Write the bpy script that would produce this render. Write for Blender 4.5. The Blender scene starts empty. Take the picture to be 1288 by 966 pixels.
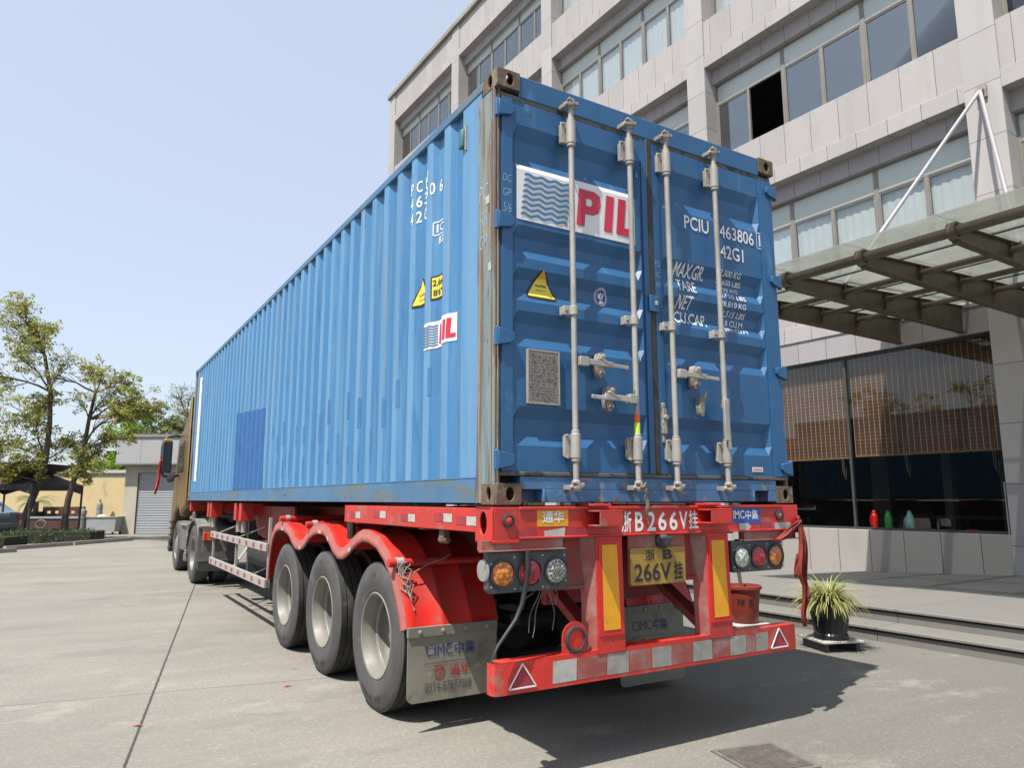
import bpy, bmesh, math, random
from mathutils import Vector, Matrix
rnd = random.Random(7)
R = math.radians
PI = math.pi
sc = bpy.context.scene

# ------------------------------------------------------------------ camera, sky, sun, exposure
cam_d = bpy.data.cameras.new('camera')
cam = bpy.data.objects.new('camera', cam_d)
sc.collection.objects.link(cam)
cam_d.sensor_width = 36.0
cam_d.lens = 911.147 / 1288 * 36
cam_d.clip_end = 3000
YAW, PITCH, ROLL = 0.542703196, 0.157335817, -0.00136721
CAM = Vector((-1.9836, -3.45315, 1.4884))
FW = Vector((math.sin(YAW) * math.cos(PITCH), math.cos(YAW) * math.cos(PITCH), math.sin(PITCH)))
RT = Vector((math.cos(YAW), -math.sin(YAW), 0))
UP = RT.cross(FW)
c_, s_ = math.cos(ROLL), math.sin(ROLL)
RT2, UP2 = RT * c_ + UP * s_, -RT * s_ + UP * c_
cam.matrix_world = Matrix(((RT2.x, UP2.x, -FW.x, CAM.x), (RT2.y, UP2.y, -FW.y, CAM.y), (RT2.z, UP2.z, -FW.z, CAM.z), (0, 0, 0, 1)))
sc.camera = cam

SUN = Vector((-0.474, -0.170, 1.0)).normalized()
world = bpy.data.worlds.new('World')
sc.world = world
world.use_nodes = True
wn = world.node_tree
bg = wn.nodes['Background']
sky = wn.nodes.new('ShaderNodeTexSky')
sky.sky_type = 'NISHITA'
sky.sun_disc = False
sky.sun_elevation = math.asin(SUN.z)
sky.sun_rotation = math.atan2(SUN.x, SUN.y)
sky.air_density = 1.0
sky.dust_density = 2.2
sky.ozone_density = 2.0
sky.altitude = 10
veil = wn.nodes.new('ShaderNodeMix'); veil.data_type = 'RGBA'      # thin high spring haze over the blue
veil.inputs[0].default_value = 0.68
veil.inputs[7].default_value = (2.62, 2.90, 3.28, 1)
wn.links.new(sky.outputs[0], veil.inputs[6])
wn.links.new(veil.outputs[2], bg.inputs[0])
bg.inputs[1].default_value = 0.15
sun_d = bpy.data.lights.new('sun', 'SUN')
sun_d.energy = 4.7
sun_d.angle = R(0.53)
sun_d.color = (1.0, 0.955, 0.88)
sun = bpy.data.objects.new('sun', sun_d)
sc.collection.objects.link(sun)
sun.rotation_mode = 'QUATERNION'
sun.rotation_quaternion = SUN.to_track_quat('Z', 'Y')
sun.location = (-20, -10, 40)
sc.view_settings.view_transform = 'Standard'
sc.view_settings.look = 'None'
sc.view_settings.gamma = 1
sc.view_settings.use_curve_mapping = False
sc.view_settings.exposure = 0.85
sc.render.engine = 'CYCLES'
sc.cycles.use_denoising = True
sc.cycles.max_bounces = 8
sc.cycles.transparent_max_bounces = 12
sc.cycles.caustics_reflective = False
sc.cycles.caustics_refractive = False
sc.cycles.sample_clamp_indirect = 6

# ------------------------------------------------------------------ object helpers
def link(o):
    sc.collection.objects.link(o)
    return o

def tag(o, label=None, cat=None, group=None, kind=None):
    if label: o['label'] = label
    if cat: o['category'] = cat
    if group: o['group'] = group
    if kind: o['kind'] = kind
    return o

def thing(name, label, cat, loc=(0, 0, 0), rz=0, group=None):
    o = bpy.data.objects.new(name, None)
    o.empty_display_size = 0.3
    o.location = loc
    o.rotation_euler = (0, 0, rz)
    link(o)
    return tag(o, label, cat, group)

def copy_tree(o, parent=None, mats=None):
    c = o.copy()
    link(c)
    c.parent = parent
    for ch in [x for x in o.children]:
        copy_tree(ch, c)
    return c

class MB:
    """collects shapes, then becomes ONE mesh object"""
    def __init__(s):
        s.v = []; s.f = []
    def add(s, vs, fs):
        n = len(s.v)
        s.v += [tuple(v) for v in vs]
        s.f += [tuple(i + n for i in f) for f in fs]
        return s
    def box(s, x0, x1, y0, y1, z0, z1):
        vs = [(x, y, z) for z in (z0, z1) for y in (y0, y1) for x in (x0, x1)]
        return s.add(vs, [(0, 2, 3, 1), (4, 5, 7, 6), (0, 1, 5, 4), (2, 6, 7, 3), (0, 4, 6, 2), (1, 3, 7, 5)])
    def obox(s, c, ax, ay, az, hx, hy, hz):
        c = Vector(c); ax = Vector(ax).normalized() * hx; ay = Vector(ay).normalized() * hy; az = Vector(az).normalized() * hz
        vs = [c + ax * i + ay * j + az * k for k in (-1, 1) for j in (-1, 1) for i in (-1, 1)]
        return s.add(vs, [(0, 2, 3, 1), (4, 5, 7, 6), (0, 1, 5, 4), (2, 6, 7, 3), (0, 4, 6, 2), (1, 3, 7, 5)])
    def bar(s, p0, p1, w, h, up=(0, 0, 1)):
        p0 = Vector(p0); p1 = Vector(p1); d = p1 - p0
        u = Vector(up)
        sx = d.cross(u)
        if sx.length < 1e-6: sx = d.cross(Vector((1, 0, 0)))
        sx.normalize(); uz = sx.cross(d).normalized()
        return s.obox((p0 + p1) / 2, d, sx, uz, d.length / 2, w / 2, h / 2)
    def prism(s, poly, axis, a0, a1):
        """poly: 2D points in the plane perpendicular to axis; x:(y,z) y:(x,z) z:(x,y)"""
        def P(p, a):
            return {'x': (a, p[0], p[1]), 'y': (p[0], a, p[1]), 'z': (p[0], p[1], a)}[axis]
        n = len(poly)
        vs = [P(p, a0) for p in poly] + [P(p, a1) for p in poly]
        fs = [tuple(range(n))[::-1], tuple(range(n, 2 * n))] + [(i, (i + 1) % n, n + (i + 1) % n, n + i) for i in range(n)]
        return s.add(vs, fs)
    def tube(s, pts, r, n=10, cap=True):
        pts = [Vector(p) for p in pts]
        rs = r if isinstance(r, (list, tuple)) else [r] * len(pts)
        vs = []; fs = []
        prev = None
        for i, p in enumerate(pts):
            d = (pts[min(i + 1, len(pts) - 1)] - pts[max(i - 1, 0)]).normalized()
            if prev is None:
                a = d.cross(Vector((0, 0, 1)))
                if a.length < 1e-3: a = d.cross(Vector((1, 0, 0)))
            else:
                a = prev - d * prev.dot(d)
                if a.length < 1e-4: a = d.cross(Vector((0, 0, 1)))
            a.normalize(); prev = a
            b = d.cross(a)
            for k in range(n):
                t = 2 * PI * k / n
                vs.append(p + (a * math.cos(t) + b * math.sin(t)) * rs[i])
        m = len(pts)
        for i in range(m - 1):
            for k in range(n):
                fs.append((i * n + k, i * n + (k + 1) % n, (i + 1) * n + (k + 1) % n, (i + 1) * n + k))
        if cap:
            fs.append(tuple(range(n))[::-1]); fs.append(tuple(range((m - 1) * n, m * n)))
        return s.add(vs, fs)
    def lathe(s, prof, c, axis='z', n=32, cap=False):
        """prof: (radius, along)"""
        vs = []; fs = []
        c = Vector(c)
        for r, a in prof:
            for k in range(n):
                t = 2 * PI * k / n
                u, w = r * math.cos(t), r * math.sin(t)
                vs.append(c + Vector({'z': (u, w, a), 'x': (a, u, w), 'y': (u, a, w)}[axis]))
        m = len(prof)
        for i in range(m - 1):
            for k in range(n):
                fs.append((i * n + k, i * n + (k + 1) % n, (i + 1) * n + (k + 1) % n, (i + 1) * n + k))
        if cap:
            fs.append(tuple(range(n))[::-1]); fs.append(tuple(range((m - 1) * n, m * n)))
        return s.add(vs, fs)
    def sheet(s, path, axis, a0, a1, t):
        """thick folded sheet: path of 2D points extruded along axis, thickness t towards its left side"""
        n = len(path); out = []
        for i, p in enumerate(path):
            a = path[max(i - 1, 0)]; b = path[min(i + 1, n - 1)]
            dx, dy = b[0] - a[0], b[1] - a[1]; L = math.hypot(dx, dy) or 1
            out.append((p[0] - dy / L * t, p[1] + dx / L * t))
        for i in range(n - 1):
            s.prism([path[i], path[i + 1], out[i + 1], out[i]], axis, a0, a1)
        return s
    def plate_hole(s, w0, w1, h0, h1, hole, axis, a0, a1):
        """rectangular plate with one convex hole (list of points around its centre)"""
        cx = sum(p[0] for p in hole) / len(hole); cy = sum(p[1] for p in hole) / len(hole)
        angs = sorted(set([round(math.atan2(p[1] - cy, p[0] - cx), 5) for p in hole] + [round(math.atan2(y - cy, x - cx), 5) for x in (w0, w1) for y in (h0, h1)]))
        def inner(t):
            d = Vector((math.cos(t), math.sin(t))); best = None
            for i in range(len(hole)):
                a = Vector(hole[i]) - Vector((cx, cy)); b = Vector(hole[(i + 1) % len(hole)]) - Vector((cx, cy)); e = b - a
                den = d.x * e.y - d.y * e.x
                if abs(den) < 1e-12: continue
                k = (a.x * e.y - a.y * e.x) / den; m = (a.x * d.y - a.y * d.x) / den
                if k > 0 and -1e-4 <= m <= 1 + 1e-4: best = k if best is None else min(best, k)
            return (cx + d.x * best, cy + d.y * best)
        def outer(t):
            dx, dy = math.cos(t), math.sin(t); ks = []
            if dx > 1e-9: ks.append((w1 - cx) / dx)
            if dx < -1e-9: ks.append((w0 - cx) / dx)
            if dy > 1e-9: ks.append((h1 - cy) / dy)
            if dy < -1e-9: ks.append((h0 - cy) / dy)
            k = min(ks); return (cx + dx * k, cy + dy * k)
        I = [inner(t) for t in angs]; O = [outer(t) for t in angs]; n = len(angs)
        def P(p, a): return {'x': (a, p[0], p[1]), 'y': (p[0], a, p[1]), 'z': (p[0], p[1], a)}[axis]
        vs = [P(p, a0) for p in I] + [P(p, a0) for p in O] + [P(p, a1) for p in I] + [P(p, a1) for p in O]
        fs = []
        for i in range(n):
            j = (i + 1) % n
            fs += [(i, j, n + j, n + i), (2 * n + i, 3 * n + i, 3 * n + j, 2 * n + j), (i, 2 * n + i, 2 * n + j, j), (n + i, n + j, 3 * n + j, 3 * n + i)]
        return s.add(vs, fs)
    def build(s, name, mat, parent=None, label=None, smooth=True, bevel=0, recalc=True, angle=35):
        me = bpy.data.meshes.new(name)
        me.from_pydata(s.v, [], s.f)
        if recalc:
            bm = bmesh.new(); bm.from_mesh(me)
            bmesh.ops.recalc_face_normals(bm, faces=bm.faces)
            bm.to_mesh(me); bm.free()
        me.materials.append(mat)
        if smooth:
            me.shade_smooth()
            me.set_sharp_from_angle(angle=R(angle))
        o = link(bpy.data.objects.new(name, me))
        o.parent = parent
        if label: o['label'] = label
        if bevel:
            m = o.modifiers.new('bevel', 'BEVEL'); m.width = bevel; m.segments = 2; m.limit_method = 'ANGLE'; m.angle_limit = R(40)
        return o

def oval(cx, cy, rx, ry, n=16):
    return [(cx + rx * math.cos(2 * PI * k / n), cy + ry * math.sin(2 * PI * k / n)) for k in range(n)]

# ------------------------------------------------------------------ flat lettering and markings that follow a surface
_gl = {}
def glyph(body, bold):
    k = (body, bold)
    if k not in _gl:
        cu = bpy.data.curves.new('lettering', 'FONT'); cu.body = body; cu.resolution_u = 3; cu.offset = bold
        ob = bpy.data.objects.new('lettering', cu); link(ob)
        bpy.context.view_layer.update()
        dg = bpy.context.evaluated_depsgraph_get()
        me = bpy.data.meshes.new_from_object(ob.evaluated_get(dg))
        vs = [(v.co.x, v.co.y) for v in me.vertices]; fs = [tuple(p.vertices) for p in me.polygons]
        bpy.data.objects.remove(ob); bpy.data.curves.remove(cu); bpy.data.meshes.remove(me)
        _gl[k] = (vs, fs)
    return _gl[k]

class D2:
    def __init__(s): s.v = []; s.f = []
    def add(s, vs, fs):
        n = len(s.v); s.v += vs; s.f += [tuple(i + n for i in f) for f in fs]; return s
    def rect(s, u0, v0, u1, v1): return s.poly([(u0, v0), (u1, v0), (u1, v1), (u0, v1)])
    def poly(s, p): return s.add(list(p), [tuple(range(len(p)))])
    def disc(s, cu, cv, r, n=24, ry=None): return s.poly(oval(cu, cv, r, ry or r, n))
    def ring(s, cu, cv, r0, r1, n=28, a0=0, a1=360):
        vs = []; fs = []
        for k in range(n + 1):
            t = R(a0 + (a1 - a0) * k / n)
            vs += [(cu + r0 * math.cos(t), cv + r0 * math.sin(t)), (cu + r1 * math.cos(t), cv + r1 * math.sin(t))]
        for k in range(n): fs.append((2 * k, 2 * k + 1, 2 * k + 3, 2 * k + 2))
        return s.add(vs, fs)
    def outline(s, pts, w):
        n = len(pts)
        for i in range(n):
            a, b = Vector(pts[i]), Vector(pts[(i + 1) % n]); d = (b - a).normalized(); nn = Vector((-d.y, d.x)) * w / 2; e = d * w / 2
            s.poly([tuple(a - e - nn), tuple(b + e - nn), tuple(b + e + nn), tuple(a - e + nn)])
        return s
    def stroke(s, pts, w):
        for a, b in zip(pts, pts[1:]):
            a, b = Vector(a), Vector(b); d = (b - a).normalized(); nn = Vector((-d.y, d.x)) * w / 2
            s.poly([tuple(a - nn), tuple(b - nn), tuple(b + nn), tuple(a + nn)])
        return s
    def text(s, body, u, v, w, h, bold=0.0, shear=0.0):
        """fits the text in the box whose lower-left is (u, v)"""
        vs, fs = glyph(body, bold)
        x0 = min(a for a, b in vs); x1 = max(a for a, b in vs); y0 = min(b for a, b in vs); y1 = max(b for a, b in vs)
        kx = w / (x1 - x0); ky = h / (y1 - y0)
        return s.add([(u + (a - x0) * kx + shear * (b - y0) * ky, v + (b - y0) * ky) for a, b in vs], fs)
    def build(s, name, mat, parent, fmap, ufolds=(), vfolds=(), label=None):
        bm = bmesh.new()
        vv = [bm.verts.new((a, b, 0)) for a, b in s.v]
        for f in s.f:
            try: bm.faces.new([vv[i] for i in f])
            except ValueError: pass
        us = [a for a, b in s.v]; vs = [b for a, b in s.v]
        for q in ufolds:
            if min(us) < q < max(us):
                bmesh.ops.bisect_plane(bm, geom=bm.verts[:] + bm.edges[:] + bm.faces[:], plane_co=(q, 0, 0), plane_no=(1, 0, 0))
        for q in vfolds:
            if min(vs) < q < max(vs):
                bmesh.ops.bisect_plane(bm, geom=bm.verts[:] + bm.edges[:] + bm.faces[:], plane_co=(0, q, 0), plane_no=(0, 1, 0))
        for v in bm.verts: v.co = Vector(fmap(v.co.x, v.co.y))
        me = bpy.data.meshes.new(name); bm.to_mesh(me); bm.free()
        me.materials.append(mat)
        o = link(bpy.data.objects.new(name, me)); o.parent = parent
        if label: o['label'] = label
        return o

# ------------------------------------------------------------------ materials
def newmat(name):
    m = bpy.data.materials.new(name); m.use_nodes = True
    nt = m.node_tree
    return m, nt, nt.nodes['Principled BSDF']

def nd(nt, t, **k):
    n = nt.nodes.new(t)
    for a, b in k.items(): setattr(n, a, b)
    return n

def coords(nt, stretch=(1, 1, 1), rot=0, loc=(0, 0, 0)):
    tc = nd(nt, 'ShaderNodeTexCoord'); mp = nd(nt, 'ShaderNodeMapping')
    mp.inputs['Scale'].default_value = stretch; mp.inputs['Rotation'].default_value = (0, 0, rot); mp.inputs['Location'].default_value = loc
    nt.links.new(tc.outputs['Object'], mp.inputs['Vector'])
    return mp.outputs[0]

def noise(nt, vec, scale, detail=4, rough=0.6):
    n = nd(nt, 'ShaderNodeTexNoise'); n.inputs['Scale'].default_value = scale; n.inputs['Detail'].default_value = detail; n.inputs['Roughness'].default_value = rough
    nt.links.new(vec, n.inputs['Vector'])
    return n.outputs['Fac']

def ramp(nt, fac, lo, hi, c0=0.0, c1=1.0):
    r = nd(nt, 'ShaderNodeMapRange'); r.inputs['From Min'].default_value = lo; r.inputs['From Max'].default_value = hi
    r.inputs['To Min'].default_value = c0; r.inputs['To Max'].default_value = c1
    nt.links.new(fac, r.inputs['Value'])
    return r.outputs[0]

def mixc(nt, fac, a, b, mode='MIX'):
    m = nd(nt, 'ShaderNodeMix', data_type='RGBA', blend_type=mode)
    if isinstance(fac, float): m.inputs[0].default_value = fac
    else: nt.links.new(fac, m.inputs[0])
    for i, c in ((6, a), (7, b)):
        if isinstance(c, tuple): m.inputs[i].default_value = (*c, 1) if len(c) == 3 else c
        else: nt.links.new(c, m.inputs[i])
    return m.outputs[2]

def math_(nt, op, a, b=None):
    m = nd(nt, 'ShaderNodeMath', operation=op)
    for i, c in ((0, a), (1, b)):
        if c is None: continue
        if isinstance(c, (int, float)): m.inputs[i].default_value = c
        else: nt.links.new(c, m.inputs[i])
    return m.outputs[0]

def bump(nt, bs, h, strength, dist=0.01):
    b = nd(nt, 'ShaderNodeBump'); b.inputs['Strength'].default_value = strength; b.inputs['Distance'].default_value = dist
    nt.links.new(h, b.inputs['Height']); nt.links.new(b.outputs[0], bs.inputs['Normal'])

ALB = 0.84   # paints, plastics and stone measured a little bright against the sky
def M(name, col, rough=0.5, metal=0.0, var=0.12, vscale=3.0, stretch=(1, 1, 1), spots=(), bmp=0.0, bscale=60.0, rvar=0.1, spec=0.5):
    """principled paint with tone variation and marks: spots = (colour, scale, lo, hi, stretch)"""
    m, nt, bs = newmat(name)
    col = tuple(c * ALB for c in col)
    v = coords(nt, stretch)
    f = noise(nt, v, vscale, 5)
    base = mixc(nt, ramp(nt, f, 0.3, 0.7), tuple(c * (1 - var) for c in col), tuple(min(1, c * (1 + var)) for c in col))
    for sp in spots:
        sv = coords(nt, sp[4] if len(sp) > 4 else (1, 1, 1), 0, (3.1, 1.7, 0.3))
        sf = ramp(nt, noise(nt, sv, sp[1], 6, 0.65), sp[2], sp[3])
        base = mixc(nt, sf, base, tuple(c * ALB for c in sp[0]))
    nt.links.new(base, bs.inputs['Base Color'])
    rf = ramp(nt, noise(nt, v, vscale * 4, 3), 0.3, 0.7, max(0.02, rough - rvar), min(1, rough + rvar))
    nt.links.new(rf, bs.inputs['Roughness'])
    bs.inputs['Metallic'].default_value = metal
    bs.inputs['Specular IOR Level'].default_value = spec
    if bmp: bump(nt, bs, noise(nt, coords(nt), bscale, 4), bmp)
    return m

def worn_outer(m, x_lim, col, amt):
    """paint chalked pale where the ribs stand out farthest (they rub first)"""
    nt = m.node_tree; bs = nt.nodes['Principled BSDF']; src = bs.inputs['Base Color'].links[0].from_socket
    tc = nd(nt, 'ShaderNodeTexCoord'); sp = nd(nt, 'ShaderNodeSeparateXYZ'); nt.links.new(tc.outputs['Object'], sp.inputs[0])
    k = ramp(nt, sp.outputs[0], x_lim, x_lim + 0.004, 1.0, 0.0)
    n_ = ramp(nt, noise(nt, coords(nt, (1, 2, 0.2)), 2.5, 4), 0.3, 0.6, 0.4, 1.0)
    nt.links.new(mixc(nt, math_(nt, 'MULTIPLY', math_(nt, 'MULTIPLY', k, n_), amt), src, col), bs.inputs['Base Color'])
RUST = (0.16, 0.065, 0.03); DIRT = (0.20, 0.175, 0.14)
mat = {}
BLUE = (0.068, 0.215, 0.475)
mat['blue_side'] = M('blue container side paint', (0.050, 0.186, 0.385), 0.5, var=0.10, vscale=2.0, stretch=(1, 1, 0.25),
    spots=[((0.10, 0.26, 0.43), 3.0, 0.52, 0.75, (1, 2.5, 0.15)), ((0.04, 0.14, 0.31), 6.0, 0.57, 0.70, (1, 1.5, 0.25)), (RUST, 14.0, 0.69, 0.72, (1, 1, 0.4)), ((0.20, 0.23, 0.23), 5.0, 0.56, 0.72, (2, 6, 0.10)), ((0.32, 0.33, 0.31), 22.0, 0.71, 0.74)], bmp=0.25, bscale=3.5)
worn_outer(mat['blue_side'], 0.010, (0.145, 0.295, 0.46), 0.6)
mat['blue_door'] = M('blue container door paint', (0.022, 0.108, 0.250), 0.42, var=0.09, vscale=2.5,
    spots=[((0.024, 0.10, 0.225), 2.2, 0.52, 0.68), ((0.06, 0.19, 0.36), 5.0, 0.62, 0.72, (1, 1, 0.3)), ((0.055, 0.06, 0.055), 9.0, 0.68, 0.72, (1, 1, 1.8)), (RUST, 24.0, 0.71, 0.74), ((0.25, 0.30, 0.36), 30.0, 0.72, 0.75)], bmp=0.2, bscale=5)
mat['blue_rail'] = M('blue rail paint worn', (0.062, 0.165, 0.30), 0.5, var=0.15, vscale=3,
    spots=[((0.12, 0.16, 0.17), 4.0, 0.5, 0.62, (1, 0.3, 1)), (RUST, 9.0, 0.63, 0.67, (1, 0.4, 1))], bmp=0.05)
mat['blue_post'] = M('blue corner post paint rusting', (0.12, 0.22, 0.29), 0.6, var=0.2, vscale=6, stretch=(3, 3, 0.3),
    spots=[((0.24, 0.25, 0.21), 9.0, 0.42, 0.52, (2, 2, 0.10)), ((0.17, 0.10, 0.06), 10.0, 0.50, 0.58, (2, 2, 0.09)), (RUST, 13.0, 0.57, 0.62, (1.6, 1.6, 0.14)), ((0.06, 0.035, 0.025), 22.0, 0.63, 0.68, (1, 1, 0.2))], bmp=0.15, bscale=40)
mat['sill'] = M('blue sill paint scraped', (0.055, 0.155, 0.31), 0.55, var=0.2, vscale=5,
    spots=[((0.25, 0.24, 0.21), 7.0, 0.56, 0.66, (1, 1, 1.5)), (RUST, 12.0, 0.60, 0.66)], bmp=0.12, bscale=40)
mat['casting'] = M('rusty corner casting', (0.115, 0.080, 0.052), 0.8, var=0.35, vscale=14,
    spots=[((0.20, 0.17, 0.12), 9.0, 0.5, 0.62), ((0.16, 0.06, 0.025), 17.0, 0.55, 0.65), ((0.08, 0.17, 0.22), 7.0, 0.66, 0.70)], bmp=0.3, bscale=50)
mat['gasket'] = M('grey weathered rubber gasket', (0.11, 0.105, 0.09), 0.75, var=0.25, vscale=14, spots=[((0.03, 0.03, 0.03), 8.0, 0.55, 0.62)], bmp=0.1)
mat['gasket_dark'] = M('black rubber gasket', (0.035, 0.033, 0.032), 0.7, var=0.3, vscale=14)
mat['galv'] = M('galvanised bar', (0.37, 0.355, 0.325), 0.55, 0.1, var=0.14, vscale=8, spots=[((0.24, 0.225, 0.20), 5.0, 0.5, 0.7, (1, 1, 0.3)), ((0.25, 0.2, 0.15), 12.0, 0.66, 0.74, (1, 1, 0.2)), (RUST, 25.0, 0.72, 0.76)], bmp=0.05)
mat['galv_rusty'] = M('galvanised casting rusty', (0.33, 0.30, 0.26), 0.6, 0.2, var=0.25, vscale=20, spots=[(RUST, 28.0, 0.58, 0.68), ((0.08, 0.07, 0.06), 20.0, 0.62, 0.7)], bmp=0.2)
mat['white_paint'] = M('white marking', (0.78, 0.78, 0.77), 0.5, var=0.04, vscale=6, spots=[((0.5, 0.52, 0.55), 30.0, 0.68, 0.74)])
mat['logo_white'] = M('white logo sheet', (0.74, 0.73, 0.74), 0.4, var=0.03, vscale=6, spots=[((0.5, 0.47, 0.42), 12.0, 0.68, 0.76)])
mat['logo_blue'] = M('blue logo waves', (0.045, 0.17, 0.33), 0.4, var=0.05)
mat['logo_red'] = M('red logo lettering', (0.58, 0.025, 0.06), 0.4, var=0.05)
mat['yellow'] = M('yellow sticker', (0.78, 0.62, 0.07), 0.4, var=0.06)
mat['amber'] = M('amber sticker tip', (0.62, 0.33, 0.02), 0.4, var=0.06)
mat['black_ink'] = M('black ink', (0.02, 0.02, 0.022), 0.5, var=0.1)
mat['navy'] = M('navy sticker', (0.03, 0.06, 0.22), 0.4, var=0.1)
mat['red_ink'] = M('red ink', (0.42, 0.04, 0.03), 0.5, var=0.1, spots=[((0.25, 0.2, 0.16), 30.0, 0.58, 0.66)])
mat['blue_ink'] = M('blue ink', (0.03, 0.06, 0.20), 0.5, var=0.1, spots=[((0.2, 0.2, 0.18), 40.0, 0.62, 0.70)])
mat['grey_ink'] = M('faded ink', (0.10, 0.095, 0.085), 0.6, var=0.1)
mat['chalk'] = M('chalk', (0.34, 0.45, 0.58), 0.8, var=0.2)
mat['plate_metal'] = M('data plate', (0.25, 0.23, 0.20), 0.5, 0.4, var=0.15, vscale=30, spots=[((0.13, 0.09, 0.07), 50.0, 0.52, 0.6)])
mat['green_vent'] = M('green vent', (0.04, 0.16, 0.18), 0.5)
mat['touchup'] = M('dark blue touch up', (0.026, 0.118, 0.32), 0.45, var=0.12, vscale=5)
mat['touchup2'] = M('blue touch up thin', (0.052, 0.178, 0.37), 0.5, var=0.2, vscale=7, stretch=(1, 1, 0.3))
mat['lime'] = M('lime tape', (0.55, 0.80, 0.06), 0.5, var=0.05)
mat['orange_tape'] = M('orange tape', (0.8, 0.12, 0.04), 0.5, var=0.05)
mat['inside'] = M('container dark inside', (0.02, 0.02, 0.02), 0.9)
mat['red'] = M('trailer red paint', (0.56, 0.030, 0.022), 0.38, var=0.12, vscale=3,
    spots=[((0.40, 0.04, 0.03), 2.5, 0.48, 0.66), ((0.30, 0.14, 0.11), 6.0, 0.56, 0.70), ((0.10, 0.05, 0.04), 13.0, 0.63, 0.69), ((0.42, 0.20, 0.17), 30.0, 0.70, 0.73)], bmp=0.15, bscale=25)
mat['red_dirty'] = M('trailer red paint under dust', (0.30, 0.075, 0.06), 0.6, var=0.2, vscale=4,
    spots=[((0.30, 0.20, 0.17), 3.5, 0.48, 0.62), ((0.10, 0.06, 0.05), 14.0, 0.66, 0.72)], bmp=0.06)
mat['red_fender'] = M('red plastic fender', (0.60, 0.028, 0.020), 0.36, var=0.08, vscale=2, spots=[((0.34, 0.07, 0.055), 2.6, 0.50, 0.72), ((0.26, 0.12, 0.10), 9.0, 0.60, 0.72)], bmp=0.12, bscale=8)
mat['fender_edge'] = M('dusty fender edge', (0.34, 0.10, 0.085), 0.65, var=0.15, vscale=6)
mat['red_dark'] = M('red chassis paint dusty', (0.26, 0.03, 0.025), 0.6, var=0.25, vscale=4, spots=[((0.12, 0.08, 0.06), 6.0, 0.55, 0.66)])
mat['flap'] = M('grey mud flap', (0.24, 0.225, 0.175), 0.75, var=0.16, vscale=3.5, spots=[((0.14, 0.13, 0.105), 4.0, 0.52, 0.66), ((0.42, 0.40, 0.35), 7.0, 0.64, 0.74), ((0.10, 0.09, 0.08), 30.0, 0.70, 0.74)], bmp=0.1, bscale=25)
mat['flap_strip'] = M('flap clamp strip', (0.20, 0.19, 0.16), 0.7, var=0.15, vscale=8)
mat['tyre_side'] = M('dusty tyre sidewall', (0.066, 0.065, 0.063), 0.8, var=0.16, vscale=5, spots=[((0.13, 0.125, 0.115), 4.0, 0.55, 0.72), ((0.06, 0.06, 0.058), 9.0, 0.62, 0.7)], bmp=0.1, bscale=40)
mat['tyre'] = M('tyre tread rubber', (0.030, 0.029, 0.028), 0.8, var=0.3, vscale=10, spots=[((0.08, 0.075, 0.068), 6.0, 0.58, 0.7)])
mat['rim'] = M('cream grey wheel disc', (0.205, 0.195, 0.170), 0.5, var=0.10, vscale=6, spots=[((0.26, 0.22, 0.17), 8.0, 0.60, 0.75), (RUST, 18.0, 0.69, 0.75)])
mat['black'] = M('black underbody', (0.022, 0.021, 0.020), 0.7, var=0.4, vscale=8, spots=[((0.07, 0.062, 0.05), 5.0, 0.58, 0.7)])
mat['black_plastic'] = M('dark grey plastic', (0.045, 0.048, 0.052), 0.5, var=0.2, vscale=10)
mat['lamp_box'] = M('lamp box plastic', (0.062, 0.066, 0.072), 0.5, var=0.2, vscale=14, spots=[((0.14, 0.13, 0.12), 12.0, 0.62, 0.72)])
mat['grey_fender'] = M('grey dusty fender', (0.13, 0.128, 0.12), 0.65, var=0.2, vscale=6, spots=[((0.22, 0.21, 0.19), 7.0, 0.58, 0.7)])
mat['guard'] = M('side guard grey', (0.36, 0.33, 0.31), 0.6, var=0.1, vscale=6)
mat['refl_white'] = M('reflector white', (0.46, 0.44, 0.41), 0.4, var=0.12, vscale=14, spots=[((0.36, 0.34, 0.32), 25.0, 0.56, 0.66)])
mat['refl_dusty'] = M('reflector white under dust', (0.27, 0.26, 0.23), 0.6, var=0.25, vscale=10, spots=[((0.40, 0.39, 0.36), 16.0, 0.55, 0.66), ((0.22, 0.12, 0.10), 8.0, 0.6, 0.7)])
mat['refl_red'] = M('reflector red', (0.34, 0.030, 0.045), 0.4, var=0.2, vscale=14)
mat['refl_yellow'] = M('reflector yellow board', (0.78, 0.36, 0.012), 0.45, var=0.08, vscale=9, spots=[((0.40, 0.24, 0.05), 20.0, 0.66, 0.72)])
mat['refl_edge'] = M('reflector board border', (0.62, 0.02, 0.02), 0.4, var=0.06)
mat['lab_yellow'] = M('yellow label', (0.72, 0.33, 0.012), 0.45, var=0.06)
mat['lab_blue'] = M('blue label', (0.02, 0.09, 0.40), 0.45, var=0.06)
mat['plate_yellow'] = M('yellow number plate', (0.36, 0.22, 0.035), 0.5, var=0.18, vscale=12, spots=[((0.30, 0.21, 0.07), 8.0, 0.52, 0.66)])
def lens(name, col):
    m, nt, bs = newmat(name)
    vo = nd(nt, 'ShaderNodeTexVoronoi'); vo.inputs['Scale'].default_value = 45
    nt.links.new(coords(nt), vo.inputs['Vector'])
    c = mixc(nt, ramp(nt, vo.outputs['Distance'], 0.1, 0.6), tuple(min(1, x * 1.35) for x in col), tuple(x * 0.5 for x in col))
    nt.links.new(c, bs.inputs['Base Color']); bs.inputs['Roughness'].default_value = 0.25
    bump(nt, bs, vo.outputs['Distance'], 0.5, 0.004)
    bs.inputs['Coat Weight'].default_value = 0.4
    return m
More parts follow.
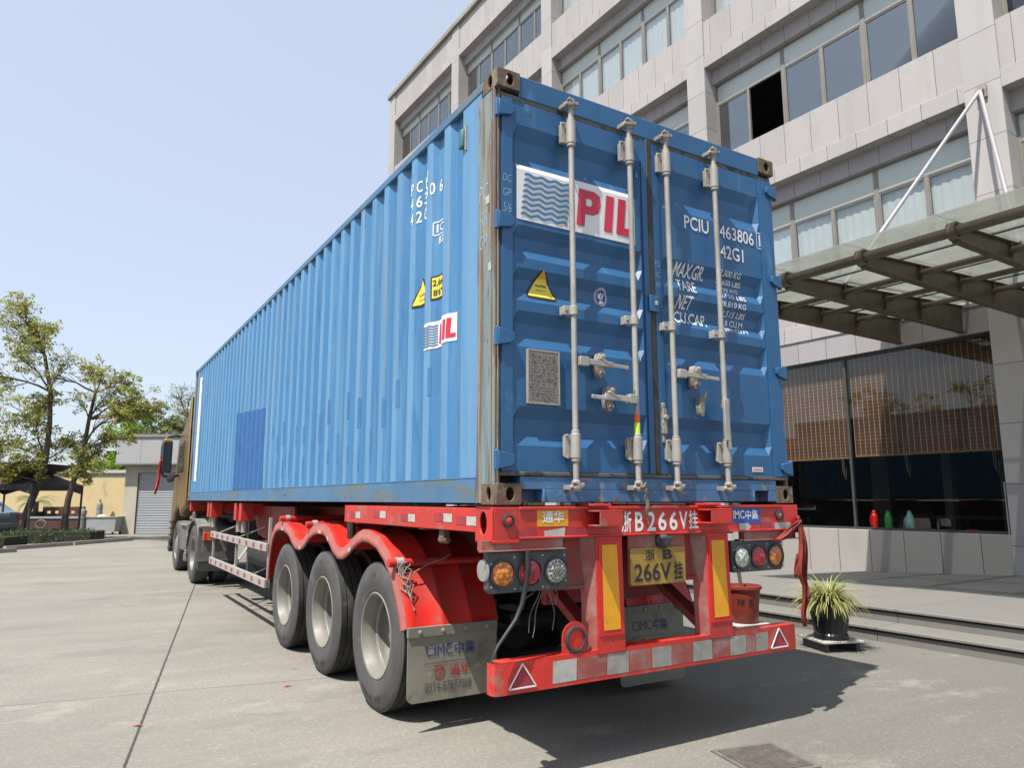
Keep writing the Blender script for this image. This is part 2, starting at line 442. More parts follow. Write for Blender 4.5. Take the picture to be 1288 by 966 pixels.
mat['lens_orange'] = lens('orange lens', (0.62, 0.19, 0.03)); mat['lens_red'] = lens('red lens', (0.42, 0.018, 0.035)); mat['lens_clear'] = lens('clear lens', (0.55, 0.55, 0.48))
mat['lens_redplain'] = M('red reflector disc', (0.62, 0.03, 0.02), 0.25, var=0.05)
mat['chrome'] = M('bright metal', (0.6, 0.6, 0.58), 0.3, 0.8, var=0.1)
mat['cab'] = M('bronze cab paint', (0.18, 0.095, 0.040), 0.32, 0.15, var=0.06, vscale=1.5, rvar=0.03)
mat['cab_edge'] = M('cab ochre edge', (0.30, 0.23, 0.06), 0.4, 0.1)
mat['glassdark'] = M('dark cab glass', (0.02, 0.025, 0.03), 0.08, var=0.05)
mat['cloth_red'] = M('faded red cloth', (0.20, 0.022, 0.012), 0.85, var=0.35, vscale=12, bmp=0.3, bscale=90)
mat['cloth_bright'] = M('red cloth ribbon', (0.55, 0.03, 0.02), 0.8, var=0.2, vscale=9)
mat['rope'] = M('pale rope', (0.27, 0.20, 0.17), 0.9, var=0.3, vscale=40)
mat['hose'] = M('black hose', (0.015, 0.015, 0.017), 0.55, var=0.2)
mat['wire'] = M('seal wire', (0.17, 0.145, 0.12), 0.7, 0.3, var=0.4, vscale=40)

# facade stone: tiles told apart by tone, joints cut in as dark lines
def stone(name, col, js=None, jz=None, off_s=0.0, off_z=0.0, w=0.010, var=0.09, x_joint=None, stain=0.5):
    m, nt, bs = newmat(name)
    col = tuple(c * ALB for c in col)
    tc = nd(nt, 'ShaderNodeTexCoord'); sp = nd(nt, 'ShaderNodeSeparateXYZ'); nt.links.new(tc.outputs['Object'], sp.inputs[0])
    ln = None; idx = []
    for out, pitch, off in ((1, js, off_s), (2, jz, off_z)):
        if not pitch: continue
        q = math_(nt, 'DIVIDE', math_(nt, 'SUBTRACT', sp.outputs[out], off), pitch)
        fl = math_(nt, 'FLOOR', q); idx.append(fl)
        fr = math_(nt, 'SUBTRACT', q, fl)
        d = math_(nt, 'MINIMUM', fr, math_(nt, 'SUBTRACT', 1.0, fr))
        k = math_(nt, 'LESS_THAN', d, w / 2 / pitch)
        ln = k if ln is None else math_(nt, 'MAXIMUM', ln, k)
    cb = nd(nt, 'ShaderNodeCombineXYZ')
    for i, q in enumerate(idx): nt.links.new(q, cb.inputs[i])
    wnn = nd(nt, 'ShaderNodeTexWhiteNoise', noise_dimensions='3D'); nt.links.new(cb.outputs[0], wnn.inputs['Vector'])
    c = mixc(nt, wnn.outputs['Value'], tuple(x * (1 - var) for x in col), tuple(x * (1 + var) for x in col))
    g = noise(nt, coords(nt), 75, 5, 0.8)
    c = mixc(nt, ramp(nt, g, 0.38, 0.62, 0, 0.5), c, tuple(x * 0.66 for x in col))
    st = noise(nt, coords(nt, (1, 1.5, 0.35)), 1.6, 6, 0.6)
    c = mixc(nt, ramp(nt, st, 0.5, 0.8, 0, stain), c, tuple(x * 0.70 for x in (col[0], col[1] * 1.0, col[2] * 0.93)))
    if ln is not None: c = mixc(nt, ln, c, (0.045, 0.043, 0.04))
    nt.links.new(c, bs.inputs['Base Color'])
    bs.inputs['Roughness'].default_value = 0.62
    bump(nt, bs, g, 0.12, 0.004)
    return m
ST = (0.44, 0.412, 0.402)
mat['stone_v'] = stone('granite cladding upright joints', ST, js=0.645, off_s=0.01)
mat['stone_ledge'] = stone('granite ledge stones', ST, js=0.645, off_s=0.30)
mat['stone_p'] = stone('granite pilaster stones', (0.455, 0.43, 0.42), jz=0.99, off_z=1.455 + 5.21)
mat['stone_lintel_shaded'] = stone('granite lintel shaded stones', (0.38, 0.355, 0.36), js=0.645, off_s=0.01)  # same granite darkened: shade under the ledges is put into the colour
mat['stone_base'] = stone('granite base stones', (0.40, 0.37, 0.34), js=0.645, off_s=0.01, w=0.012, var=0.1)
mat['coping'] = M('weathered coping', (0.27, 0.26, 0.22), 0.8, var=0.2, vscale=2, stretch=(1, 0.5, 1))
mat['alu'] = M('brown grey aluminium', (0.24, 0.225, 0.20), 0.45, 0.2, var=0.08)
mat['alu_dark'] = M('dark window frame', (0.07, 0.068, 0.062), 0.5, 0.2)
mat['curtain'] = M('white curtain', (0.84, 0.82, 0.80), 0.9, var=0.05, vscale=2)
mat['blind_grey'] = M('grey blue blind', (0.26, 0.31, 0.35), 0.8, var=0.05, vscale=2)
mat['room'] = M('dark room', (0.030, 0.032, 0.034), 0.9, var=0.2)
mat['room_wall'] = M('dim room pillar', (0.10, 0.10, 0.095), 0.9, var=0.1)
def glass(name, tint, gloss=0.06, refl=1.0, k=0.36):
    m = bpy.data.materials.new(name); m.use_nodes = True; nt = m.node_tree
    nt.nodes.clear()
    out = nd(nt, 'ShaderNodeOutputMaterial'); tr = nd(nt, 'ShaderNodeBsdfTransparent'); gl = nd(nt, 'ShaderNodeBsdfGlossy'); mx = nd(nt, 'ShaderNodeMixShader'); fr = nd(nt, 'ShaderNodeFresnel')
    tr.inputs[0].default_value = (*tint, 1); gl.inputs[0].default_value = (refl, refl, refl, 1); gl.inputs['Roughness'].default_value = gloss
    fr.inputs[0].default_value = 1.6
    nt.links.new(math_(nt, 'ADD', math_(nt, 'MULTIPLY', fr.outputs[0], k), 0.03), mx.inputs[0])
    nt.links.new(tr.outputs[0], mx.inputs[1]); nt.links.new(gl.outputs[0], mx.inputs[2]); nt.links.new(mx.outputs[0], out.inputs[0])
    return m
mat['glass'] = glass('window glass', (0.90, 0.93, 0.93))
mat['glass_clear'] = glass('shop glass', (0.86, 0.88, 0.85), 0.01, 1.0, 0.08)
mat['transom'] = M('frosted transom pane', (0.50, 0.55, 0.53), 0.25, var=0.04, vscale=1.0)
def canopy_mat():
    m = bpy.data.materials.new('milky canopy glass'); m.use_nodes = True; nt = m.node_tree; nt.nodes.clear()
    out = nd(nt, 'ShaderNodeOutputMaterial'); tr = nd(nt, 'ShaderNodeBsdfTransparent'); tl = nd(nt, 'ShaderNodeBsdfTranslucent'); di = nd(nt, 'ShaderNodeBsdfDiffuse'); m1 = nd(nt, 'ShaderNodeMixShader'); m2 = nd(nt, 'ShaderNodeMixShader')
    f = noise(nt, coords(nt, (1, 1, 1)), 1.8, 5)
    c = mixc(nt, ramp(nt, f, 0.35, 0.7), (0.46, 0.48, 0.44), (0.33, 0.345, 0.31))
    nt.links.new(c, tl.inputs[0]); nt.links.new(c, di.inputs[0]); tr.inputs[0].default_value = (0.82, 0.83, 0.81, 1)
    m1.inputs[0].default_value = 0.55; m2.inputs[0].default_value = 0.45
    nt.links.new(tl.outputs[0], m1.inputs[1]); nt.links.new(di.outputs[0], m1.inputs[2])
    nt.links.new(m1.outputs[0], m2.inputs[1]); nt.links.new(tr.outputs[0], m2.inputs[2]); nt.links.new(m2.outputs[0], out.inputs[0])
    return m
mat['canopy'] = canopy_mat()
mat['olive'] = M('olive brown steel', (0.145, 0.120, 0.078), 0.5, 0.2, var=0.2, vscale=4, spots=[((0.17, 0.15, 0.10), 5.0, 0.55, 0.68)])
mat['steel'] = M('polished stainless tube', (0.50, 0.48, 0.50), 0.34, 0.55, var=0.02, rvar=0.0)

# ground: cast concrete slabs
def ground_mat():
    m, nt, bs = newmat('cast concrete yard')
    col = (0.240, 0.225, 0.192)
    ang = R(9.93)
    v = coords(nt, (1, 1, 1), ang)   # joint frame
    sp = nd(nt, 'ShaderNodeSeparateXYZ'); nt.links.new(v, sp.inputs[0])
    tc0 = nd(nt, 'ShaderNodeTexCoord'); sx0 = nd(nt, 'ShaderNodeSeparateXYZ'); nt.links.new(tc0.outputs['Object'], sx0.inputs[0])
    # large and small tone changes
    a = noise(nt, coords(nt, (0.35, 1.2, 1), ang * -3), 0.9, 6, 0.6)
    b = noise(nt, coords(nt), 0.35, 3, 0.5)
    c = mixc(nt, ramp(nt, a, 0.3, 0.72), tuple(x * 0.72 for x in col), tuple(x * 1.16 for x in col))
    c = mixc(nt, ramp(nt, b, 0.42, 0.62, 0, 0.6), c, tuple(x * 0.72 for x in col))
    bb = noise(nt, coords(nt, (0.5, 1.4, 1), 0.3, (9, 4, 0)), 1.7, 7, 0.7)
    c = mixc(nt, ramp(nt, bb, 0.54, 0.66, 0, 0.5), c, tuple(x * 0.66 for x in (col[0], col[1], col[2] * 1.08)))
    # scuffed streaks
    s = noise(nt, coords(nt, (0.8, 5.0, 1), -0.5), 2.2, 6, 0.65)
    c = mixc(nt, ramp(nt, s, 0.52, 0.72, 0, 0.65), c, tuple(x * 0.75 for x in (col[0], col[1], col[2] * 1.02)))
    g = noise(nt, coords(nt), 48, 6, 0.85)
    c = mixc(nt, ramp(nt, g, 0.42, 0.60, 0, 0.75), c, tuple(x * 0.55 for x in col))
    g3 = noise(nt, coords(nt, (1, 2.6, 1), 0.5), 17, 5, 0.75)
    c = mixc(nt, ramp(nt, g3, 0.42, 0.70, 0, 0.6), c, tuple(x * 0.68 for x in (col[0], col[1], col[2] * 1.05)))
    g4 = noise(nt, coords(nt, (1, 2.2, 1), 0.5, (5, 3, 0)), 26, 4, 0.7)
    c = mixc(nt, ramp(nt, g4, 0.56, 0.68, 0, 0.6), c, (0.36, 0.34, 0.30))
    g5 = noise(nt, coords(nt, (1, 3.5, 1), 0.5, (2, 8, 0)), 9, 5, 0.7)
    c = mixc(nt, ramp(nt, g5, 0.62, 0.70, 0, 0.55), c, tuple(x * 0.50 for x in col))
    g2 = noise(nt, coords(nt), 240, 2, 0.7)
    c = mixc(nt, ramp(nt, g2, 0.62, 0.72, 0, 0.45), c, (0.34, 0.33, 0.30))
    # darker, greyer stretch beside the entrance steps
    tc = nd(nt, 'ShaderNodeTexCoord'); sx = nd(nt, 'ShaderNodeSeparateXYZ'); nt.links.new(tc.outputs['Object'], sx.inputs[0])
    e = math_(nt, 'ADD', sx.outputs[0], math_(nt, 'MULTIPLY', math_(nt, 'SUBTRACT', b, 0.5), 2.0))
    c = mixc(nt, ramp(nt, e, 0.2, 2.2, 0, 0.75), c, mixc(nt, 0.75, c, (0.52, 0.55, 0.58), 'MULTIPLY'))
    # small dark spots of oil, little pits
    o = noise(nt, coords(nt), 5.0, 3, 0.5)
    c = mixc(nt, ramp(nt, o, 0.70, 0.76, 0, 0.35), c, (0.12, 0.11, 0.10))
    # old spill and repair stains, a few metres across
    st2 = noise(nt, coords(nt, (0.8, 1.3, 1), 0.4, (31, 12, 0)), 0.55, 8, 0.72)
    c = mixc(nt, ramp(nt, st2, 0.53, 0.60, 0, 0.38), c, (0.125, 0.118, 0.104))
    st3 = noise(nt, coords(nt, (1.0, 1.6, 1), 0.2, (7, 40, 0)), 0.8, 8, 0.75)
    c = mixc(nt, ramp(nt, st3, 0.56, 0.66, 0, 0.30), c, (0.36, 0.34, 0.29))
    # joints
    wob = noise(nt, coords(nt), 12, 3)
    wv = math_(nt, 'MULTIPLY', math_(nt, 'SUBTRACT', wob, 0.5), 0.012)
    lines = None
    for outp, pitch, off, w in ((0, 6.0, JX, 0.011), (1, 6.2, JY, 0.006)):
        q = math_(nt, 'DIVIDE', math_(nt, 'SUBTRACT', math_(nt, 'ADD', sp.outputs[outp], wv), off), pitch)
        fr = math_(nt, 'SUBTRACT', q, math_(nt, 'FLOOR', q))
        d = math_(nt, 'MINIMUM', fr, math_(nt, 'SUBTRACT', 1.0, fr))
        k = ramp(nt, d, w * 0.5 / pitch, w * 1.1 / pitch, 1.0, 0.0)
        k = math_(nt, 'MINIMUM', math_(nt, 'MAXIMUM', k, 0.0), 1.0)
        k = math_(nt, 'MULTIPLY', k, ramp(nt, sx0.outputs[0], 0.8, 1.6, 1.0, 0.0))
        lines = k if lines is None else math_(nt, 'MAXIMUM', lines, k)
    c = mixc(nt, lines, c, (0.045, 0.042, 0.038))
    nt.links.new(c, bs.inputs['Base Color']); bs.inputs['Roughness'].default_value = 0.85; bs.inputs['Specular IOR Level'].default_value = 0.3
    bump(nt, bs, math_(nt, 'ADD', g, math_(nt, 'MULTIPLY', lines, -1.5)), 0.25, 0.006)
    return m
# yard joint frame: the long joint passes (-0.105, 9.944) and (-1.599, 1.397); cross joint passes (-2.298, 3.243)
def _rot(x, y, a): return x * math.cos(a) - y * math.sin(a), x * math.sin(a) + y * math.cos(a)
JX = _rot(-0.105, 9.944, R(9.93))[0]; JY = _rot(-2.298, 3.243, R(9.93))[1]
mat['ground'] = ground_mat()
mat['step_stone'] = stone('step stone', (0.21, 0.20, 0.18), js=1.9, off_s=0.4, w=0.01, var=0.05)
mat['plaza'] = stone('plaza stone paving', (0.21, 0.203, 0.19), js=1.2, off_s=0.2, w=0.006, var=0.05)
mat['groove'] = M('dark groove', (0.035, 0.032, 0.03), 0.9)

# ================================================================== SETTING
g = MB(); n = 14
g.add([(-900, -300, 0), (900, -300, 0), (900, 1500, 0), (-900, 1500, 0)], [(0, 1, 2, 3)])
tag(g.build('ground', mat['ground'], smooth=False, recalc=False), kind='structure')

RZ = math.atan(0.04)      # the office front is turned a little from the truck's axis
BLD = (11.0, 5.0, 0.0)    # local x = inwards, y = along the front (away from the camera), z up
def bloc(x, y, z=0):      # building frame to world
    c, s = math.cos(RZ), math.sin(RZ)
    return (BLD[0] + x * c - y * s, BLD[1] + x * s + y * c, z)

# plaza and two entrance steps (same frame as the office)
st_ = tag(thing('steps', None, None, BLD, RZ), kind='structure')
def plaza_z(x, y):
    # level at the steps, falling away from the camera along the wall
    t = min(1, max(0, (x + 5.3) / 5.3))
    wall = 0.265 - 0.0533 * (y + 2.4)
    wall = max(0.03, min(0.30, wall))
    return 0.29 * (1 - t) + wall * t
ys = [-12, -6, -4, -3, -2.4, -1, 0, 1, 1.6, 3, 5, 8, 12]
xs = [-5.28, -4.5, -3, -1.5, 0.05]
pz = MB()
vs = [(x, y, plaza_z(x, y)) for y in ys for x in xs]
fs = [(j * 5 + i, j * 5 + i + 1, (j + 1) * 5 + i + 1, (j + 1) * 5 + i) for j in range(len(ys) - 1) for i in range(4)]
pz.add(vs, fs)
o = pz.build('plaza', mat['plaza'], st_, smooth=False)
def step(x0, x1, z0, z1, name='step'):
    b = MB(); b.box(x0, x1 + 0.05, -12, 12, -0.05, z1 - 0.052)
    o = b.build(name, mat['step_stone'], st_)
    b = MB(); b.box(x0 - 0.030, x1 + 0.055, -12, 12, z1 - 0.030, z1)
    o2 = b.build('tread', mat['step_stone'], st_, bevel=0.006)
    b = MB(); b.box(x0 + 0.035, x1, -12, 12, z1 - 0.056, z1 - 0.029)
    b.build('joint', mat['groove'], st_)  # recessed joint coloured dark to paint in the shadow under the tread nosing
step(-5.72, -5.28, 0, 0.145)
step(-5.30, -5.26, 0.145, 0.292)

# ================================================================== OFFICE BUILDING
office = thing('office_building', 'four storey office block clad in pale granite tiles with ribbon windows', 'office building', BLD, RZ)
PIL = [(-9.39, -8.80), (-2.98, -2.39), (3.44, 4.02), (9.85, 10.42), (16.25, 16.85), (22.6, 23.23)]
Z = 1.455
def part(mb, name, m, label=None, bevel=0.0, parent=None): return mb.build(name, mat[m], parent or office, label, bevel=bevel)
b = MB()
# inner structural shell: floors, back and end walls, so the rooms are closed and dark
b.box(0.55, 14, 23.0, 23.2, 0, 21.2)
b.box(13.8, 14, -9.4, 23.2, 0, 21.2)
b.box(0.55, 14, -9.4, -9.2, 0, 21.2)
for zf in (0.0, 4.85, 8.6, 12.4, 16.2): b.box(0.5, 13.8, -9.2, 23.0, zf - 0.12, zf + 0.12)
b.box(0.3, 14, -9.4, 23.2, 20.9, 21.15)
b.box(6.0, 6.2, -9.2, 23.0, 0, 20.9)
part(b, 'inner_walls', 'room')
b = MB()
b.box(0.52, 14.02, 23.2, 23.23, 0, 21.1)
part(b, 'end_wall', 'stone_p')
for a0, a1 in PIL:
    b = MB(); b.box(0, 0.56, a0, a1, 0, 21.08)
    part(b, 'pilaster', 'stone_p')
LB = [3.30, 7.00, 10.78, 14.56, 18.20]   # undersides of the ledges
sills = [4.50, 8.28, 12.06, 15.84]
for a, c in zip(PIL, PIL[1:]):
    s0, s1 = a[1], c[0]
    for i, z0 in enumerate(LB):
        h = 0.33 if i else 0.34
        b = MB(); b.box(0.004, 0.5, s0, s1, z0 + Z, z0 + h + Z); part(b, 'ledge', 'stone_ledge', bevel=0.006)
        dep = 0.27 if i else 0.03
        lo = z0 - 0.38 if i else 2.84
        b = MB(); b.box(dep, 0.56, s0, s1, lo + Z, z0 + Z); part(b, 'lintel', 'stone_lintel_shaded')
        top = sills[i] if i < 4 else 19.62
        b = MB(); b.box(0.035, 0.5, s0, s1, z0 + h + Z, top + Z); part(b, 'spandrel', 'stone_v')
    b = MB(); b.box(0.0, 0.30, s0, s1, -0.1, -0.56 + Z); part(b, 'base_wall', 'stone_base', bevel=0.006)
b = MB(); b.box(-0.10, 0.6, -9.5, 23.36, 19.64 + Z, 19.86 + Z); b.box(0.5, 14.1, 22.9, 23.34, 19.64 + Z, 19.85 + Z)
part(b, 'coping', 'coping', bevel=0.02)

# windows: three to a bay, each with a transom over two sliding panes
def make_window(w, z0, z1, ground=False, curtain=None, open_left=False):
    """w wide, sill z0, head z1, origin at its lower near corner"""
    root_mb = MB()
    d0, d1 = 0.40, 0.46; t = 0.045; zt = z1 - 0.52
    for y0, y1 in ((0.0, t), (w - t, w), (w / 2 - t / 2, w / 2 + t / 2)):
        root_mb.box(d0, d1, y0, y1, 0.0, (zt if 0 < y0 < w - t - 0.01 else z1))
    for a, c in ((0, t), (z1 - t, z1), (zt - t / 2, zt + t / 2)): root_mb.box(d0 + 0.003, d1 - 0.003, t, w - t, a, c)
    f = root_mb.build('window', mat['alu'], office, bevel=0.004)
    for y0, y1 in ((t, w / 2 - t / 2), (w / 2 + t / 2, w - t)):
        far = y0 > w / 3
        if open_left and not far: continue
        p = MB(); p.box(d0 + 0.028, d0 + 0.034, y0, y1, t, zt - t / 2)
        sash = MB()
        for a, c in ((y0, y0 + 0.028), (y1 - 0.028, y1)): sash.box(d0 + 0.012, d0 + 0.05, a, c, t, zt - t / 2)
        for a, c in ((t, t + 0.03), (zt - t / 2 - 0.03, zt - t / 2)): sash.box(d0 + 0.013, d0 + 0.049, y0 + 0.026, y1 - 0.026, a, c)
        sash.build('sash', mat['alu'], f)
        p.build('pane', mat['glass'], f)
    p = MB(); p.box(d0 + 0.02, d0 + 0.04, t, w - t, zt + t / 2, z1 - t)
    p.build('transom_pane', mat['transom'], f)
    if curtain:
        p = MB(); k = 60; vs = []
        y0 = t; y1 = w - t
        for i in range(k + 1):
            y = y0 + (y1 - y0) * i / k
            x = d0 + 0.10 + 0.007 * math.sin(i * 1.1) + 0.004 * math.sin(i * 2.7)
            vs += [(x, y, 0.02), (x, y, zt)]
        p.add(vs, [(2 * i, 2 * i + 1, 2 * i + 3, 2 * i + 2) for i in range(k)])
        p.build('curtain', mat[curtain], f)
    return f
W1 = (3.44 + 2.39) / 3
hh = 2.12
protos = {}
def window_at(y, z, w, kind):
    key = (kind, round(w, 2))
    if key not in protos:
        f = make_window(w, 0, hh, curtain={'dark': 'blind_grey', 'white': 'curtain', 'bare': None, 'open': None}[kind], open_left=(kind == 'open'))
        protos[key] = f
    else:
        f = copy_tree(protos[key], office)
    f.location = (0, y, z)
    return f
kinds = {(1, 1): 'white', (1, 0): 'white', (1, 2): 'white', (2, 1): 'bare', (2, 2): 'bare', (3, 2): 'white', (2, 3): 'bare', (3, 3): 'bare', (4, 2): 'white', (4, 3): 'bare', (4, 4): 'bare', (3, 1): 'white'}
for bi, (a, c) in enumerate(zip(PIL, PIL[1:])):
    s0, s1 = a[1], c[0]; w = (s1 - s0) / 3
    for r_, sl in enumerate(sills):
        for k in range(3):
            kd = kinds.get((r_ + 1, bi), 'bare')
            if (r_, bi, k) == (1, 1, 2): kd = 'open'
            if bi == 2 and r_ == 1: kd = 'bare'
            z = sl + Z
            f = window_at(s0 + k * w, z, round(w, 3), kd)
# ground floor shop windows
def ground_bay(s0, s1, divs):
    d = 0.15; z0 = -0.54 + Z; z1 = 2.84 + Z
    cuts = [s0] + divs + [s1]
    fr = MB()
    for q in divs: fr.box(d - 0.02, d + 0.05, q - 0.022, q + 0.022, z0, z1)
    for q in (s0, s1 - 0.03): fr.box(d - 0.02, d + 0.05, q, q + 0.03, z0, z1)
    fr.box(d - 0.022, d + 0.052, s0, s1, z1 - 0.05, z1 + 0.002); fr.box(d - 0.022, d + 0.052, s0, s1, z0 - 0.02, z0 + 0.025)
    f = fr.build('window', mat['alu_dark'], office)
    for q0, q1 in zip(cuts, cuts[1:]):
        p = MB(); p.box(d + 0.01, d + 0.02, q0 + 0.022, q1 - 0.022, z0 + 0.025, z1 - 0.05)
        p.build('pane', mat['glass_clear'], f)
    return f
for bi, (a, c) in enumerate(zip(PIL, PIL[1:])):
    s0, s1 = a[1], c[0]
    ground_bay(s0, s1, [0.36] if bi == 1 else [s0 + (s1 - s0) * 0.5])
# inner sill bench and a few dim pillars and a doorway seen behind the shop glass
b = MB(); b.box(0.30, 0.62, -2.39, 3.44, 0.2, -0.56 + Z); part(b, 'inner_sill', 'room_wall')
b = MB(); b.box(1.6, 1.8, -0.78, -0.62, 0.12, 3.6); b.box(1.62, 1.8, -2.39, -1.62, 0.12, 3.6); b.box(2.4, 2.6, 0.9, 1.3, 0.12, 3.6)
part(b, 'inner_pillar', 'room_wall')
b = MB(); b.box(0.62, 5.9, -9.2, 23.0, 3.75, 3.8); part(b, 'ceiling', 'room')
b = MB(); b.box(0.09, 0.13, -2.335, -2.315, 0.9, 1.75)
part(b, 'door_pull', 'steel')
# roof-hung entrance canopy
can = MB()
BS = [-0.89, -1.98, -3.08, -4.17, -5.27, -6.36]
can.add([(-5.25, s, 3.10 + Z + 0.0) for s in ()], [])
croot = thing('canopy', None, None, (0, 0, 0)); croot.parent = office
def cz(dep): return 3.10 + Z + (dep + 5.25) / 5.25 * 0.30
edges = [-0.55] + BS[1:5] + [-7.0]
for q0, q1 in zip(edges, edges[1:]):
    for e0, e1 in ((-5.27, -3.9), (-3.885, -2.6), (-2.585, -1.3), (-1.285, -0.02)):
        p = MB(); vs = []
        for zz in (0, 0.014):
            vs += [(e0, q0 - 0.006, cz(e0) + zz), (e1, q0 - 0.006, cz(e1) + zz), (e1, q1 + 0.006, cz(e1) + zz), (e0, q1 + 0.006, cz(e0) + zz)]
        p.add(vs, [(0, 1, 2, 3), (7, 6, 5, 4), (0, 4, 5, 1), (1, 5, 6, 2), (2, 6, 7, 3), (3, 7, 4, 0)])
        p.build('glass_panel', mat['canopy'], croot, smooth=False)
for s in BS:
    p = MB()
    zt = lambda d: cz(d) - 0.05
    web = [(-4.80, 2.90 + Z), (-0.0, 2.88 + Z), (0.0, zt(0) - 0.015), (-4.80, zt(-4.8) - 0.015)]
    p.prism(web, 'y', s - 0.006, s + 0.006)
    p.add([(-4.85, s - 0.05, 2.88 + Z), (0, s - 0.05, 2.865 + Z), (0, s + 0.05, 2.865 + Z), (-4.85, s + 0.05, 2.88 + Z),
           (-4.85, s - 0.05, 2.90 + Z), (0, s - 0.05, 2.885 + Z), (0, s + 0.05, 2.885 + Z), (-4.85, s + 0.05, 2.90 + Z)],
          [(0, 1, 2, 3), (4, 5, 6, 7), (0, 1, 5, 4), (1, 2, 6, 5), (2, 3, 7, 6), (3, 0, 4, 7)])
    p.add([(-4.85, s - 0.05, zt(-4.85) - 0.015), (0, s - 0.05, zt(0) - 0.015), (0, s + 0.05, zt(0) - 0.015), (-4.85, s + 0.05, zt(-4.85) - 0.015),
           (-4.85, s - 0.05, zt(-4.85)), (0, s - 0.05, zt(0)), (0, s + 0.05, zt(0)), (-4.85, s + 0.05, zt(-4.85))],
          [(0, 1, 2, 3), (4, 5, 6, 7), (0, 1, 5, 4), (1, 2, 6, 5), (2, 3, 7, 6), (3, 0, 4, 7)])
    for d in (-3.54, -2.46, -1.42): p.box(d - 0.006, d + 0.006, s - 0.048, s + 0.048, 2.887 + Z, zt(d) - 0.016)
    # clamp ring at the nose
    p.lathe([(0.075, -0.045), (0.105, -0.045), (0.105, 0.045), (0.075, 0.045), (0.075, -0.045)], (-4.88, s, 3.0 + Z), 'y', 24)
    p.box(-4.86, -4.76, s - 0.04, s + 0.04, 3.05 + Z, zt(-4.8) + 0.03)
    p.build('beam', mat['olive'], croot)
for d, zz, r in ((-4.88, 3.0, 0.062), (-3.54, 3.03, 0.042), (-2.46, 3.08, 0.042), (-1.42, 3.13, 0.042)):
    p = MB(); p.tube([(d, -7.0, zz + Z), (d, -0.78 if r < 0.05 else -0.80, zz + Z)], r, 16)
    p.build('pipe', mat['olive'], croot)
for d in (-3.892, -2.592, -1.292):
    p = MB(); p.box(d - 0.012, d + 0.012, -7.0, -0.55, cz(d) - 0.012, cz(d) + 0.02); p.build('seal', mat['groove'], croot)
p = MB(); p.lathe([(0.0, -0.06), (0.06, -0.06), (0.06, 0.02), (0.0, 0.02)], (-0.07, -2.68, 7.05 + Z), 'x', 14); p.box(-0.05, 0.003, -2.76, -2.60, 6.93 + Z, 7.15 + Z)
p.build('anchor', mat['galv_rusty'], croot)
for t in ((-3.48, -1.98), (-3.22, -4.17)):
    p = MB(); p.tube([(-0.09, -2.68, 7.05 + Z), (t[0], t[1], cz(t[0]) - 0.03)], 0.032, 12)
    p.build('tie_rod', mat['steel'], croot)

# ================================================================== SHIPPING CONTAINER
box = thing('shipping_container', 'long blue corrugated steel shipping container with white and red lettering on its closed rear doors', 'shipping container', (0, 0, Z))
L, Wd, H = 12.192, 2.438, 2.591
F0 = 0.452; PT = 0.278; DEP = 0.036
def side_x(y):
    if y <= F0: return 0.006
    q = ((y - F0) % PT)
    if q < 0.068: return 0.006 + DEP * q / 0.068
    if q < 0.138: return 0.006 + DEP
    if q < 0.206: return 0.006 + DEP * (1 - (q - 0.138) / 0.068)
    return 0.006
NR = int((11.93 - F0) / PT)
folds = [0.20, F0]
for k in range(NR):
    folds += [F0 + k * PT + 0.068, F0 + k * PT + 0.138, F0 + k * PT + 0.206, F0 + (k + 1) * PT]
folds.append(L - 0.17)
for sgn, nm in ((0, 'side_panel'), (1, 'side_panel')):
    p = MB(); vs = []
    pr = [(y, side_x(y)) for y in folds]
    for y, x in pr:
        for xx in (x, x + 0.002):
            X = Wd - xx if sgn else xx
            vs += [(X, y, 0.145), (X, y, 2.54)]
    fs = []
    for i in range(len(pr) - 1):
        a = 4 * i; c = 4 * (i + 1)
        fs += [(a, a + 1, c + 1, c), (a + 2, c + 2, c + 3, a + 3)]
    p.add(vs, fs)
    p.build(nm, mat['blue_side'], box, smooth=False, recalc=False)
    xr = (0.0, 0.06) if not sgn else (Wd - 0.06, Wd)
    p = MB(); p.box(*xr, 0.178, L - 0.178, 2.528, 2.588); p.build('top_rail', mat['blue_rail'], box, bevel=0.006)
    p = MB(); p.box(*(0.0, 0.012) if not sgn else (Wd - 0.012, Wd), 0.242, L - 0.17, 0.0, 0.150); p.box(*(0.0, 0.07) if not sgn else (Wd - 0.07, Wd), 0.242, L - 0.17, 0.147, 0.158); p.box(*(0.0, 0.07) if not sgn else (Wd - 0.07, Wd), 0.17, L - 0.17, 0.0, 0.01)
    p.build('bottom_rail', mat['blue_rail'], box)
# roof, floor, front wall, inner closure
p = MB()
ny = 90
vs = []
for i in range(ny + 1):
    y = 0.1 + (L - 0.2) * i / ny; zz = 2.575 - (0.02 if (i % 3) else 0)
    vs += [(0.05, y, zz), (Wd - 0.05, y, zz)]
p.add(vs, [(2 * i, 2 * i + 1, 2 * i + 3, 2 * i + 2) for i in range(ny)])
p.build('roof', mat['blue_rail'], box, smooth=False)
p = MB(); p.box(0.05, Wd - 0.05, L - 0.10, L - 0.04, 0.1, 2.5); p.build('front_wall', mat['blue_side'], box)
p = MB(); p.box(0.06, Wd - 0.06, 0.08, L - 0.12, 0.10, 0.14); p.box(0.06, Wd - 0.06, 0.09, 0.10, 0.14, 2.5); p.build('floor', mat['inside'], box)
p = MB()
for k in range(28): p.box(0.02, Wd - 0.02, 0.35 + k * 0.42, 0.40 + k * 0.42, 0.02, 0.10)
p.build('cross_members', mat['blue_rail'], box)
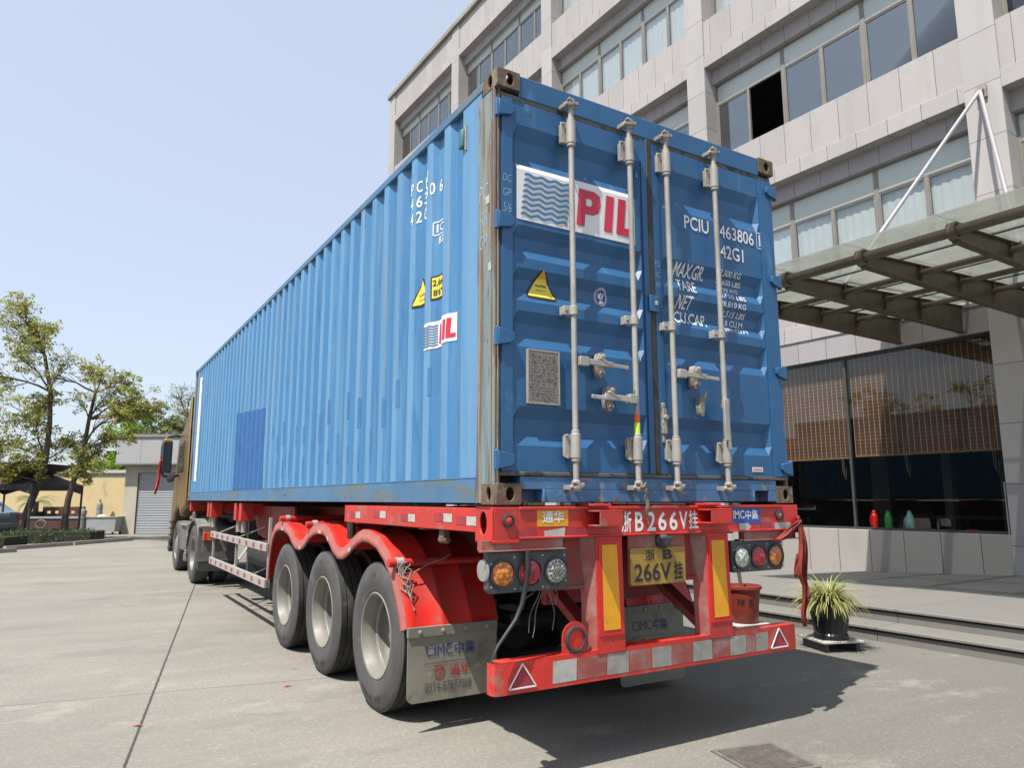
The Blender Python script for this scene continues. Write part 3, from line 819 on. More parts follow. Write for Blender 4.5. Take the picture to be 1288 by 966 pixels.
# eight corner castings
def casting(x0, y0, z0, mx, my):
    """mx/my: +1 when the casting's outer face looks to -x / -y"""
    p = MB(); w, l, h, t = 0.162, 0.178, 0.118, 0.016
    p.plate_hole(x0, x0 + w, z0, z0 + h, oval(x0 + w / 2 + 0.008, z0 + h / 2, 0.027, 0.038, 20), 'y', *( (y0, y0 + t) if my else (y0 + l - t, y0 + l)))
    p.plate_hole(y0 + t, y0 + l - t, z0, z0 + h, oval(y0 + l / 2, z0 + h / 2, 0.026, 0.040, 20), 'x', *((x0, x0 + t) if mx else (x0 + w - t, x0 + w)))
    p.box(*((x0 + w - t, x0 + w) if mx else (x0, x0 + t)), y0 + t, y0 + l - t, z0, z0 + h)
    p.box(x0, x0 + w, *((y0 + l - t, y0 + l) if my else (y0, y0 + t)), z0, z0 + h)
    zt = z0 if z0 < 1 else z0 + h - t
    zb = z0 + h - t if z0 < 1 else z0
    p.plate_hole(x0 + t, x0 + w - t, y0 + t, y0 + l - t, oval(x0 + w / 2, y0 + l / 2, 0.035, 0.055, 16), 'z', zt, zt + t)
    p.box(x0 + t, x0 + w - t, y0 + t, y0 + l - t, zb, zb + t)
    p.build('corner_casting', mat['casting'], box, bevel=0.003)
for z0 in (0.0, H - 0.118 + 0.003):
    for x0, mx in ((-0.003, True), (Wd - 0.162 + 0.003, False)):
        for y0, my in ((-0.003, True), (L - 0.178, False)):
            casting(x0, y0, z0, mx, my)
# corner posts: rear ones are channels with a groove for the door pins
for sx in (1, -1):
    X = (lambda x: x) if sx == 1 else (lambda x: Wd - x)
    def bx(p, x0, x1, *a): p.box(min(X(x0), X(x1)), max(X(x0), X(x1)), *a)
    p = MB()
    bx(p, 0.0, 0.012, 0.055, 0.235, 0.115, 2.476)
    bx(p, 0.012, 0.045, 0.225, 0.240, 0.0, 2.476); bx(p, 0.0, 0.012, 0.178, 0.235, 0.0, 0.115)
    bx(p, 0.020, 0.030, 0.020, 0.060, 0.115, 2.476)
    bx(p, 0.0, 0.030, 0.052, 0.062, 0.115, 2.476)
    p.tube([(X(0.008), 0.045, 0.115), (X(0.008), 0.045, 2.476)], 0.013, 10)
    p.build('corner_post', mat['blue_post'], box)
    p = MB(); bx(p, 0.0, 0.16, L - 0.16, L - 0.01, 0.115, 2.476); p.build('corner_post', mat['blue_post'], box)
# header and sill
p = MB(); p.box(0.155, Wd - 0.155, 0.006, 0.10, 2.445, 2.586)
p.build('door_header', mat['blue_door'], box, bevel=0.006)
p = MB(); p.box(0.03, Wd - 0.03, 0.012, 0.09, 2.418, 2.446)
p.build('header_gasket', mat['gasket'], box)
p = MB()
p.box(0.157, Wd - 0.157, 0.008, 0.11, 0.085, 0.158)
p.box(0.315, Wd - 0.40, 0.008, 0.11, 0.012, 0.085)
p.box(Wd - 0.235, Wd - 0.157, 0.008, 0.11, 0.012, 0.085)
p.box(0.157, Wd - 0.157, 0.10, 0.11, 0.012, 0.085)
p.box(0.306, 0.315, -0.004, 0.11, 0.012, 0.088); p.box(Wd - 0.40, Wd - 0.392, -0.004, 0.11, 0.012, 0.088)
p.build('door_sill', mat['sill'], box, bevel=0.004)
p = MB(); p.box(0.03, Wd - 0.03, 0.002, 0.05, 0.160, 0.184); p.build('sill_gasket', mat['gasket'], box, bevel=0.004)

# doors: folded sheet with horizontal ribs inside a flat frame
RIBS = [(2.27, 2.185, 2.065, 1.985), (1.635, 1.565, 1.505, 1.435), (1.375, 1.31, 1.245, 1.175), (1.115, 1.045, 0.975, 0.900), (0.555, 0.485, 0.395, 0.330)]
zf = [0.186, 0.24]
for a, b_, c, d in reversed(RIBS): zf += [d, c, b_, a]
zf += [2.335, 2.416]
Y0 = 0.012; RD = 0.036
def door_y(z):
    for a, b_, c, d in RIBS:
        if d <= z <= a:
            if z < c: return Y0 + RD * (z - d) / (c - d)
            if z <= b_: return Y0 + RD
            return Y0 + RD * (a - z) / (a - b_)
    return Y0
def make_door(x0, x1, fx0, fx1):
    """x0..x1 leaf, fx0..fx1 ribbed field"""
    p = MB(); e = 0.035
    xs = [x0, fx0, fx0 + e, fx1 - e, fx1, x1]
    zs = sorted(set(zf)); vs = []
    for z in zs:
        for i, x in enumerate(xs):
            y = door_y(z + 0) if 2 <= i <= 3 else Y0
            if i in (0, 5): y = Y0 - 0.006
            vs.append((x, y, z))
    fs = []
    for j in range(len(zs) - 1):
        for i in range(5):
            a = j * 6 + i
            fs.append((a, a + 1, a + 7, a + 6))
    p.add(vs, fs)
    # raised frame strips
    p.box(x0, fx0 - 0.008, Y0 - 0.012, Y0 + 0.03, 0.186, 2.416)
    p.box(fx1 + 0.008, x1, Y0 - 0.012, Y0 + 0.03, 0.186, 2.416)
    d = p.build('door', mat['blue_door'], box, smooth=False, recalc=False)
    return d
doorL = make_door(0.034, 1.152, 0.112, 1.100)
doorR = make_door(1.198, Wd - 0.034, 1.262, 2.262)
p = MB(); p.box(1.154, 1.196, -0.002, 0.05, 0.186, 2.44)
p.build('centre_gasket', mat['gasket_dark'], box, bevel=0.005)
for d, x in ((doorL, 0.022), (doorR, Wd - 0.034)):
    p = MB(); p.box(x, x + 0.012, 0.012, 0.04, 0.186, 2.416); p.build('edge_gasket', mat['gasket_dark'], d)
# hinges
for zc in (0.25, 0.945, 1.635, 2.335):
    for d, s in ((doorL, 1), (doorR, -1)):
        X = (lambda x: x) if s == 1 else (lambda x: Wd - x)
        p = MB()
        vs = []
        for y in (-0.022, 0.004):
            vs += [(X(0.0), y, zc - 0.055), (X(0.085), y, zc - 0.038), (X(0.108), y, zc - 0.015), (X(0.108), y, zc + 0.025), (X(0.0), y, zc + 0.045)]
        p.add(vs, [(0, 1, 2, 3, 4), (9, 8, 7, 6, 5)] + [(i, (i + 1) % 5, 5 + (i + 1) % 5, 5 + i) for i in range(5)])
        p.tube([(X(0.0), 0.0, zc - 0.06), (X(0.0), 0.0, zc + 0.05)], 0.016, 10)
        p.build('hinge', mat['blue_door'], d, bevel=0.004)
# locking bars with keepers, brackets, handles
def lock_bar(x, door, side, long_handle=None, hz=0.83):
    p = MB(); yb = -0.052
    p.tube([(x, yb, 0.10), (x, yb, 2.47)], 0.0175, 14)
    bar = p.build('locking_bar', mat['galv'], door)
    for z0, z1 in ((0.265, 0.405), (2.205, 2.35)):
        p = MB()
        p.lathe([(0.0185, z0 - 0.02), (0.026, z0 - 0.02), (0.026, z0), (0.030, z0), (0.030, z1), (0.024, z1), (0.024, z1 + 0.02), (0.0185, z1 + 0.02)], (x, yb, 0), 'z', 14)
        p.box(x - 0.060, x + 0.028, -0.030, -0.020, z0 + 0.004, z1 - 0.004)
        p.box(x - 0.052, x + 0.024, -0.022, Y0 - 0.006, z0 + 0.012, z1 - 0.012)
        p.build('bar_bracket', mat['galv'], door, bevel=0.003)
    p = MB()
    for z0 in (1.14,):
        p.lathe([(0.019, z0 - 0.028), (0.027, z0 - 0.028), (0.027, z0 + 0.028), (0.019, z0 + 0.028)], (x, yb, 0), 'z', 14)
        p.box(x - 0.064, x, -0.044, -0.034, z0 - 0.028, z0 + 0.028); p.box(x - 0.064, x - 0.04, -0.036, Y0 - 0.006, z0 - 0.026, z0 + 0.026)
    p.build('bar_guide', mat['galv'], door, bevel=0.003)
    for z0 in (0.268, 0.30 + 0.095, 2.212, 2.335, 1.14):
        p = MB(); p.lathe([(0.0, -0.010), (0.007, -0.010), (0.009, 0), (0.009, 0.006)], (x - 0.046, -0.036 if z0 < 1.1 or z0 > 1.2 else -0.048, z0), 'y', 8)
        p.build('bolt', mat['galv_rusty'], door)
    # cam and keeper at both ends
    for zc, s in ((0.105, 1), (2.465, -1)):
        p = MB()
        p.lathe([(0.0, -0.03 * s), (0.028, -0.03 * s), (0.03, 0), (0.024, 0.03 * s), (0.019, 0.035 * s)], (x, yb, zc), 'z', 10)
        p.box(x - 0.048, x - 0.024, -0.058, 0.012, zc - 0.022, zc + 0.006)
        p.box(x + 0.020, x + 0.044, -0.056, 0.012, zc - 0.016, zc + 0.014)
        p.lathe([(0.0, -0.012), (0.010, -0.010), (0.012, 0.004)], (x - 0.036, -0.058, zc - 0.006), 'y', 8); p.lathe([(0.0, -0.012), (0.010, -0.010), (0.012, 0.004)], (x + 0.032, -0.056, zc + 0.004), 'y', 8)
        p.obox((x + 0.005, yb - 0.022, zc - 0.004), (1, 0.15, 0.35), (0, 1, 0), (-0.35, 0, 1), 0.042, 0.011, 0.010)
        p.obox((x - 0.010, yb - 0.020, zc + 0.012), (1, 0, -0.6), (0, 1, 0), (0.6, 0, 1), 0.026, 0.014, 0.008)
        p.build('cam_keeper', mat['galv_rusty'], door, bevel=0.003)
for x, d in ((0.497, doorL), (0.965, doorL), (1.285, doorR), (1.740, doorR)): lock_bar(x, d, 0)
def handle(x0, z0, direction, door, length=0.33):
    p = MB(); s = direction; y = -0.060
    p.box(min(x0, x0 + s * 0.065), max(x0, x0 + s * 0.065), y - 0.030, y + 0.012, z0 - 0.028, z0 + 0.028)      # hub clamp
    p.obox((x0 + s * 0.15, y - 0.020, z0 - 0.002), (1, 0, -0.03 * 1), (0, 1, 0), (0.03, 0, 1), 0.10, 0.008, 0.018)
    p.obox((x0 + s * (length - 0.075), y - 0.022, z0 - 0.008), (1, 0, -0.03), (0, 1, 0), (0.03, 0, 1), 0.085, 0.005, 0.012)
    h = p.build('door_handle', mat['galv'], door, bevel=0.004)
    p = MB(); xc = x0 + s * 0.185
    poly = oval(xc, z0 - 0.005, 0.028, 0.078, 16)
    p.prism(poly, 'y', -0.046, Y0 - 0.006)
    p.obox((xc + 0.005, -0.078, z0 + 0.012), (1, 0, -0.5), (0, 1, 0), (0.5, 0, 1), 0.045, 0.012, 0.009)
    p.lathe([(0, -0.02), (0.013, -0.02), (0.015, 0), (0.015, 0.03)], (xc, -0.066, z0 + 0.045), 'y', 10)
    p.lathe([(0, -0.02), (0.010, -0.02), (0.012, 0), (0.012, 0.03)], (xc, -0.060, z0 - 0.055), 'y', 10)
    p.build('handle_catch', mat['galv_rusty'], door, bevel=0.003)
handle(0.515, 0.835, 1, doorL, 0.36); handle(0.947, 0.635, -1, doorL, 0.34); handle(1.303, 0.830, 1, doorR, 0.35)
# the fourth handle hangs down along its bar, its catch stands empty
p = MB()
p.obox((1.715, -0.085, 0.55), (0.03, 0, -1), (0, 1, 0), (1, 0, 0.03), 0.14, 0.010, 0.022)
p.obox((1.728, -0.088, 0.40), (0.12, 0, -1), (0, 1, 0), (1, 0, 0.12), 0.05, 0.006, 0.014)
p.box(1.70, 1.745, -0.09, -0.05, 0.63, 0.69)
p.build('door_handle', mat['galv'], doorR, bevel=0.004, label='galvanised handle hanging down along its bar')
p = MB(); p.prism(oval(1.553, 0.635, 0.024, 0.068, 16), 'y', -0.030, Y0 + 0.02); p.tube([(1.553, -0.03, 0.68), (1.556, -0.055, 0.70), (1.562, -0.055, 0.735)], [0.012, 0.010, 0.006], 8)
p.build('handle_catch', mat['galv_rusty'], doorR, bevel=0.003)
p = MB(); p.box(1.212, 1.245, -0.022, 0.012, 0.44, 0.60); p.lathe([(0, -0.02), (0.016, -0.02), (0.018, 0.01)], (1.228, -0.02, 0.545), 'y', 10); p.box(1.216, 1.240, -0.012, 0.008, 0.385, 0.44); p.box(1.216, 1.240, -0.012, 0.008, 0.60, 0.64)
p.build('seal_catch', mat['galv_rusty'], doorR, bevel=0.003)
p = MB(); p.box(1.135, 1.215, -0.018, 0.0, 1.235, 1.345); p.build('overlap_lug', mat['blue_door'], doorR, bevel=0.004)
p = MB(); p.box(1.175, 1.195, -0.030, -0.016, 1.275, 1.305); p.build('seal_tab', mat['galv'], doorR, bevel=0.003)
# colour bands on the second bar
for z0, z1, m_ in ((0.405 + 0.02, 0.492, 'lime'), (0.492, 0.545, 'orange_tape')):
    p = MB(); p.lathe([(0.0192, z0), (0.0192, z1)], (0.965, -0.052, 0), 'z', 16); p.build('tape_band', mat[m_], doorL)

# ---- lettering and stickers on the doors
def on_door(off=0.0025):
    return lambda u, v: (u, door_y(v) - off, v)
def on_flat(y=Y0, off=0.0025):
    return lambda u, v: (u, y - off, v)
def ddoor(d2, name, m_, door, off=0.0025, label=None): return d2.build(name, mat[m_], door, on_door(off), vfolds=zf, label=label)
ddoor(D2().rect(0.138, 1.668, 1.045, 2.015), 'logo_sheet', 'logo_white', doorL, 0.003)
w = D2()
for i in range(8):
    z = 1.955 - i * 0.036; pts = []
    N = 40; u0 = 0.195 - i * 0.004; u1 = 0.545 - i * 0.006
    vs = []
    for k in range(N + 1):
        u = u0 + (u1 - u0) * k / N; a = z + 0.0065 * math.sin(k / N * 2 * PI * 3.5)
        vs += [(u, a - 0.0085), (u, a + 0.0085)]
    w.add(vs, [(2 * k, 2 * k + 2, 2 * k + 3, 2 * k + 1) for k in range(N)])
ddoor(w, 'logo_waves', 'logo_blue', doorL, 0.006)
w = D2()
# PIL in a heavy slanted face
def slab(u, v, pts, k=0.10): return [(u + a + b * k, v + b) for a, b in pts]
u0, v0 = 0.572, 1.715
w.poly(slab(u0, v0, [(0, 0), (0.062, 0), (0.062, 0.09), (0.115, 0.09), (0.150, 0.105), (0.165, 0.14), (0.165, 0.19), (0.150, 0.225), (0.115, 0.245), (0, 0.245)][:3] + [(0.062, 0.245), (0, 0.245)]))
w.poly(slab(u0, v0, [(0.062, 0.190), (0.062, 0.245), (0.122, 0.245), (0.100, 0.190)]))
w.poly(slab(u0, v0, [(0.100, 0.190), (0.122, 0.245), (0.165, 0.222), (0.178, 0.167), (0.112, 0.167)]))
w.poly(slab(u0, v0, [(0.112, 0.167), (0.178, 0.167), (0.165, 0.108), (0.122, 0.085), (0.100, 0.140)]))
w.poly(slab(u0, v0, [(0.062, 0.085), (0.062, 0.140), (0.100, 0.140), (0.122, 0.085)]))
w.poly(slab(u0 + 0.215, v0, [(0, 0), (0.065, 0), (0.065, 0.245), (0, 0.245)]))
w.poly(slab(u0 + 0.315, v0, [(0, 0), (0.135, 0), (0.135, 0.052), (0.062, 0.052), (0.062, 0.245), (0, 0.245)]))
ddoor(w, 'logo_letters', 'logo_red', doorL, 0.006)
def tri(cx, z0, z1, hw, lean=0.0): return [(cx - hw, z0), (cx + hw, z0), (cx + lean, z1)]
def rtri(cx, z0, z1, hw, r, lean=0.0):
    pts = tri(cx, z0, z1, hw, lean); out = []
    for i in range(3):
        p, a, b = Vector(pts[i]), Vector(pts[i - 1]), Vector(pts[(i + 1) % 3])
        da = (a - p).normalized(); db = (b - p).normalized()
        for t in range(5):
            q = t / 4; v = p + da * r * (1 - q) ** 2 + db * r * q ** 2
            out.append(tuple(v))
    return out
ddoor(D2().poly(rtri(0.325, 1.200, 1.405, 0.125, 0.05, 0)), 'warning_sticker', 'black_ink', doorL, 0.003)
ddoor(D2().poly(rtri(0.325, 1.217, 1.383, 0.098, 0.01, 0)), 'warning_sticker_face', 'yellow', doorL, 0.005)
ddoor(D2().poly([(0.325 - 0.031, 1.330), (0.325 + 0.031, 1.330), (0.325, 1.383)]), 'warning_sticker_tip', 'amber', doorL, 0.0065)
ddoor(D2().text('SUPER', 0.285, 1.282, 0.080, 0.015, 0.02).text('HEAVY', 0.290, 1.256, 0.07, 0.010), 'sticker_text', 'black_ink', doorL, 0.0065)
ddoor(D2().disc(0.775, 1.285, 0.052, 30, 0.060), 'emblem', 'white_paint', doorL, 0.003)
ddoor(D2().disc(0.775, 1.285, 0.0485, 30, 0.0565), 'emblem_field', 'navy', doorL, 0.005)
w = D2()
for k in range(22):
    t = 2 * PI * k / 22
    w.poly([(0.775 + math.cos(t + a) * r_ * 0.86, 1.285 + math.sin(t + a) * r_) for a, r_ in ((-0.09, 0.045), (0.09, 0.045), (0.07, 0.053), (-0.07, 0.053))])
w.poly([(0.755, 1.315), (0.772, 1.300), (0.778, 1.262), (0.765, 1.285)]); w.poly([(0.800, 1.318), (0.785, 1.297), (0.776, 1.262), (0.790, 1.280)])
w.poly([(0.748, 1.300), (0.765, 1.290), (0.768, 1.268), (0.756, 1.280)]); w.poly([(0.766, 1.262), (0.790, 1.262), (0.800, 1.246), (0.760, 1.243)]); w.disc(0.777, 1.308, 0.007, 8)
ddoor(w, 'emblem_detail', 'white_paint', doorL, 0.0065)
# data plate on its own backing
p = MB(); p.box(0.205, 0.420, -0.004, Y0 - 0.001, 0.575, 0.885); p.build('data_plate', mat['plate_metal'], doorL, bevel=0.003)
p = MB()
for a in ((0.203, 0.422, 0.881, 0.889), (0.203, 0.422, 0.571, 0.579)): p.box(a[0], a[1], -0.006, Y0, a[2], a[3])
for a in ((0.201, 0.209), (0.416, 0.424)): p.box(a[0], a[1], -0.0065, Y0, 0.571, 0.889)
p.build('plate_rim', mat['galv'], doorL)
w = D2()
for i in range(15):
    z = 0.845 - i * 0.018
    u = 0.225
    while u < 0.395:
        q = rnd.uniform(0.008, 0.03); w.rect(u, z, min(u + q, 0.402), z + 0.0045); u += q + rnd.uniform(0.004, 0.02)
w.build('plate_lines', mat['grey_ink'], doorL, on_flat(-0.004, 0.001))
# right door writing
def word(*a, frame=None, name='door_lettering'):
    w = D2().text(*a)
    if frame: w.outline(frame, 0.006)
    ddoor(w, name, 'white_paint', doorR, 0.004)
word('PCIU', 1.492, 1.875, 0.235, 0.098, 0.01)
word('463806', 1.835, 1.875, 0.355, 0.098, 0.01)
word('42G1', 1.835, 1.725, 0.235, 0.098, 0.01)
word('1', 2.245, 1.882, 0.018, 0.09, 0.01, frame=[(2.222, 1.865), (2.288, 1.865), (2.288, 1.985), (2.222, 1.985)], name='check_digit')
word('MAX.GR.', 1.395, 1.530, 0.285, 0.098, 0.012, 0.18)
word('TARE', 1.405, 1.425, 0.180, 0.085, 0.012, 0.18)
word('NET', 1.405, 1.305, 0.135, 0.090, 0.012, 0.18)
word('CU.CAP.', 1.385, 1.200, 0.300, 0.085, 0.012, 0.18)
for i, (t, wd, h_) in enumerate((('32,500 KG', 0.235, 0.045), ('71,650 LBS', 0.255, 0.045), ('3,690 KG', 0.220, 0.036), ('8,135 LBS', 0.265, 0.042), ('28,810 KG', 0.255, 0.048), ('63,515 LBS', 0.265, 0.045), ('67.8 CU.M', 0.245, 0.045), ('2,394 CU.FT', 0.290, 0.034))):
    z = (1.592, 1.532, 1.482, 1.427, 1.362, 1.300, 1.237, 1.187)[i]
    word(t, 1.800 + (0.01 if i > 2 else 0), z, wd, h_, 0.008, 0.16)
ddoor(D2().rect(2.045, 0.215, 2.155, 0.248), 'small_sticker', 'logo_white', doorR, 0.003)
ddoor(D2().text('DANGER', 2.055, 0.224, 0.09, 0.015, 0.03), 'small_sticker_text', 'logo_red', doorR, 0.005)
w = D2(); w.text('DC', 0.038, 1.880, 0.055, 0.045, -0.015, 0.1).text('GP', 0.038, 1.790, 0.055, 0.045, -0.015, 0.1).text('5/6', 0.040, 1.690, 0.055, 0.055, -0.015, 0.1)
w.build('chalk_marks', mat['chalk'], doorL, on_flat(Y0 - 0.012, 0.001))
w = D2(); w.text('FO', 1.202, 1.550, 0.045, 0.04, -0.015).text('SC', 1.204, 1.480, 0.04, 0.035, -0.015).text('WS', 1.204, 1.410, 0.04, 0.035, -0.015).text('12', 1.206, 1.120, 0.03, 0.045, -0.015)
w.build('chalk_marks', mat['chalk'], doorR, on_flat(Y0 - 0.012, 0.001))

# ---- lettering and stickers on the long side
def on_side(off=0.003): return lambda u, v: (side_x(-u) - off, -u, v)
uf = [-y for y in folds]
def dside(d2, name, m_, off=0.003, label=None): return d2.build(name, mat[m_], box, on_side(off), ufolds=uf, label=label)
w = D2()
def row(chars, z, y0=1.283, st=0.0835, h_=0.088):
    for i, ch in enumerate(chars):
        wd = 0.012 if ch in 'I1' else 0.048
        yy = y0 - i * st - (0.018 if ch in 'I1' else 0)
        w.text(ch, -yy, z, wd, h_, 0.012)
row('PCIU', 2.245); row('463806', 2.130); row('42G1', 2.012)
w.outline([(-0.912, 1.825), (-0.762, 1.825), (-0.762, 1.918), (-0.912, 1.918)], 0.008)
w.text('I', -0.885, 1.842, 0.013, 0.06, 0.012).text('C', -0.850, 1.842, 0.055, 0.06, 0.012).text('87', -0.868, 1.755, 0.085, 0.055, 0.012)
dside(w, 'side_lettering', 'white_paint')
dside(D2().poly(rtri(-1.118, 1.375, 1.595, 0.125, 0.03)), 'side_warning_sticker', 'black_ink', 0.003)
dside(D2().poly(rtri(-1.118, 1.392, 1.570, 0.098, 0.01)), 'side_warning_face', 'yellow', 0.005)
dside(D2().text('SUPER', -1.158, 1.450, 0.08, 0.016).text('HEAVY', -1.158, 1.418, 0.08, 0.012), 'side_warning_text', 'black_ink', 0.007)
dside(D2().rect(-0.925, 1.365, -0.765, 1.535), 'height_sticker', 'black_ink', 0.003)
dside(D2().rect(-0.912, 1.378, -0.778, 1.522), 'height_sticker_face', 'yellow', 0.005)
dside(D2().text('2.6m', -0.905, 1.462, 0.12, 0.045, 0.02).text('8\'6"', -0.900, 1.392, 0.10, 0.045, 0.02), 'height_sticker_text', 'black_ink', 0.007)
dside(D2().rect(-1.075, 1.03, -0.575, 1.215), 'side_logo_sheet', 'logo_white', 0.003)
w = D2()
for i in range(8):
    z = 1.185 - i * 0.019; N = 24; vs = []
    for k in range(N + 1):
        u = -1.055 + 0.20 * k / N; a = z + 0.0035 * math.sin(k / N * 2 * PI * 3.5)
        vs += [(u, a - 0.0045), (u, a + 0.0045)]
    w.add(vs, [(2 * k, 2 * k + 2, 2 * k + 3, 2 * k + 1) for k in range(N)])
dside(w, 'side_logo_waves', 'logo_blue', 0.006)
w = D2(); k_ = 0.53
def s2(u, v, pts, kx=0.10): return [(u + a * k_ * 1.05 + b * k_ * kx, v + b * k_) for a, b in pts]
for pts in ([(0, 0), (0.062, 0), (0.062, 0.245), (0, 0.245)], [(0.062, 0.190), (0.062, 0.245), (0.122, 0.245), (0.100, 0.190)], [(0.100, 0.190), (0.122, 0.245), (0.165, 0.222), (0.178, 0.167), (0.112, 0.167)], [(0.112, 0.167), (0.178, 0.167), (0.165, 0.108), (0.122, 0.085), (0.100, 0.140)], [(0.062, 0.085), (0.062, 0.140), (0.100, 0.140), (0.122, 0.085)]):
    w.poly(s2(-0.835, 1.055, pts))
w.poly(s2(-0.835 + 0.115, 1.055, [(0, 0), (0.062, 0), (0.062, 0.245), (0, 0.245)]))
w.poly(s2(-0.835 + 0.168, 1.055, [(0, 0), (0.135, 0), (0.135, 0.052), (0.062, 0.052), (0.062, 0.245), (0, 0.245)]))
dside(w, 'side_logo_letters', 'logo_red', 0.006)
p = MB(); p.box(-0.022, 0.006, 0.475 - 0.06, 0.475 + 0.0, 2.255, 2.385)
p.build('vent', mat['green_vent'], box, bevel=0.012)
p = MB(); p.box(-0.004, 0.007, 0.395, 0.413, 2.235, 2.40); p.build('vent_flange', mat['galv'], box)
# repainted field and thin touch-ups on the ribs
w = D2()
k0 = [y for y in folds if 5.66 < y < 7.66]
pts = [(-7.62, 0.162)]
top = []
yy = 7.62; i = 0
while yy > 5.70:
    z = 1.27 - (7.62 - yy) * 0.06
    top += [(-yy, z + 0.0), (-yy + PT / 2 * 1.0, z - 0.035 * (1 if i % 2 else 0.2))]
    yy -= PT; i += 1
w.poly([(-7.62, 0.162), (-5.70, 0.162)] + top[::-1])
dside(w, 'repainted_patch', 'touchup', 0.0025)
for k in range(1, 17):
    ya = F0 + k * PT + 0.206
    z0 = 0.66 + rnd.uniform(-0.10, 0.06); h_ = rnd.uniform(0.14, 0.28)
    if k % 3 != 2: dside(D2().rect(-(ya + 0.002), z0, -(ya - rnd.uniform(0.022, 0.034)), z0 + h_), 'touch_up_mark', 'touchup2', 0.0022)
    if rnd.random() < 0.6: dside(D2().rect(-(ya - 0.010), z0 - 0.36, -(ya - 0.026), z0 - 0.36 + rnd.uniform(0.1, 0.3)), 'touch_up_mark', 'touchup2', 0.0022)
dside(D2().rect(-11.60, 0.37, -11.25, 2.36), 'vertical_sign', 'logo_white', 0.003)
for a, b_ in ((2.20, 2.29), (1.93, 2.02), (0.47, 0.54)): dside(D2().rect(-11.42, a, -11.27, b_), 'vertical_sign_mark', 'logo_red', 0.006)
w = D2(); w.text('PC', -0.215, 1.80, 0.10, 0.10, -0.02, 0.1).text('RR', -0.20, 1.64, 0.09, 0.09, -0.02, 0.1).text('GP', -0.21, 1.50, 0.09, 0.08, -0.02, 0.1)
w.build('chalk_marks', mat['chalk'], box, lambda u, v: (-0.0015, -u, v))
for a in ((-0.135, 1.765, -0.09, 1.815), (-0.10, 1.345, -0.065, 1.395)): D2().rect(*a).build('post_sticker', mat['refl_white'], box, lambda u, v: (-0.0018, -u, v))
# broken seal wire hanging from the second bar
p = MB()
p.tube([(0.955, -0.085, 0.13), (0.945, -0.10, 0.10), (0.965, -0.105, 0.075), (0.985, -0.10, 0.095), (0.975, -0.105, 0.13), (0.955, -0.10, 0.10)], 0.006, 6)
for k in range(3):
    pts = [(0.965 + 0.006 * k, -0.10, 0.10)]
    for i in range(1, 9): pts.append((0.972 + 0.007 * k + 0.006 * math.sin(i * 1.7 + k), -0.105 - 0.004 * math.cos(i + k), 0.10 - i * (0.021 + 0.003 * k)))
    p.tube(pts, 0.0042, 6)
tag(p.build('seal_wire', mat['wire'], None), 'frayed steel seal wire hanging from the second locking bar', 'wire').location = (0, 0, Z)

# ================================================================== SEMI-TRAILER (heights from the ground)
tr = thing('semi_trailer', 'red three axle container semi-trailer with striped rear bumper carrying the blue container', 'trailer', (0, 0, 0))
def tp(mb, name, m, label=None, bevel=0.0, parent=None, smooth=True): return mb.build(name, mat[m], parent or tr, label, bevel=bevel, smooth=smooth)
XL, XR = -0.045, 2.445       # rear beam ends
YB = -0.03                   # rear face
ZT, ZB = Z - 0.012, Z - 0.185
p = MB()
p.box(XL + 0.17, XR - 0.17, YB, YB + 0.14, ZB, ZT)
p.box(XL + 0.17, XR - 0.17, YB - 0.012, YB, ZT - 0.016, ZT + 0.002)
p.box(XL + 0.17, XR - 0.17, YB - 0.008, YB, ZB, ZB + 0.012)
tp(p, 'rear_beam', 'red', bevel=0.004)
for x0 in (XL, XR - 0.17):
    p = MB()
    left = x0 < 1
    ox = x0 if left else x0 + 0.158
    p.plate_hole(YB, YB + 0.19, ZB - 0.02, ZT, oval(YB + 0.10, (ZB + ZT) / 2, 0.040, 0.062, 20), 'x', ox, ox + 0.012)
    p.box(x0 + (0.012 if left else 0), x0 + (0.17 if left else 0.158), YB, YB + 0.012, ZB, ZT)
    p.box(x0, x0 + 0.17, YB + 0.012, YB + 0.19, ZT - 0.012, ZT)
    p.box(x0, x0 + 0.17, YB + 0.012, YB + 0.19, ZB - 0.02, ZB - 0.008)
    p.box(x0 + 0.012, x0 + 0.158, YB + 0.178, YB + 0.19, ZB - 0.008, ZT - 0.012)
    p.box(x0, x0 + 0.17, YB - 0.004, YB + 0.012, ZB - 0.02, ZB)
    tp(p, 'twist_lock_box', 'red', bevel=0.003)
    p = MB(); p.box(x0 + 0.05, x0 + 0.12, YB + 0.05, YB + 0.14, ZB + 0.02, ZT - 0.03); tp(p, 'twist_lock', 'black')
# lower lip beams that carry the lamps
for x0, x1 in ((-0.10, 0.42), (1.90, 2.42)):
    p = MB(); p.box(x0, x1, YB + 0.01, YB + 0.06, ZB - 0.055, ZB - 0.002); p.box(x0 - 0.02, x1, YB - 0.02, YB + 0.012, ZB - 0.060, ZB - 0.054)
    tp(p, 'lamp_rail', 'red_dirty')
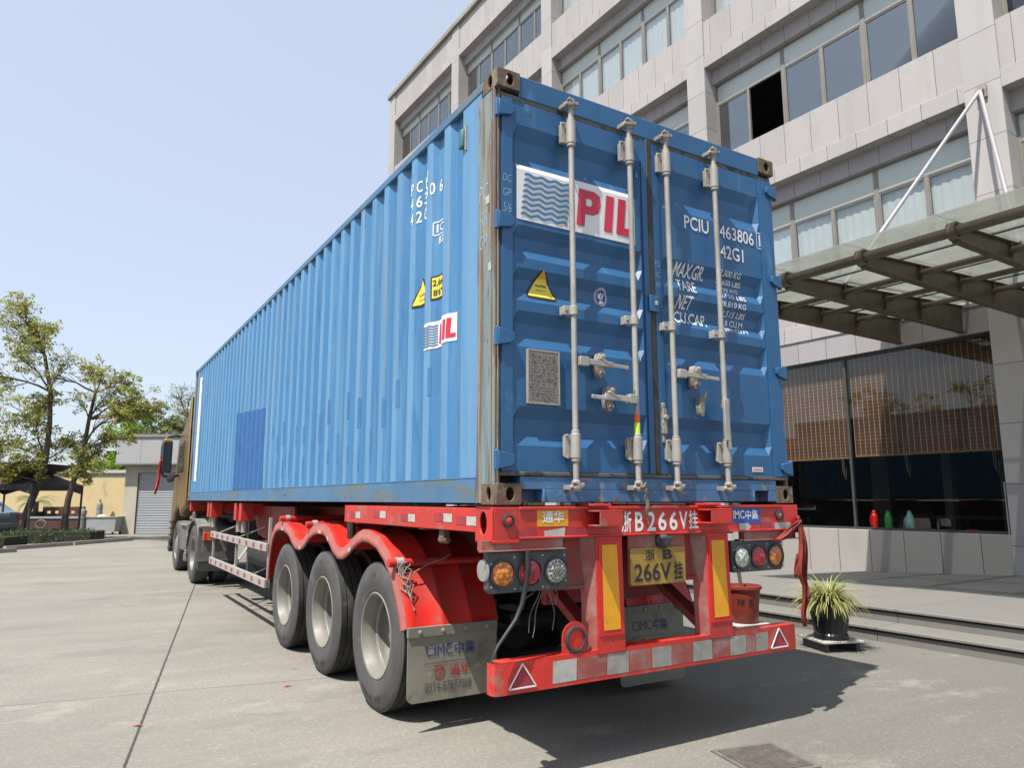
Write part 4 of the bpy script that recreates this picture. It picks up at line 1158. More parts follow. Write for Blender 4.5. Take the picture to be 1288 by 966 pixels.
# channel hooks on the beam
for x0, x1 in ((0.575, 0.780), (1.460, 1.680)):
    p = MB()
    y0 = YB - 0.10
    p.box(x0 + 0.03, x1, y0, y0 + 0.010, ZT - 0.105, ZT - 0.022)
    p.box(x0, x1, y0, YB, ZT - 0.030, ZT - 0.020); p.box(x0, x1, y0, YB, ZT - 0.112, ZT - 0.102)
    p.box(x1 - 0.01, x1, y0, YB, ZT - 0.11, ZT - 0.022)
    p.box(x0, x1 - 0.05, YB - 0.05, YB + 0.1, ZT + 0.002, ZT + 0.016)
    tp(p, 'channel_hook', 'red', bevel=0.003)
def on_beam(off=0.002): return lambda u, v: (u, YB - off, v)
def dbeam(d2, name, m_, off=0.002, label=None): return d2.build(name, mat[m_], tr, on_beam(off), label=label)
w = D2()
w.text('浙', 0.838, ZT - 0.155, 0.078, 0.125, 0.02)
w.text('B', 0.945, ZT - 0.150, 0.065, 0.115, 0.02); w.text('2', 1.040, ZT - 0.150, 0.068, 0.115, 0.02); w.text('6', 1.130, ZT - 0.150, 0.068, 0.115, 0.02)
w.text('6', 1.222, ZT - 0.150, 0.068, 0.115, 0.02); w.text('V', 1.305, ZT - 0.145, 0.072, 0.110, 0.02); w.text('挂', 1.388, ZT - 0.145, 0.078, 0.115, 0.02)
dbeam(w, 'beam_lettering', 'white_paint', 0.002)
dbeam(D2().rect(0.240, ZT - 0.108, 0.452, ZT - 0.006), 'maker_label', 'lab_yellow', 0.002)
dbeam(D2().text('通华', 0.275, ZT - 0.088, 0.145, 0.066, 0.02), 'maker_label_text', 'logo_white', 0.004)
dbeam(D2().rect(1.712, ZT - 0.118, 2.055, ZT - 0.012), 'maker_label', 'lab_blue', 0.002)
dbeam(D2().text('CIMC', 1.740, ZT - 0.088, 0.155, 0.055, 0.02).text('中集', 1.905, ZT - 0.095, 0.125, 0.066, 0.015), 'maker_label_text', 'logo_white', 0.004)
for q_ in ([(0.105, ZB + 0.008), (0.235, ZB + 0.010), (0.235, ZB + 0.058), (0.110, ZB + 0.050)], [(0.44, ZB + 0.006), (0.60, ZB + 0.006), (0.60, ZB + 0.056), (0.44, ZB + 0.056)], [(2.05, ZB + 0.006), (2.16, ZB + 0.006), (2.16, ZB + 0.056), (2.05, ZB + 0.056)]):
    dbeam(D2().poly(q_), 'reflective_tape', 'refl_red', 0.0025)
for q_ in ([(0.290, ZB + 0.004), (0.425, ZB + 0.012), (0.428, ZB + 0.058), (0.285, ZB + 0.040)], [(1.84, ZB + 0.008), (1.93, ZB + 0.006), (1.955, ZB + 0.03), (1.93, ZB + 0.056), (1.84, ZB + 0.054)], [(2.19, ZB + 0.008), (2.36, ZB + 0.008), (2.36, ZB + 0.054), (2.19, ZB + 0.054)]):
    dbeam(D2().poly(q_), 'reflective_tape', 'refl_white', 0.0035)
for x, m_ in ((0.055, 'lens_redplain'), (2.245, 'red_dirty')):
    p = MB(); p.lathe([(0.036, 0.0), (0.036, -0.014), (0.026, -0.016), (0.026, 0.0)], (x, YB, ZT - 0.072), 'y', 24); o = tp(p, 'marker_lamp', 'black_plastic')
    p = MB(); p.lathe([(0.0, -0.018), (0.016, -0.016), (0.026, -0.008), (0.026, 0)], (x, YB, ZT - 0.072), 'y', 24); tp(p, 'lens', m_, parent=o)
# side rails at the tail
for x0, x1, s in ((-0.045, 0.035, -1), (2.40, 2.475, 1)):
    p = MB(); p.box(x0, x1, 0.16, 2.42, Z - 0.150, Z - 0.018)
    tp(p, 'side_rail', 'red', bevel=0.004)
    xf = x0 - 0.0025 if s < 0 else x1 + 0.0025
    wr = D2(); ww = D2()
    for k, y in enumerate((0.26, 0.56, 1.10, 1.62, 2.15)):
        wr = D2(); ww = D2()
        wr.rect(-(y + 0.13), Z - 0.115 + (k % 2) * 0.012, -y - 0.005, Z - 0.065 + (k % 2) * 0.012)
        ww.rect(-(y), Z - 0.115 + (k % 2) * 0.012, -(y - 0.12) - 0.003, Z - 0.065 + (k % 2) * 0.012)
        wr.build('reflective_tape', mat['refl_red'], tr, lambda u, v, xf=xf: (xf, -u, v)); ww.build('reflective_tape', mat['refl_white'], tr, lambda u, v, xf=xf: (xf, -u, v))
    p = MB(); p.box(x0 + 0.02, x0 + 0.06, 0.60, 0.665, Z - 0.205, Z - 0.15); p.tube([(x0 + 0.04, 0.58, Z - 0.215), (x0 + 0.04, 0.68, Z - 0.215)], 0.020, 10)
    tp(p, 'tail_lock', 'casting')
# chassis: two I-beams, cross members, bolster brackets
for x in (0.74, 1.66):
    p = MB()
    p.box(x - 0.01, x + 0.01, 0.1, 12.1, Z - 0.46, Z - 0.06); p.box(x - 0.07, x + 0.07, 0.1, 12.1, Z - 0.075, Z - 0.06); p.box(x - 0.07, x + 0.07, 0.1, 12.1, Z - 0.475, Z - 0.46)
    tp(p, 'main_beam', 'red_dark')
for y in (1.05, 2.35, 3.7, 5.2, 7.0, 9.5, 11.9):
    p = MB()
    if y in (3.7, 5.2): p.box(0.75, 1.65, y, y + 0.12, Z - 0.20, Z - 0.05)
    elif y > 6.5:
        p.box(0.03, 2.42, y, y + 0.16, Z - 0.19, Z - 0.02)
    else: p.box(0.05, 2.40, y, y + 0.10, Z - 0.17, Z - 0.03)
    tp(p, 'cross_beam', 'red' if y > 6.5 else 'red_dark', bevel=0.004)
for y in (7.0, 7.35, 9.45, 9.72):
    p = MB(); p.box(0.02, 0.20, y - 0.008, y + 0.142, Z - 0.26, Z - 0.016)
    o = tp(p, 'bolster_bracket', 'red', bevel=0.004)
    p = MB(); p.tube([(0.09, y + 0.07, Z - 0.42), (0.09, y + 0.07, Z - 0.25)], 0.045, 12); tp(p, 'bolt', 'galv_rusty', parent=o)
p = MB(); p.prism([(5.3, Z - 0.06), (7.6, Z - 0.06), (7.2, Z - 0.45), (5.3, Z - 0.62)], 'x', 0.30, 0.33); p.prism([(8.0, Z - 0.06), (9.4, Z - 0.06), (9.4, Z - 0.20), (8.6, Z - 0.42)], 'x', 0.36, 0.39)
tp(p, 'gusset', 'red_dark')
# axles, springs, tanks: the dark works below
p = MB()
AX = (1.72, 3.03, 4.34)
for y in AX:
    p.tube([(0.2, y, 0.515), (2.25, y, 0.515)], 0.075, 12)
    for x in (0.86, 1.56):
        p.box(x - 0.04, x + 0.04, y - 0.50, y + 0.50, 0.58, 0.66); p.box(x - 0.07, x + 0.07, y - 0.12, y + 0.12, 0.45, 0.72)
        p.box(x - 0.05, x + 0.05, y + 0.50, y + 0.66, 0.55, 1.0)
tp(p, 'axles', 'black')
p = MB(); p.tube([(0.25, 5.55, 0.78), (0.25, 6.8, 0.78)], 0.16, 20); tp(p, 'air_tank', 'black')
for x in (0.42, 2.0):
    p = MB(); p.box(x - 0.06, x + 0.06, 8.05, 8.17, 0.42, 1.30); p.box(x - 0.12, x + 0.12, 7.98, 8.24, 0.36, 0.42); p.box(x - 0.075, x + 0.075, 8.03, 8.19, 0.8, 1.35)
    tp(p, 'landing_leg', 'black_plastic')
p = MB(); p.box(0.55, 1.85, 5.6, 7.7, 0.62, 1.05); tp(p, 'tool_chest', 'black')
for a, c_ in (((0.03, 7.3, 0.95), (0.7, 6.1, 1.35)), ((0.03, 8.6, 0.98), (0.7, 7.4, 1.38)), ((0.03, 7.4, 0.55), (0.6, 8.5, 1.0)), ((0.03, 6.2, 0.55), (0.6, 5.4, 0.95))):
    p = MB(); p.bar(a, c_, 0.03, 0.012); tp(p, 'guard_strut', 'guard')
# wheels: duals on both sides
def tyre_prof(x0, s, w=0.27, r=0.515, ri=0.295):
    # outer face at x0, going inward along s
    pts = [(ri - 0.005, 0.030), (ri + 0.012, 0.012), (ri + 0.03, 0.010), (ri + 0.06, 0.002), (ri + 0.10, -0.006), (ri + 0.135, -0.006), (ri + 0.155, 0.000), (ri + 0.175, 0.004), (r - 0.028, 0.010), (r - 0.018, 0.014)]
    return [(a, x0 + s * b) for a, b in pts]
def make_wheel_dual(y, side):
    s = 1 if side < 0 else -1
    x0 = -0.030 if side < 0 else 2.47
    hub = thing('wheel', None, None, (0, 0, 0)); hub.parent = tr
    for k, xx in enumerate((x0, x0 + s * 0.325)):
        r = 0.515; wv = 0.255
        p = MB()
        prof = tyre_prof(xx, s) + [(r - 0.008, xx + s * 0.022)]
        p.lathe(prof, (0, y, r), 'x', 72)
        p.lathe([(r - 0.022, xx + s * (wv - 0.02)), (r - 0.10, xx + s * (wv + 0.005)), (0.30, xx + s * (wv - 0.02)), (0.285, xx + s * 0.12), (0.295, xx + s * 0.03)], (0, y, r), 'x', 72)
        t = p.build('tyre', mat['tyre_side'], hub, angle=50)
        p = MB(); q = [(r - 0.008, xx + s * 0.022)]
        # tread with circumferential grooves
        xs_ = [0.022, 0.066, 0.070, 0.080, 0.084, 0.122, 0.126, 0.136, 0.140, 0.178, 0.182, 0.192, 0.196, 0.236]
        for i, a in enumerate(xs_):
            q.append((r - (0.011 if i % 4 in (2, 3) else 0.0), xx + s * a))
        q.append((r - 0.022, xx + s * (wv - 0.02)))
        p.lathe(q, (0, y, r), 'x', 72)
        p.build('tread', mat['tyre'], hub, angle=25)
        # rim: deep dish
        p = MB()
        if k == 0:
            pr = [(0.297, 0.030), (0.303, 0.014), (0.296, 0.008), (0.286, 0.012), (0.280, 0.030), (0.272, 0.055), (0.266, 0.075), (0.262, 0.095), (0.262, 0.112), (0.250, 0.120), (0.246, 0.128), (0.250, 0.145), (0.243, 0.19), (0.232, 0.215), (0.205, 0.225), (0.150, 0.215), (0.125, 0.21), (0.122, 0.17), (0.108, 0.155), (0.06, 0.15), (0.0, 0.15)]
        else:
            pr = [(0.297, 0.030), (0.286, 0.012), (0.27, 0.10), (0.26, 0.24), (0.0, 0.24)]
        p.lathe([(a, xx + s * b) for a, b in pr], (0, y, r), 'x', 56)
        rm = p.build('rim', mat['rim'], hub, angle=40)
        if k == 0:
            p = MB()
            for j in range(10):
                t_ = 2 * PI * j / 10 + 0.2
                cy, cz_ = y + 0.168 * math.cos(t_), r + 0.168 * math.sin(t_)
                p.tube([(xx + s * 0.215, cy, cz_), (xx + s * 0.185, cy, cz_)], 0.014, 6)
            p.build('wheel_nuts', mat['galv_rusty'], hub)
            if side < 0:
                q = D2()
                def arc_text(txt, rr, a0, da, h_):
                    for i, ch in enumerate(txt):
                        a = R(a0 + i * da); vs, fs = glyph(ch, 0.01)
                        ca, sa = math.cos(a - PI / 2), math.sin(a - PI / 2)
                        q.add([(rr * math.cos(a) + (vx * ca - vy * sa) * h_, rr * math.sin(a) + (vx * sa + vy * ca) * h_) for vx, vy in vs], fs)
                def arc_low(txt, rr, a0, da, h_):
                    for i, ch in enumerate(txt):
                        a = R(a0 + i * da); vs, fs = glyph(ch, 0.01)
                        ca, sa = math.cos(a + PI / 2), math.sin(a + PI / 2)
                        q.add([(rr * math.cos(a) + (vx * ca - vy * sa) * h_, rr * math.sin(a) + (vx * sa + vy * ca) * h_) for vx, vy in vs], fs)
                arc_text('16', 0.415, 97, -6, 0.050)
                arc_low('RADIAL 0081', 0.435, 243, 5.2, 0.045)
                q.build('tyre_lettering', mat['black'], hub, lambda u, v, y=y, r=r, xx=xx: (xx - 0.0085, y - u, r + v))
    return hub
for y in AX:
    make_wheel_dual(y, -1)
    make_wheel_dual(y, 1)
# fenders: one long rippled red moulding over three wheels on each side
def fender_path():
    pts = [(5.02, 0.62), (5.00, 0.80), (4.95, 0.98), (4.86, 1.12), (4.74, 1.205), (4.60, 1.245), (4.45, 1.250), (4.30, 1.240), (4.18, 1.22), (4.06, 1.185), (3.95, 1.125), (3.85, 1.09), (3.74, 1.085), (3.62, 1.105), (3.52, 1.155), (3.42, 1.205), (3.28, 1.245), (3.12, 1.265), (2.96, 1.265), (2.82, 1.235), (2.72, 1.175), (2.62, 1.115), (2.52, 1.085), (2.42, 1.09), (2.30, 1.13), (2.20, 1.18), (2.08, 1.225), (1.95, 1.255), (1.80, 1.250), (1.62, 1.215), (1.45, 1.13), (1.30, 1.01), (1.19, 0.86), (1.12, 0.74), (1.085, 0.655)]
    return pts
fp = fender_path()
for side in (-1, 1):
    X = (lambda x: x) if side < 0 else (lambda x: 2.44 - x)
    def shell(p, path, xs_, t=0.008):
        vs = []; m_ = len(xs_); n_ = len(path)
        for i, (y, z) in enumerate(path):
            a = path[max(i - 1, 0)]; c = path[min(i + 1, n_ - 1)]
            dy, dz = c[0] - a[0], c[1] - a[1]; L_ = math.hypot(dy, dz)
            ny_, nz_ = dz / L_, -dy / L_
            for x, o_ in xs_: vs.append((X(x), y + ny_ * o_, z + nz_ * o_))
        p.add(vs, [(i * m_ + k, i * m_ + k + 1, (i + 1) * m_ + k + 1, (i + 1) * m_ + k) for i in range(n_ - 1) for k in range(m_ - 1)])
    p = MB()
    shell(p, fp, [(-0.045, 0.0), (0.0, 0.012), (0.02, 0.0), (0.19, 0.0), (0.205, 0.010), (0.225, 0.010), (0.24, 0.0), (0.40, 0.0), (0.415, 0.010), (0.435, 0.010), (0.45, 0.0), (0.64, 0.0), (0.64, -0.015), (-0.03, -0.015)])
    f_ = p.build('fender', mat['red_fender'], tr, recalc=True, angle=50)
    p = MB()
    shell(p, fp, [(-0.046, 0.006), (-0.050, -0.002), (-0.053, -0.040), (-0.058, -0.044), (-0.060, -0.080), (-0.054, -0.086), (-0.040, -0.084), (-0.040, -0.005)])
    p.build('edge_lip', mat['fender_edge'], f_, angle=50)
    # little reflectors on the lip
    q = D2(); q2 = D2()
    for k, i in enumerate((5, 6, 7, 12, 16, 17, 18, 19, 23, 24, 25)):
        (ya, za), (yb, zb) = fp[i], fp[i + 1]
        dy, dz = yb - ya, zb - za; L_ = math.hypot(dy, dz); ny_, nz_ = dz / L_, -dy / L_
        def pt(t, o_): return (-(ya + dy * t + ny_ * o_), za + dz * t + nz_ * o_)
        (q if k % 2 else q2).poly([pt(0.15, -0.050), pt(0.72, -0.050), pt(0.72, -0.078), pt(0.15, -0.078)])
    q.build('reflector', mat['refl_white'], f_, lambda u, v: (X(-0.0615), -u, v))
    for y, z, a, c in ((4.42, 1.285, -0.08, 0.70), (3.42, 1.255, -0.08, 0.70), (1.30, 1.055, -0.10, 0.72)):
        p = MB(); p.tube([(X(a), y, z), (X(c), y, z)], 0.028, 12); tp(p, 'fender_stay', 'red', parent=f_)
    p = MB(); p.tube([(X(0.06), 2.55, 1.16), (X(0.06), 2.55, 1.42)], 0.035, 10); tp(p, 'rubber_buffer', 'black', parent=f_)
    p = MB()
    for x in (-0.02,):
        p.lathe([(0.030, -0.025), (0.038, -0.025), (0.038, 0.025), (0.030, 0.025)], (X(x) , 1.30, 1.055), 'x', 16); p.box(min(X(-0.035), X(0.0)), max(X(-0.035), X(0.0)), 1.262, 1.275, 0.98, 1.03)
    for y, z in ((4.42, 1.285), (3.42, 1.255)): p.lathe([(0.029, -0.02), (0.038, -0.02), (0.038, 0.02), (0.029, 0.02)], (X(0.0), y, z), 'x', 14)
    tp(p, 'clamp', 'galv', parent=f_)
    # mud flap
    yf = 1.062
    x0, x1 = (-0.045, 0.612) if side < 0 else (1.70, 2.36)
    p = MB(); poly = [(x0, 0.655), (x0, 0.225), (x0 + 0.012, 0.205), (x0 + 0.035, 0.192), (x1 - 0.02, 0.192), (x1, 0.21), (x1, 0.655)]
    if side > 0: poly = [(a, max(b, 0.06) if b > 0.3 else b - 0.12) for a, b in poly]
    p.prism(poly, 'y', yf, yf + 0.010)
    fl = tp(p, 'mud_flap', 'flap')
    p = MB(); p.box(x0 - 0.002, x1, yf - 0.010, yf + 0.02, 0.600, 0.660); tp(p, 'clamp_strip', 'flap_strip', parent=fl)
    p = MB()
    for k in range(4): p.lathe([(0, -0.012), (0.012, -0.010), (0.014, 0)], (x0 + 0.08 + k * 0.165, yf - 0.010, 0.630), 'y', 8)
    tp(p, 'bolts', 'galv_rusty', parent=fl)
    fm = lambda off: (lambda u, v: (u, yf - off, v))
    D2().text('CIMC', x0 + 0.125, 0.470, 0.195, 0.075, 0.0).text('中集', x0 + 0.335, 0.462, 0.155, 0.085, 0.006).rect(x0 + 0.115, 0.425, x0 + 0.44, 0.4285).build('flap_print', mat['blue_ink'], fl, fm(0.003))
    q = D2().text('通华', x0 + 0.300, 0.332, 0.150, 0.075, 0.006)
    q.ring(x0 + 0.225, 0.370, 0.030, 0.042, 20, 25, 165).ring(x0 + 0.225, 0.370, 0.030, 0.042, 20, 205, 345).text('TNHS', x0 + 0.185, 0.362, 0.08, 0.018, 0.02)
    q.build('flap_print', mat['red_ink'], fl, fm(0.003))
    if side < 0: D2().text('0514-87877888', x0 + 0.125, 0.245, 0.335, 0.062, -0.004).build('flap_print', mat['grey_ink'], fl, fm(0.003))
# rear posts with yellow boards, braces
for x0, x1, x2 in ((0.600, 0.655, 0.850), (1.495, 1.545, 1.745)):
    p = MB()
    zb = Z - 0.845
    p.add([(x0 + 0.055, YB + 0.01, ZB + 0.0), (x2, YB + 0.01, ZB), (x2 + 0.01, YB + 0.01, zb), (x0 + 0.055, YB + 0.01, zb), (x0 + 0.055, YB + 0.10, ZB), (x2, YB + 0.10, ZB), (x2 + 0.01, YB + 0.10, zb), (x0 + 0.055, YB + 0.10, zb)],
          [(0, 1, 2, 3), (7, 6, 5, 4), (0, 4, 5, 1), (1, 5, 6, 2), (2, 6, 7, 3), (3, 7, 4, 0)])
    post = tp(p, 'bumper_post', 'red', bevel=0.004)
    p = MB(); p.add([(x0 - 0.02, YB + 0.09, ZB), (x0 + 0.055, YB + 0.02, ZB), (x0 + 0.055, YB + 0.02, zb), (x0 + 0.02, YB + 0.09, zb)], [(0, 1, 2, 3)])
    p.box(x0 + 0.01, x0 + 0.055, YB + 0.09, YB + 0.10, zb, ZB)
    tp(p, 'post_flange', 'red_dirty', parent=post, smooth=False)
    bx0, bx1 = x1 + 0.012, x2 - 0.012
    zc0, zc1 = Z - 0.745, Z - 0.212
    p = MB(); p.add([(bx0, YB + 0.004, zc1), (bx1, YB + 0.004, zc1), (bx1 + 0.012, YB + 0.004, zc0), (bx0 + 0.004, YB + 0.004, zc0), (bx0, YB + 0.010, zc1), (bx1, YB + 0.010, zc1), (bx1 + 0.012, YB + 0.010, zc0), (bx0 + 0.004, YB + 0.010, zc0)],
                    [(0, 1, 2, 3), (7, 6, 5, 4), (0, 4, 5, 1), (1, 5, 6, 2), (2, 6, 7, 3), (3, 7, 4, 0)])
    bd = tp(p, 'reflector_board', 'refl_edge', parent=post)
    D2().poly([(bx0 + 0.024, zc1 - 0.022), (bx1 - 0.035, zc1 - 0.022), (bx1 - 0.018, zc0 + 0.030), (bx0 + 0.028, zc0 + 0.030)]).build('reflector_field', mat['refl_yellow'], post, lambda u, v: (u, YB + 0.0015, v))
    p = MB(); p.bar((x0 + 0.11, YB + 0.12, Z - 0.78), (x0 - 0.02 + 0.14, 0.95, Z - 0.28), 0.09, 0.05); tp(p, 'brace', 'red_dark')
# panel with number plate and its lamp
p = MB(); p.prism([(0.905, ZB), (1.365, ZB), (1.36, Z - 0.47), (1.345, Z - 0.485), (0.915, Z - 0.485), (0.905, Z - 0.47)], 'y', YB + 0.02, YB + 0.03); pan = tp(p, 'plate_panel', 'red_dirty')
p = MB(); p.prism([(0.912, Z - 0.262), (1.358, Z - 0.262), (1.358, Z - 0.470), (1.345, Z - 0.480), (0.925, Z - 0.480), (0.912, Z - 0.470)], 'y', YB + 0.012, YB + 0.018)
pl = tp(p, 'number_plate', 'plate_yellow', bevel=0.002)
D2().text('浙', 1.025, Z - 0.340, 0.080, 0.066, 0.012).text('B', 1.170, Z - 0.336, 0.078, 0.060, 0.04).text('266V', 0.940, Z - 0.460, 0.295, 0.106, 0.015).text('挂', 1.258, Z - 0.460, 0.076, 0.106, 0.02).build('plate_lettering', mat['black_ink'], pl, lambda u, v: (u, YB + 0.0095, v))
p = MB(); p.lathe([(0.0, -0.055), (0.03, -0.05), (0.045, -0.02), (0.048, 0.01)], (1.165, YB + 0.01, Z - 0.225), 'y', 14); p.box(1.12, 1.215, YB - 0.045, YB + 0.02, Z - 0.215, Z - 0.195); tp(p, 'plate_lamp', 'black_plastic', bevel=0.003)
# lamp clusters
def cluster(x0, x1, z0, z1, order, inv=False):
    y = YB + 0.012
    c = 0.022
    p = MB(); p.prism([(x0, z1), (x1 - c * 0.3, z1), (x1, z1 - 0.01), (x1, z0 + c), (x1 - c, z0), (x0 + c, z0), (x0, z0 + c)], 'y', y, y + 0.05)
    r_ = tp(p, 'lamp_cluster', 'lamp_box', bevel=0.004)
    p = MB()
    for xx in (x0 + 0.08, (x0 + x1) / 2, x1 - 0.10): p.box(xx - 0.015, xx + 0.015, y + 0.01, y + 0.03, z1, ZB - 0.05)
    tp(p, 'hanger', 'black', parent=r_)
    n_ = 3
    for k, m_ in enumerate(order):
        xc = x0 + 0.088 + k * (x1 - x0 - 0.165) / 2; zc = (z0 + z1) / 2 - 0.006
        p = MB(); p.lathe([(0.078, 0.0), (0.078, -0.012), (0.070, -0.014), (0.068, -0.004)], (xc, y, zc), 'y', 32); tp(p, 'lamp_bezel', 'black_plastic', parent=r_)
        p = MB(); p.lathe([(0.0, -0.018), (0.04, -0.016), (0.064, -0.009), (0.068, 0.0)], (xc, y, zc), 'y', 32); tp(p, 'lens', m_, parent=r_)
        if m_ == 'lens_clear' and k == 2:
            q = D2()
            for j in range(14):
                t = 2 * PI * j / 14; q.disc(xc + 0.052 * math.cos(t), zc + 0.052 * math.sin(t), 0.0082, 10)
            for j in range(-2, 3): 
                h_ = math.sqrt(max(0, 0.036 ** 2 - (j * 0.014) ** 2)); a = Vector((0.6, 0.8)); b_ = Vector((0.8, -0.6)) * j * 0.014
                q.stroke([tuple(Vector((xc, zc)) + b_ - a * h_), tuple(Vector((xc, zc)) + b_ + a * h_)], 0.008)
            q.build('lens_pattern', mat['grey_ink'], r_, lambda u, v: (u, y - 0.0195, v))
    p = MB()
    for xx, zz in ((x0 + 0.02, z1 - 0.06), (x0 + 0.02, z0 + 0.035), (x0 + 0.165, z1 - 0.03), (x0 + 0.165, z0 + 0.02), (x0 + 0.345, z1 - 0.025), (x0 + 0.345, z0 + 0.02), (x1 - 0.02, z1 - 0.03), (x1 - 0.012, z0 + 0.045)):
        p.lathe([(0, -0.004), (0.005, -0.003), (0.006, 0)], (xx, y, zz), 'y', 8)
    tp(p, 'screws', 'chrome', parent=r_)
cluster(-0.062, 0.450, Z - 0.465, Z - 0.250, ('lens_orange', 'lens_red', 'lens_clear'))
cluster(1.775, 2.275, Z - 0.450, Z - 0.245, ('lens_clear', 'lens_red', 'lens_orange'))
p = MB(); p.lathe([(0.0, -0.014), (0.055, -0.012), (0.06, 0.0), (0.0, 0.0)], (-0.063, YB + 0.055, Z - 0.345), 'x', 20); tp(p, 'side_marker', 'chrome')
# bumper
def bump_path():
    pts = []
    for k in range(6):
        t = k / 5 * PI / 2
        pts.append((-0.025 + 0.06 - 0.06 * math.sin(t + 0), 0.0))
    return pts
p = MB()
z0, z1 = Z - 0.985, Z - 0.825
yb = -0.015
prof = [(-0.022, yb + 0.075), (-0.022, yb + 0.03), (-0.012, yb + 0.010), (0.012, yb), (2.35, yb), (2.37, yb + 0.008), (2.38, yb + 0.03), (2.38, yb + 0.075), (2.365, yb + 0.075), (2.365, yb + 0.035), (2.355, yb + 0.015), (0.01, yb + 0.015), (-0.008, yb + 0.035), (-0.008, yb + 0.075)]
nn = len(prof)
vs = [(a, b, z0) for a, b in prof] + [(a, b, z1) for a, b in prof]
p.add(vs, [(i, (i + 1) % nn, nn + (i + 1) % nn, nn + i) for i in range(nn)])
p.box(0.02, 2.35, yb + 0.002, yb + 0.095, z1 - 0.003, z1 + 0.004); p.box(0.02, 2.35, yb + 0.016, yb + 0.095, z0, z0 + 0.008)
bum = tp(p, 'bumper', 'red', bevel=0.0)
bmp_ = lambda off: (lambda u, v: (u, yb - off, v))
def band(d, u0, u1, jit=0.0): return d.poly([(u0, z0 + 0.022), (u1, z0 + 0.022), (u1 + jit, z1 - 0.022), (u0 + jit, z1 - 0.022)])
for k, (a, c) in enumerate(((0.345, 0.505), (0.720, 0.880), (1.060, 1.215), (1.395, 1.560), (1.720, 1.870), (1.960, 2.080))):
    band(D2(), a, c, 0.004).build('reflective_square', mat['refl_white' if k == 0 else 'refl_dusty'], bum, bmp_(0.0015))
for a, c in ((0.510, 0.715), (0.885, 1.055), (1.220, 1.390), (1.565, 1.715), (1.875, 1.955)):
    band(D2(), a, c, 0.004).build('dusty_square', mat['red_dirty'], bum, bmp_(0.0012))
for xc in (0.150, 2.190):
    p = MB()
    for a, b_ in (((xc - 0.085, z0 + 0.028), (xc + 0.085, z0 + 0.028)), ((xc + 0.085, z0 + 0.028), (xc, z1 - 0.010)), ((xc, z1 - 0.010), (xc - 0.085, z0 + 0.028))):
        p.bar((a[0], yb - 0.006, a[1]), (b_[0], yb - 0.006, b_[1]), 0.007, 0.006, up=(0, 1, 0))
    o = p.build('warning_triangle', mat['logo_white'], bum)
    D2().poly([(xc - 0.066, z0 + 0.036), (xc + 0.066, z0 + 0.036), (xc, z1 - 0.034)]).build('triangle_field', mat['refl_red'], bum, bmp_(0.004))
# round red reflector standing on the bumper
p = MB(); p.prism([(0.425, Z - 0.828), (0.425, Z - 0.745)] + [(0.510 + 0.085 * math.cos(R(a)), Z - 0.735 + 0.085 * math.sin(R(a))) for a in range(175, -1, -15)] + [(0.595, Z - 0.828)], 'y', 0.0, 0.008); rr_ = tp(p, 'reflector_bracket', 'red')
p = MB(); p.lathe([(0.055, 0), (0.055, -0.02), (0.068, -0.02), (0.070, 0)], (0.512, 0.0, Z - 0.745), 'y', 28); tp(p, 'reflector_ring', 'black_plastic', parent=rr_)
p = MB(); p.lathe([(0, -0.012), (0.055, -0.010), (0.056, 0)], (0.512, 0.0, Z - 0.745), 'y', 28); tp(p, 'reflector_disc', 'lens_redplain', parent=rr_)
# cross plate between the posts above the gap, seen dark
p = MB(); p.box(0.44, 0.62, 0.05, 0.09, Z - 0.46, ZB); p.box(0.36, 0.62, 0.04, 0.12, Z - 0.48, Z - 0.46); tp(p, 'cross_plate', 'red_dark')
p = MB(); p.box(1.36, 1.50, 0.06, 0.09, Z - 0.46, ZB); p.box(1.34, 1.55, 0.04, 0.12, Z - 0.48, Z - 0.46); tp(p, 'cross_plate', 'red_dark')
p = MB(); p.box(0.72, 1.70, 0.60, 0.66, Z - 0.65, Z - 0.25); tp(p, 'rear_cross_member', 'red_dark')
# side guard
for X0 in (-0.040, 2.455):
    g_ = thing('side_guard', None, None, (0, 0, 0)); g_.parent = tr
    for z0, z1 in ((0.905, 0.995), (0.505, 0.605)):
        p = MB(); p.box(X0 - 0.015, X0 + 0.015, 5.10, 8.88, z0, z1); tp(p, 'guard_rail', 'guard', parent=g_, bevel=0.004)
    for y in (5.13, 7.0, 8.84):
        p = MB(); p.box(X0 + (0.016 if X0 < 1 else -0.045), X0 + (0.045 if X0 < 1 else -0.016), y - 0.02, y + 0.02, 0.505, 1.0 if y != 5.13 else 1.28); tp(p, 'guard_post', 'guard', parent=g_)
    q = D2(); q2 = D2()
    for k in range(9):
        y = 5.28 + k * 0.42
        q.rect(-(y + 0.11), 0.925, -y, 0.975); q2.rect(-(y + 0.11), 0.530, -y, 0.580)
    xs_ = X0 - 0.018 if X0 < 1 else X0 + 0.018
    for d_ in (q, q2): d_.build('reflective_tape', mat['refl_red'], g_, lambda u, v: (xs_, -u, v))
